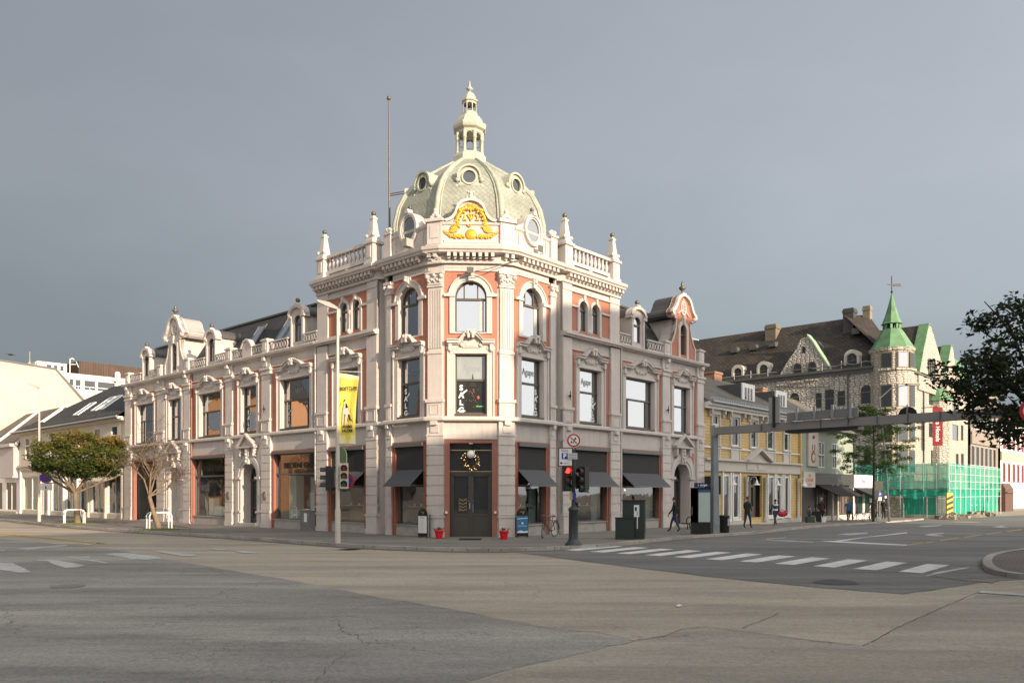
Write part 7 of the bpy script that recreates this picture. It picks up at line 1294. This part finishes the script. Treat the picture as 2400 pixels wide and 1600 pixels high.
MB().box(Fm(f.xy(18.3), GD, GN), -.2, .2, -.2, .2, -.5, 5.0).build('far_post', MATS['gantry_blue_grey'], t)
def hp(px, py, n=0): # point on the beam plane
    k = (px - 1200) / 1854; a = (k * (gy + GN[1] * n) - (gx + GN[0] * n)) / (.68 + .733 * k); Y = gy - .733 * a + GN[1] * n; return a, 2 + (1152 - py) * Y / 1854
a0, z0 = hp(1808, 996); a1, z1 = hp(1834, 930); m = MB(); m.box(f, a0, a1, -.25, -.2, 5.1, z1); m.build('sign_back', pm('sign_back_grey', (.30, .31, .31), .5), t); m = MB(); m.box(f, (a0 + a1) / 2 - .06, (a0 + a1) / 2 + .06, -.3, -.25, 4.9, z1 + .05); m.build('sign_clamp', BLACK, t)
a0, _ = hp(1852, 985); a1, z1 = hp(2018, 965); m = MB(); m.box(f, a0, a1, -.3, .3, 4.6, 4.73); m.build('sign_underside', BLACK, t); m = MB(); m.box(f, a0, a1, -.3, -.25, 5.13, 5.5); [m.box(f, a0, a1, -.32, -.30, 5.2 + .12 * i, 5.22 + .12 * i) for i in range(3)]; m.build('lane_sign_back', pm('panel_grey2', (.22, .225, .225), .5, .1), t)
for x_ in (1877, 1918, 1960, 2003): a, _ = hp(x_, 980); m = MB(); m.box(f, a - .05, a + .05, -.4, -.32, 5.1, 5.7); m.build('upright', STEEL, t)
a, z = hp(2128, 974, .3); m = MB(); A = [(a + .37 * cos(2 * pi * k / 24), z + .37 * sin(2 * pi * k / 24)) for k in range(24)]; m.prism(f, A, .25, .3); m.build('round_sign_back', BLACK, t); MB().box(f, a - .02, a + .02, .2, .24, z - .2, z + .45).build('clamp', STEEL, t)
# sign at the right edge
t = thing('right_sign_post', 'grey sign post at the very right edge of the picture', 'post', (11.74, 18.05, 0)); MB().tube([(11.76, 18.05, -.05), (11.76, 18.05, 7)], .045, 8).build('post', POLEG, t); discsign('no_entry_ring_sign', 'round white sign with red ring cut by the right picture edge', (11.83, 17.98), .27, ((1, SR), (.74, pm('pale_sign_face', (.52, .55, .58), .4, 0))), 3.84, -.3)
# far street lamp and small signs right
x, y, z = at(2084, 1222); t = thing('street_lamp', 'grey street lamp with a long arm near the young tree on the right', 'street lamp', (x, y, z)); m = MB(); m.tube([(x, y, z), (x - .25, y, 4.2), (x - .75, y, 9.2)], [.1, .07, .045], 8); m.build('pole', POLEG, t); m = MB(); m.tube([(x - .75, y, 9.1), (x + .1, y - .1, 9.9), (x + 1.3, y - .2, 10.15)], .04, 5); m.build('arm', POLEG, t); m = MB(); m.box(W3((x, y)), 1.2, 2.2, -.35, -.05, 10.08, 10.25); m.build('lamp_head', GFRAME, t)
x, y, z = at(2062, 1220); t = thing('parking_sign_post', 'thin post with blue parking sign and black board left of the far lamp', 'road sign', (x, y, z)); m = MB(); m.tube([(x, y, z), (x, y, 2.6)], .03, 5); m.build('post', STEEL, t); f = W3((x, y)); MB().box(f, -.13, .13, -.06, -.03, 1.6, 1.95).build('blue_plate', SB, t); MB().box(f, -.13, .13, -.06, -.03, 1.3, 1.58).build('white_plate', SW, t); MB().box(f, -.5, .25, -.05, .1, 2.1, 2.85).build('black_board', BLACK, t); m = MB(); text_mb(m, Fm((x, y - .065), (1, 0), (0, -1)), "P", 0, 0, 1.79, .28); m.build('letter', WHT, t)
# tree guards
def guard(px, py, label):
    x, y, z = at(px, py); t = thing('tree_guard', label, 'tree guard', (x, y, z), .35, 'white tubular tree guards on the left pavement')
    for dy, dx in ((-.35, .1), (.35, -.1)):
        m = MB(); m.tube([(-.55 + dx, dy, -.05), (-.55 + dx, dy, .7), (-.48 + dx, dy, .82), (-.36 + dx, dy, .87), (.36 + dx, dy, .87), (.48 + dx, dy, .82), (.55 + dx, dy, .7), (.55 + dx, dy, -.05)], .04, 8); m.build('hoop', WHITE, t, True)
guard(174, 1226, 'white tubular guard around the leafy tree trunk'); guard(373, 1238, 'white tubular guard around the bare tree trunk')
# bicycles
def bicycle(loc, rz, label, lean=.06, s=1.0, group=None):
    t = thing('bicycle', label, 'bicycle', loc, rz, group); f = Fm((0, 0), (0, 1), (1, 0)); R = .335
    def wheel(xc, turn=0):
        m = MB(); pt = lambda a, r: (xc + r * cos(a) * cos(turn), r * cos(a) * sin(turn), R + r * sin(a)); m.tube([pt(2 * pi * k / 28, R - .02) for k in range(29)], .02, 6, cap=False); w = m.build('wheel', BLACK, t, True)
        m = MB(); m.tube([pt(2 * pi * k / 28, R - .045) for k in range(29)], .009, 4, cap=False); [m.tube([pt(2 * pi * k / 16, .02), pt(2 * pi * k / 16, R - .045)], .0025, 3, cap=False) for k in range(16)]; m.build('rim', STEEL, w, True)
    wheel(-.53, .35); wheel(.53)
    m = MB(); bb = (.08, 0, .28); st = (.22, 0, .75); hd = (-.36, 0, .78); hb = (-.39, 0, .66)
    for p, q in ((bb, st), (st, hd), (bb, hb), (bb, (.53, 0, .335)), (st, (.53, 0, .335))): m.tube([p, q], .017, 6)
    m.tube([hd, (-.41, 0, .62), (-.53, .0, .335)], .016, 6); m.tube([st, (.26, 0, .92)], .013, 5); m.tube([hd, (-.34, 0, .95)], .014, 5); m.build('frame', pm('bike_black', (.02, .02, .02), .3, 0), t, True)
    m = MB(); m.tube([(-.28, -.27, .98), (-.36, -.2, .97), (-.36, 0, .96), (-.36, .2, .97), (-.28, .27, .98)], .012, 5); m.build('handlebar', STEEL, t, True); m = MB(); m.prism(Fm((0, 0), (1, 0), (0, 1)), [(.12, .92), (.4, .94), (.4, .97), (.12, .95)], -.07, .07); m.build('saddle', BLACK, t, True)
    m = MB(); m.tube([(.08 + .09 * cos(2 * pi * k / 14), .03, .28 + .09 * sin(2 * pi * k / 14)) for k in range(15)], .012, 4); m.tube([(.0, .08, .14), (.08, .03, .28), (.16, -.08, .42)], .01, 4); m.build('crank', STEEL, t, True)
    m = MB(); m.box(Fm((0, 0), (1, 0), (0, 1)), .36, .72, -.06, .06, .73, .745); m.tube([(.5, .06, .74), (.53, .05, .34)], .007, 4); m.tube([(.3 + .4 * cos(a) + .23, 0, .335 + .375 * sin(a)) for a in [pi * k / 10 for k in range(0, 8)]], .018, 4); m.build('rack', BLACK, t, True)
    return t
x, y = 1.6, 34.6; b1 = bicycle((x, y, 0), atan2(.85, .53), 'black city bicycle parked against the corner pilaster right of the blue sign'); b1.rotation_euler = (.08, 0, atan2(.85, .53))
for (px, py, rz, lab) in ((2034, 1221, .5, 'dark bicycle parked left of the young tree'), (2052, 1221, .9, 'dark bicycle parked right behind the young tree')): x, y, z = at(px, py); c = copytree(b1); c.location = (x, y, z); c.rotation_euler = (0, 0, rz); c['label'] = lab
x, y, z = at(2022, 1219); t = thing('wooden_bench', 'dark slatted bench with splayed legs left of the parked bicycles', 'bench', (x, y, z), .1); f = W3((0, 0)); m = MB(); [m.box(f, -.8, .8, -.2 + .1 * i, -.12 + .1 * i, .46, .5) for i in range(4)]; m.build('seat', DOORM, t, True)
for a in (-.6, .6): m = MB(); m.tube([(a, -.15, .46), (a * 1.2, -.25, 0)], .03, 5); m.tube([(a, .15, .46), (a * 1.2, .25, 0)], .03, 5); m.build('leg', BLACK, t, True)
# ================================================================= people
def mkskin(verts, edges, radii, root):
    me = bpy.data.meshes.new('p'); me.from_pydata(verts, edges, []); o = bpy.data.objects.new('p', me); COL.objects.link(o); md = o.modifiers.new('s', 'SKIN'); md.use_smooth_shade = True
    for i, r in enumerate(radii): v = me.skin_vertices[0].data[i]; v.radius = r if isinstance(r, tuple) else (r, r); v.use_root = i == root
    sb = o.modifiers.new('d', 'SUBSURF'); sb.levels = 1; sb.render_levels = 1; bpy.context.view_layer.update(); dg = bpy.context.evaluated_depsgraph_get(); n = bpy.data.meshes.new_from_object(o.evaluated_get(dg)); COL.objects.unlink(o); bpy.data.objects.remove(o); return n
SKIN = pm('skin', (.42, .25, .18), .6, .05, 8)
def person(px, py, h, rz, label, top, legs, hair=(.05, .035, .025), stride=.22, shoes=(.02, .02, .02), bald=False, armb=.0, seated=False):
    x, y, z = at(px, py); t = thing('person', label, 'person', (x, y, z), rz); s = h / 1.76; V = []; E_ = []; R_ = []; ids = {}
    def a(nm, p, r, par=None): ids[nm] = len(V); V.append(tuple(c * s for c in p)); R_.append(tuple(q * s for q in r) if isinstance(r, tuple) else r * s); (par is not None) and E_.append((ids[par], ids[nm]))
    hz = .93 if not seated else .45
    a('pel', (0, 0, hz), (.15, .11)); a('waist', (0, .0, hz + .17), (.145, .11), 'pel'); a('chest', (0, .01, hz + .36), (.165, .12), 'waist'); a('neck0', (0, 0, hz + .53), .075, 'chest'); a('neck', (0, .01, hz + .60), .055, 'neck0'); a('jaw', (0, .035, hz + .66), (.066, .075), 'neck'); a('face', (0, .03, hz + .73), (.076, .09), 'jaw'); a('crown', (0, .01, hz + .80), (.066, .08), 'face')
    for sg, nm in ((-1, 'l'), (1, 'r')):
        f_ = stride * sg
        if seated: a('hip' + nm, (.09 * sg, .02, hz), .1, 'pel'); a('kn' + nm, (.12 * sg, .42, hz + .05), .07, 'hip' + nm); a('an' + nm, (.12 * sg, .45, .1), .045, 'kn' + nm)
        else: a('hip' + nm, (.09 * sg, 0, hz - .08), .105, 'pel'); a('kn' + nm, (.1 * sg, f_ * .55 + .03, .5), .068, 'hip' + nm); a('an' + nm, (.1 * sg, f_ - (.04 if f_ < 0 else 0), .09 + (.03 if f_ < 0 else 0)), .045, 'kn' + nm)
        an = V[ids['an' + nm]]; a('to' + nm, (.11 * sg, an[1] / s + .15, .045), (.045, .035), 'an' + nm)
        a('sh' + nm, (.19 * sg, 0, hz + .47), .075, 'chest'); a('el' + nm, (.255 * sg, -f_ * .35, hz + .2), .052, 'sh' + nm); wy = -f_ * .8 + .08 + armb; a('wr' + nm, (.24 * sg, wy, hz - .03 + armb * .6), .034, 'el' + nm); a('pa' + nm, (.24 * sg, wy + .02, hz - .10 + armb * .7), (.02, .036), 'wr' + nm)
        for k in range(4): a('f%d%s' % (k, nm), (.24 * sg - .012 * sg, wy - .02 + .022 * k, hz - .175 + armb * .7 - .008 * (k in (1, 2))), .009, 'pa' + nm)
        a('th' + nm, (.215 * sg, wy + .06, hz - .11 + armb * .7), .010, 'wr' + nm)
    me = mkskin(V, E_, R_, 0); n = len(me.polygons); co = np.array([p.center[:] for p in me.polygons]) / s; hand = np.array([V[ids['pal']], V[ids['par']]]) / s
    mats = [SKIN, top, legs, pm('shoe_%.2f' % shoes[0], shoes, .5, 0)]; idx = []
    for c in co:
        d = min(np.linalg.norm((c - h_)) for h_ in hand); q = 1 if c[2] > hz - .08 else 2
        if d < .11: q = 0
        elif abs(c[0]) > .175 and c[2] > hz - .2: q = 1
        if c[2] > hz + .585: q = 0
        if c[2] < .085: q = 3
        idx.append(q)
    for m_ in mats: me.materials.append(m_)
    me.polygons.foreach_set('material_index', idx); me.polygons.foreach_set('use_smooth', [True] * n); me.name = 'body'; uvbox(me); b = link('body', me, t, True)
    if not bald: m = MB(); m.lathe(Fm((0, 0), (1, 0), (0, 1)), 0, -.002, (hz + .765) * s, [(.084 * s, -.05 * s), (.088 * s, 0), (.078 * s, .05 * s), (.045 * s, .088 * s), (.002, .1 * s)], 12, True, 0, 1, 1.12); m.build('hair', pm('hair_%.2f' % hair[0], hair, .8, 0), t, True)
    m = MB(); f = Fm((0, 0), (1, 0), (0, 1)); [m.ball(f, sg * .032 * s, .112 * s, (hz + .745) * s, .011 * s, 6) for sg in (-1, 1)]; m.box(f, -.025 * s, .025 * s, .108 * s, .118 * s, (hz + .682) * s, (hz + .688) * s); m.build('eyes_and_mouth', pm('dark_feature', (.05, .02, .02), .5, 0), b, True); m = MB(); m.ball(f, 0, .12 * s, (hz + .715) * s, .016 * s, 6, 1.3); [m.ball(f, sg * .082 * s, .02 * s, (hz + .72) * s, .02 * s, 6, 1.3, .4) for sg in (-1, 1)]; m.build('nose_and_ears', SKIN, b, True)
    return t
JE = pm('blue_jeans', (.035, .05, .09), .85, .2, 12); BK = pm('black_cloth', (.012, .012, .014), .9, .1, 8); DKG = pm('dark_olive_cloth', (.035, .038, .028), .9, .1, 8); NV = pm('navy_cloth', (.02, .035, .10), .85, .1, 8); BRN = pm('dark_maroon_cloth', (.04, .016, .014), .9, .1, 8); BLU = pm('bright_blue_cloth', (.015, .11, .22), .8, .1, 8)
person(1581, 1245, 1.72, 1.25, 'person in black jacket and dark jeans walking left past the arched door', BK, JE, (.03, .015, .01), .24)
person(1752, 1237, 1.76, -.9, 'person in dark olive jacket and blue jeans walking before the yellow house door', DKG, JE, (.07, .05, .035), .16, armb=.12)
p3 = person(1817, 1230.5, 1.62, .35, 'person in navy and white jacket carrying a red bag by the yellow house', NV, JE, (.01, .01, .01), .2, (.6, .6, .6))
person(1925, 1223, 1.78, pi * .95, 'person in dark maroon coat standing beside black luggage under the dark awning', BRN, BK, (.25, .24, .22), .03)
person(1988, 1221, 1.68, pi, 'person in bright blue jacket and green shirt walking towards the viewer', BLU, pm('dark_navy', (.015, .02, .035), .9), (.2, .12, .07), .1, (.35, .35, .35))
person(2045, 1217, 1.74, pi * .9, 'person in black clothes standing behind the parked bicycles', BK, BRN, (.2, .2, .2), .03); person(2071, 1218, 1.74, -.6, 'bald person in long black coat beside the far lamp post', BK, BK, stride=.06, bald=True, shoes=(.55, .55, .55))
person(1897, 1224, 1.6, -1.2, 'person in grey clothes crouched on a green crate at the end of the yellow house', pm('grey_cloth', (.10, .105, .095), .9), pm('pale_cloth', (.32, .31, .28), .9), seated=True, shoes=(.5, .5, .5))
x, y, z = at(1897, 1224); m = MB(); m.box(W3((x, y)), -.25, .25, -.3, .15, z, z + .4); tag(m.build('green_crate', pm('crate_green', (.05, .07, .04), .8, .2)), 'olive green crate under the crouching person', 'crate')
x, y, z = at(1912, 1223.5); t = thing('suitcase', 'black suitcase standing left of the person in maroon coat', 'suitcase', (x, y, z)); m = MB(); m.prism(W3((0, 0)), [(-.3, .06), (.3, .06), (.33, .1), (.33, .72), (.28, .8), (-.22, .8), (-.3, .72)], -.15, .15); m.build('shell', BK, t, True); m = MB(); m.tube([(-.1, 0, .8), (-.1, 0, 1.0), (.1, 0, 1.0), (.1, 0, .8)], .012, 5); m.build('handle', STEEL, t, True)
for a in (-.25, .25): MB().ball(W3((0, 0)), a, 0, .04, .04, 8).build('wheel', BLACK, t, True)
x, y, z = at(1924, 1223); x += .08; y -= .3; t = thing('carrier_bag', 'white carrier bag beside the black suitcase', 'bag', (x, y, z)); m = MB(); m.prism(W3((0, 0)), [(-.14, 0), (.14, 0), (.17, .38), (-.17, .36)], -.07, .07); m.build('bag_body', WHITE, t, True); m = MB(); m.tube([(-.08, 0, .36), (0, 0, .5), (.08, 0, .37)], .01, 4); m.build('handle', WHITE, t, True)
x, y, z = at(1817, 1230.5); RB_ = pm('red_nylon', (.42, .01, .035), .6, .15, 10); t = thing('red_bag', 'shiny red holdall carried by the person in navy jacket', 'bag', (x, y, z)); m = MB(); m.ball(Fm((x + .38, y - .1), (.9, .3), (-.3, .9)), 0, 0, z + .72, .3, 12, .62, 1.1, .55); m.ball(Fm((x + .62, y - .05), (1, 0), (0, 1)), 0, 0, z + .76, .2, 10, .9, .8, .6); m.build('bag_body', RB_, t); m = MB(); m.tube([(x + .2, y - .1, z + .86), (x + .36, y - .1, z + 1.02), (x + .6, y - .1, z + .9)], .018, 5); m.build('strap', RB_, t)
m = MB(); f = Fm((0, 0), (1, 0), (0, 1)); m.lathe(f, 0, 0, .93, [(.172, 0), (.175, .1)], 14, True, 0, 1, .78); m.lathe(f, 0, 0, 1.24, [(.18, 0), (.17, .1)], 14, True, 0, 1.05, .8); m.build('white_stripes', SW, p3, True)
# ================================================================= trees
def leaves(cents, rad, per, size, flat=.7, seed=0):
    g = np.random.default_rng(seed); C = np.repeat(np.array(cents), per, axis=0); k = len(C); d = g.normal(size=(k, 3)); d /= np.linalg.norm(d, axis=1)[:, None]; p = C + d * (rad * g.random((k, 1)) ** .45) * np.array([1, 1, flat])
    u = g.normal(size=(k, 3)); u[:, 2] *= .6; u /= np.linalg.norm(u, axis=1)[:, None]; w = np.cross(u, g.normal(size=(k, 3))); w /= np.linalg.norm(w, axis=1)[:, None]; s = size * (.6 + .8 * g.random((k, 1)))
    v = np.stack([p - u * s, p + w * s * .45 - u * s * .1, p + u * s, p - w * s * .45 - u * s * .1], 1).reshape(-1, 3); return v, p
def foliage(name, parent, cents, rad, per, size, cols, fn=None, flat=.7, seed=0):
    v, p = leaves(cents, rad, per, size, flat, seed); k = len(p); me = bpy.data.meshes.new(name); me.from_pydata(v.tolist(), [], [(4 * i, 4 * i + 1, 4 * i + 2, 4 * i + 3) for i in range(k)])
    for i, c in enumerate(cols):
        m = pm('%s_leaf_%d' % (name + parent.name[:4], i), c, .6, 0, spec=.3); nt_ = m.node_tree
        if len(nt_.nodes) < 6: tl = nt_.nodes.new('ShaderNodeBsdfTranslucent'); tl.inputs[0].default_value = (*[min(1, q * 1.6) for q in c], 1); ms = nt_.nodes.new('ShaderNodeMixShader'); ms.inputs[0].default_value = .3; nt_.links.new(nt_.nodes['Principled BSDF'].outputs[0], ms.inputs[1]); nt_.links.new(tl.outputs[0], ms.inputs[2]); nt_.links.new(ms.outputs[0], nt_.nodes['Material Output'].inputs[0])
        me.materials.append(m)
    g = np.random.default_rng(seed + 1); idx = fn(p, g) if fn else g.integers(0, len(cols), k); me.polygons.foreach_set('material_index', idx.astype(np.int32).tolist()); return link(name, me, parent, False)
def limbs(mb, start, ends, r0, r1, g, sub=0, wob_=.12):
    tips = []
    for e in ends:
        a = Vector(start); b = Vector(e); mid = (a + b) / 2 + Vector([random.gauss(0, wob_ * (b - a).length) for _ in range(3)]); mid.z -= .06 * (b - a).length; mb.tube([a, (a + mid) / 2, mid, (mid + b) / 2, b], [r0, r0 * .85, (r0 + r1) / 2, r1 * 1.2, r1], 6); tips.append(b)
        if sub:
            for i in range(sub):
                t = random.uniform(.35, .95); q = a.lerp(mid, t * 2) if t < .5 else mid.lerp(b, t * 2 - 1); d = (b - a).normalized() + Vector([random.gauss(0, .55) for _ in range(3)]); d.z = abs(d.z) * .7 + .15; L = (b - a).length * random.uniform(.25, .6); e2 = q + d.normalized() * L; mb.tube([q, (q + e2) / 2 + Vector([random.gauss(0, .05 * L) for _ in range(3)]), e2], [r1 * 1.1, r1 * .8, r1 * .4], 4); tips.append(e2)
    return tips
BARK = pm('tree_bark', (.20, .15, .095), .9, .3, 6, .6, 20); BARKD = pm('dark_bark', (.05, .042, .035), .9, .3, 6, .5, 20)
# leafy tree at left
x, y, z = at(182, 1225); T1 = thing('leafy_street_tree', 'leafy green and rusty orange street tree on the left pavement', 'tree', (x, y, z)); m = MB(); fk = (x - .15, y, 1.9); m.tube([(x + .05, y, -.1), (x, y, .3), (x - .05, y, 1.0), fk], [.26, .2, .17, .15], 9)
ends = [(x - 1.6, y + .3, 3.7), (x + 1.6, y - .3, 3.9), (x - .6, y - .8, 4.3), (x + .6, y + .8, 4.3), (x, y, 4.8), (x + 2.3, y + .2, 3.6), (x - 2.4, y - .3, 3.7)]; limbs(m, fk, ends, .09, .035, rng, 5); m.build('trunk', BARK, T1)
C = []
while len(C) < 330:
    p = rng.uniform(-1, 1, 3); r = np.linalg.norm(p)
    if r > 1 or (r < .62 and rng.random() < .75) or p[2] < -.75: continue
    lump = 1 + .13 * sin(p[0] * 7) * cos(p[1] * 6 + 1); q = np.array([x + .0 + p[0] * 2.85 * lump, y + p[1] * 2.5, 4.25 + (p[2] * 1.65 if p[2] > 0 else p[2] * 1.25 - .35 * (1 - abs(p[0]))) * lump])
    C.append(q)
def autumn(p, g): a = (p[:, 2] - 3.2) / 3.3 + (p[:, 0] - x) * .03 - .04 + g.normal(size=len(p)) * .26 + .25 * np.sin(p[:, 0] * 3) * np.cos(p[:, 2] * 4); return np.clip(np.floor(a * 4.2), 0, 4)
foliage('crown', T1, C, .4, 85, .08, [(.04, .06, .012), (.075, .095, .018), (.12, .125, .022), (.17, .12, .028), (.24, .12, .035)], autumn, seed=3)
# bare tree
x, y, z = at(372, 1239); T2 = thing('bare_street_tree', 'leaning bare-branched small street tree in front of the left wing', 'tree', (x, y, z)); m = MB(); fk = (x - .55, y + .1, 1.75); m.tube([(x + .05, y, -.1), (x - .05, y, .3), (x - .3, y, 1.0), fk], [.17, .14, .115, .1], 9)
ends = [(x - 1.5, y, 3.5), (x - 1.0, y - .4, 4.3), (x - .4, y + .3, 4.7), (x + .1, y - .2, 4.4), (x + .6, y + .3, 3.7), (x + 1.0, y, 2.8), (x - .1, y + .5, 4.0)]; tp = limbs(m, fk, ends, .055, .02, rng, 8, .08); m.build('trunk', BARK, T2)
m = MB()
for q in tp:
    for i in range(9):
        d = Vector([random.gauss(0, .6), random.gauss(0, .6), random.gauss(.25, .45)]).normalized() * random.uniform(.25, .8); s_ = q + Vector([random.gauss(0, .12) for _ in range(3)]); m.tube([s_, s_ + d * .5 + Vector([random.gauss(0, .04) for _ in range(3)]), s_ + d], [.011, .008, .005], 3, cap=False)
m.build('twigs', pm('twig_bark', (.13, .085, .06), .9, .2), T2)
foliage('crown', T2, [(x - 1.1 + i * .15, y, 4.2 + .2 * sin(i * 2)) for i in range(5)] + [(x - 1.5, y, 3.6)], .3, 45, .05, [(.14, .13, .04), (.10, .11, .03)], seed=8)
# young tree on the right
x, y, z = at(2047, 1221.5); T3 = thing('young_street_tree', 'slender young tree with airy green foliage in front of the stone hotel', 'tree', (x, y, z)); m = MB(); m.tube([(x, y, -.6), (x, y, 2), (x + .05, y, 5), (x, y, 8.2)], [.11, .09, .06, .02], 8)
C = []; 
for i in range(34):
    zz = 3.2 + 4.9 * (i / 33); a = i * 2.4; L = (1.2 + 2.2 * sin(pi * min(1, (i + 3) / 32))) * random.uniform(.7, 1.1); e_ = Vector((x + L * cos(a), y + L * sin(a) * .8, zz + L * .28)); s0 = Vector((x, y, zz)); m.tube([s0, s0.lerp(e_, .5) - Vector((0, 0, .08)), e_], [.028, .018, .008], 5)
    for t in (.45, .62, .8, .95, 1.05): C.append(tuple(s0.lerp(e_, t) + Vector([random.gauss(0, .16) for _ in range(3)])))
m.build('trunk', BARKD, T3); C = [c for c in C if not (5.6 < c[2] < 6.1 and random.random() < .6)]; foliage('crown', T3, C, .4, 75, .075, [(.07, .12, .02), (.10, .15, .03), (.045, .08, .015)], flat=.45, seed=12)
# dark tree leaning in from the right
T4 = thing('dark_foreground_tree', 'large dark leafy tree reaching into the picture from the right edge', 'tree', (14.6, 20.5, 0)); x, y = 14.6, 20.5; m = MB(); m.tube([(x, y, -.2), (x, y, 1.5), (x - .2, y, 3.2)], [.3, .24, .2], 10); 
ends = [(x - 2.9, y, 4.8), (x - 2.4, y + .5, 5.6), (x - 1.7, y - .4, 6.5), (x - 2.0, y - .3, 4.2), (x, y, 7.6), (x + 2, y, 6.5), (x - 1.2, y + 1, 6.8), (x + 1, y + 1.2, 5)]; tips = limbs(m, (x - .2, y, 3.2), ends, .11, .03, rng, 3, .05); m.build('trunk', BARKD, T4)
OUT = [((2205, 865), .45), ((2240, 905), .6), ((2230, 880), .5), ((2255, 960), .45), ((2290, 850), .6), ((2300, 760), .5), ((2292, 745), .4), ((2330, 790), .6), ((2352, 722), .4), ((2372, 705), .35), ((2395, 690), .35), ((2400, 760), .7), ((2310, 930), .7), ((2330, 1000), .6), ((2300, 990), .4), ((2370, 1025), .5), ((2360, 900), .8), ((2290, 1010), .3), ((2400, 1000), .6), ((2350, 850), .7), ((2400, 860), .8), ((2265, 930), .5), ((2320, 830), .6), ((2450, 720), .6), ((2450, 950), 1), ((2270, 870), .45), ((2385, 960), .7), ((2340, 955), .6), ((2310, 890), .6), ((2285, 905), .5)]
C = []
for (px, py), r in OUT:
    px += 34
    for i in range(int(4 + r * 9)):
        Y = y + random.uniform(-1.0, 1.0); cx = (px - 1200) / 1854 * y; cz = 2 + (1152 - py) / 1854 * y; C.append((cx + max(-.7 * r, random.gauss(0, r * .3)), Y, cz + min(.6 * r, random.gauss(0, r * .3))))
for i in range(130): a = random.random() * 6.28; r = 2.2 * sqrt(random.random()); C.append((x + 1.6 + r * cos(a), y + r * sin(a), 5.4 + random.uniform(-1.6, 1.9)))
foliage('crown', T4, C, .27, 24, .08, [(.022, .036, .014), (.035, .05, .02), (.015, .024, .011)], flat=.9, seed=21)
# grass tufts at the tree feet
for (px, py, w_) in ((174, 1228, .9), (378, 1241, 1.3)):
    x, y, z = at(px, py); m = MB()
    for i in range(700):
        a = random.gauss(0, w_ * .45); b = random.gauss(0, .3); h_ = random.uniform(.04, .13); q = (x + a, y + b, 0); m.add([(q[0] - .012, q[1], 0.0), (q[0] + .012, q[1], 0.0), (q[0] + random.gauss(0, .03), q[1] + random.gauss(0, .03), h_)], [(0, 1, 2)])
    tag(m.build('grass', pm('kerb_grass', (.12, .15, .03), .8, .3, 8), kind='stuff'), 'tuft of yellowish green grass at the foot of the %s' % ('leafy tree' if px < 200 else 'bare tree'), 'grass')
# bird
x, y = -46.8, 70; z = 2 + (1152 - 831) * 70 / 1854; x = (25.5 - 1200) / 1854 * 70; m = MB(); m.ball(W3((x, y)), 0, 0, z, .16, 8, .5, 1.6, .6); m.add([(x - .1, y, z), (x + .12, y, z), (x + .1, y - .1, z + .02), (x - .5, y - .3, z + .12)], [(0, 1, 3), (0, 1, 2)]); m.add([(x - .1, y, z), (x + .12, y, z), (x + .35, y + .3, z - .08)], [(0, 1, 2)]); tag(m.build('bird', BLACK), 'tiny dark bird flying in the sky at far left', 'bird')
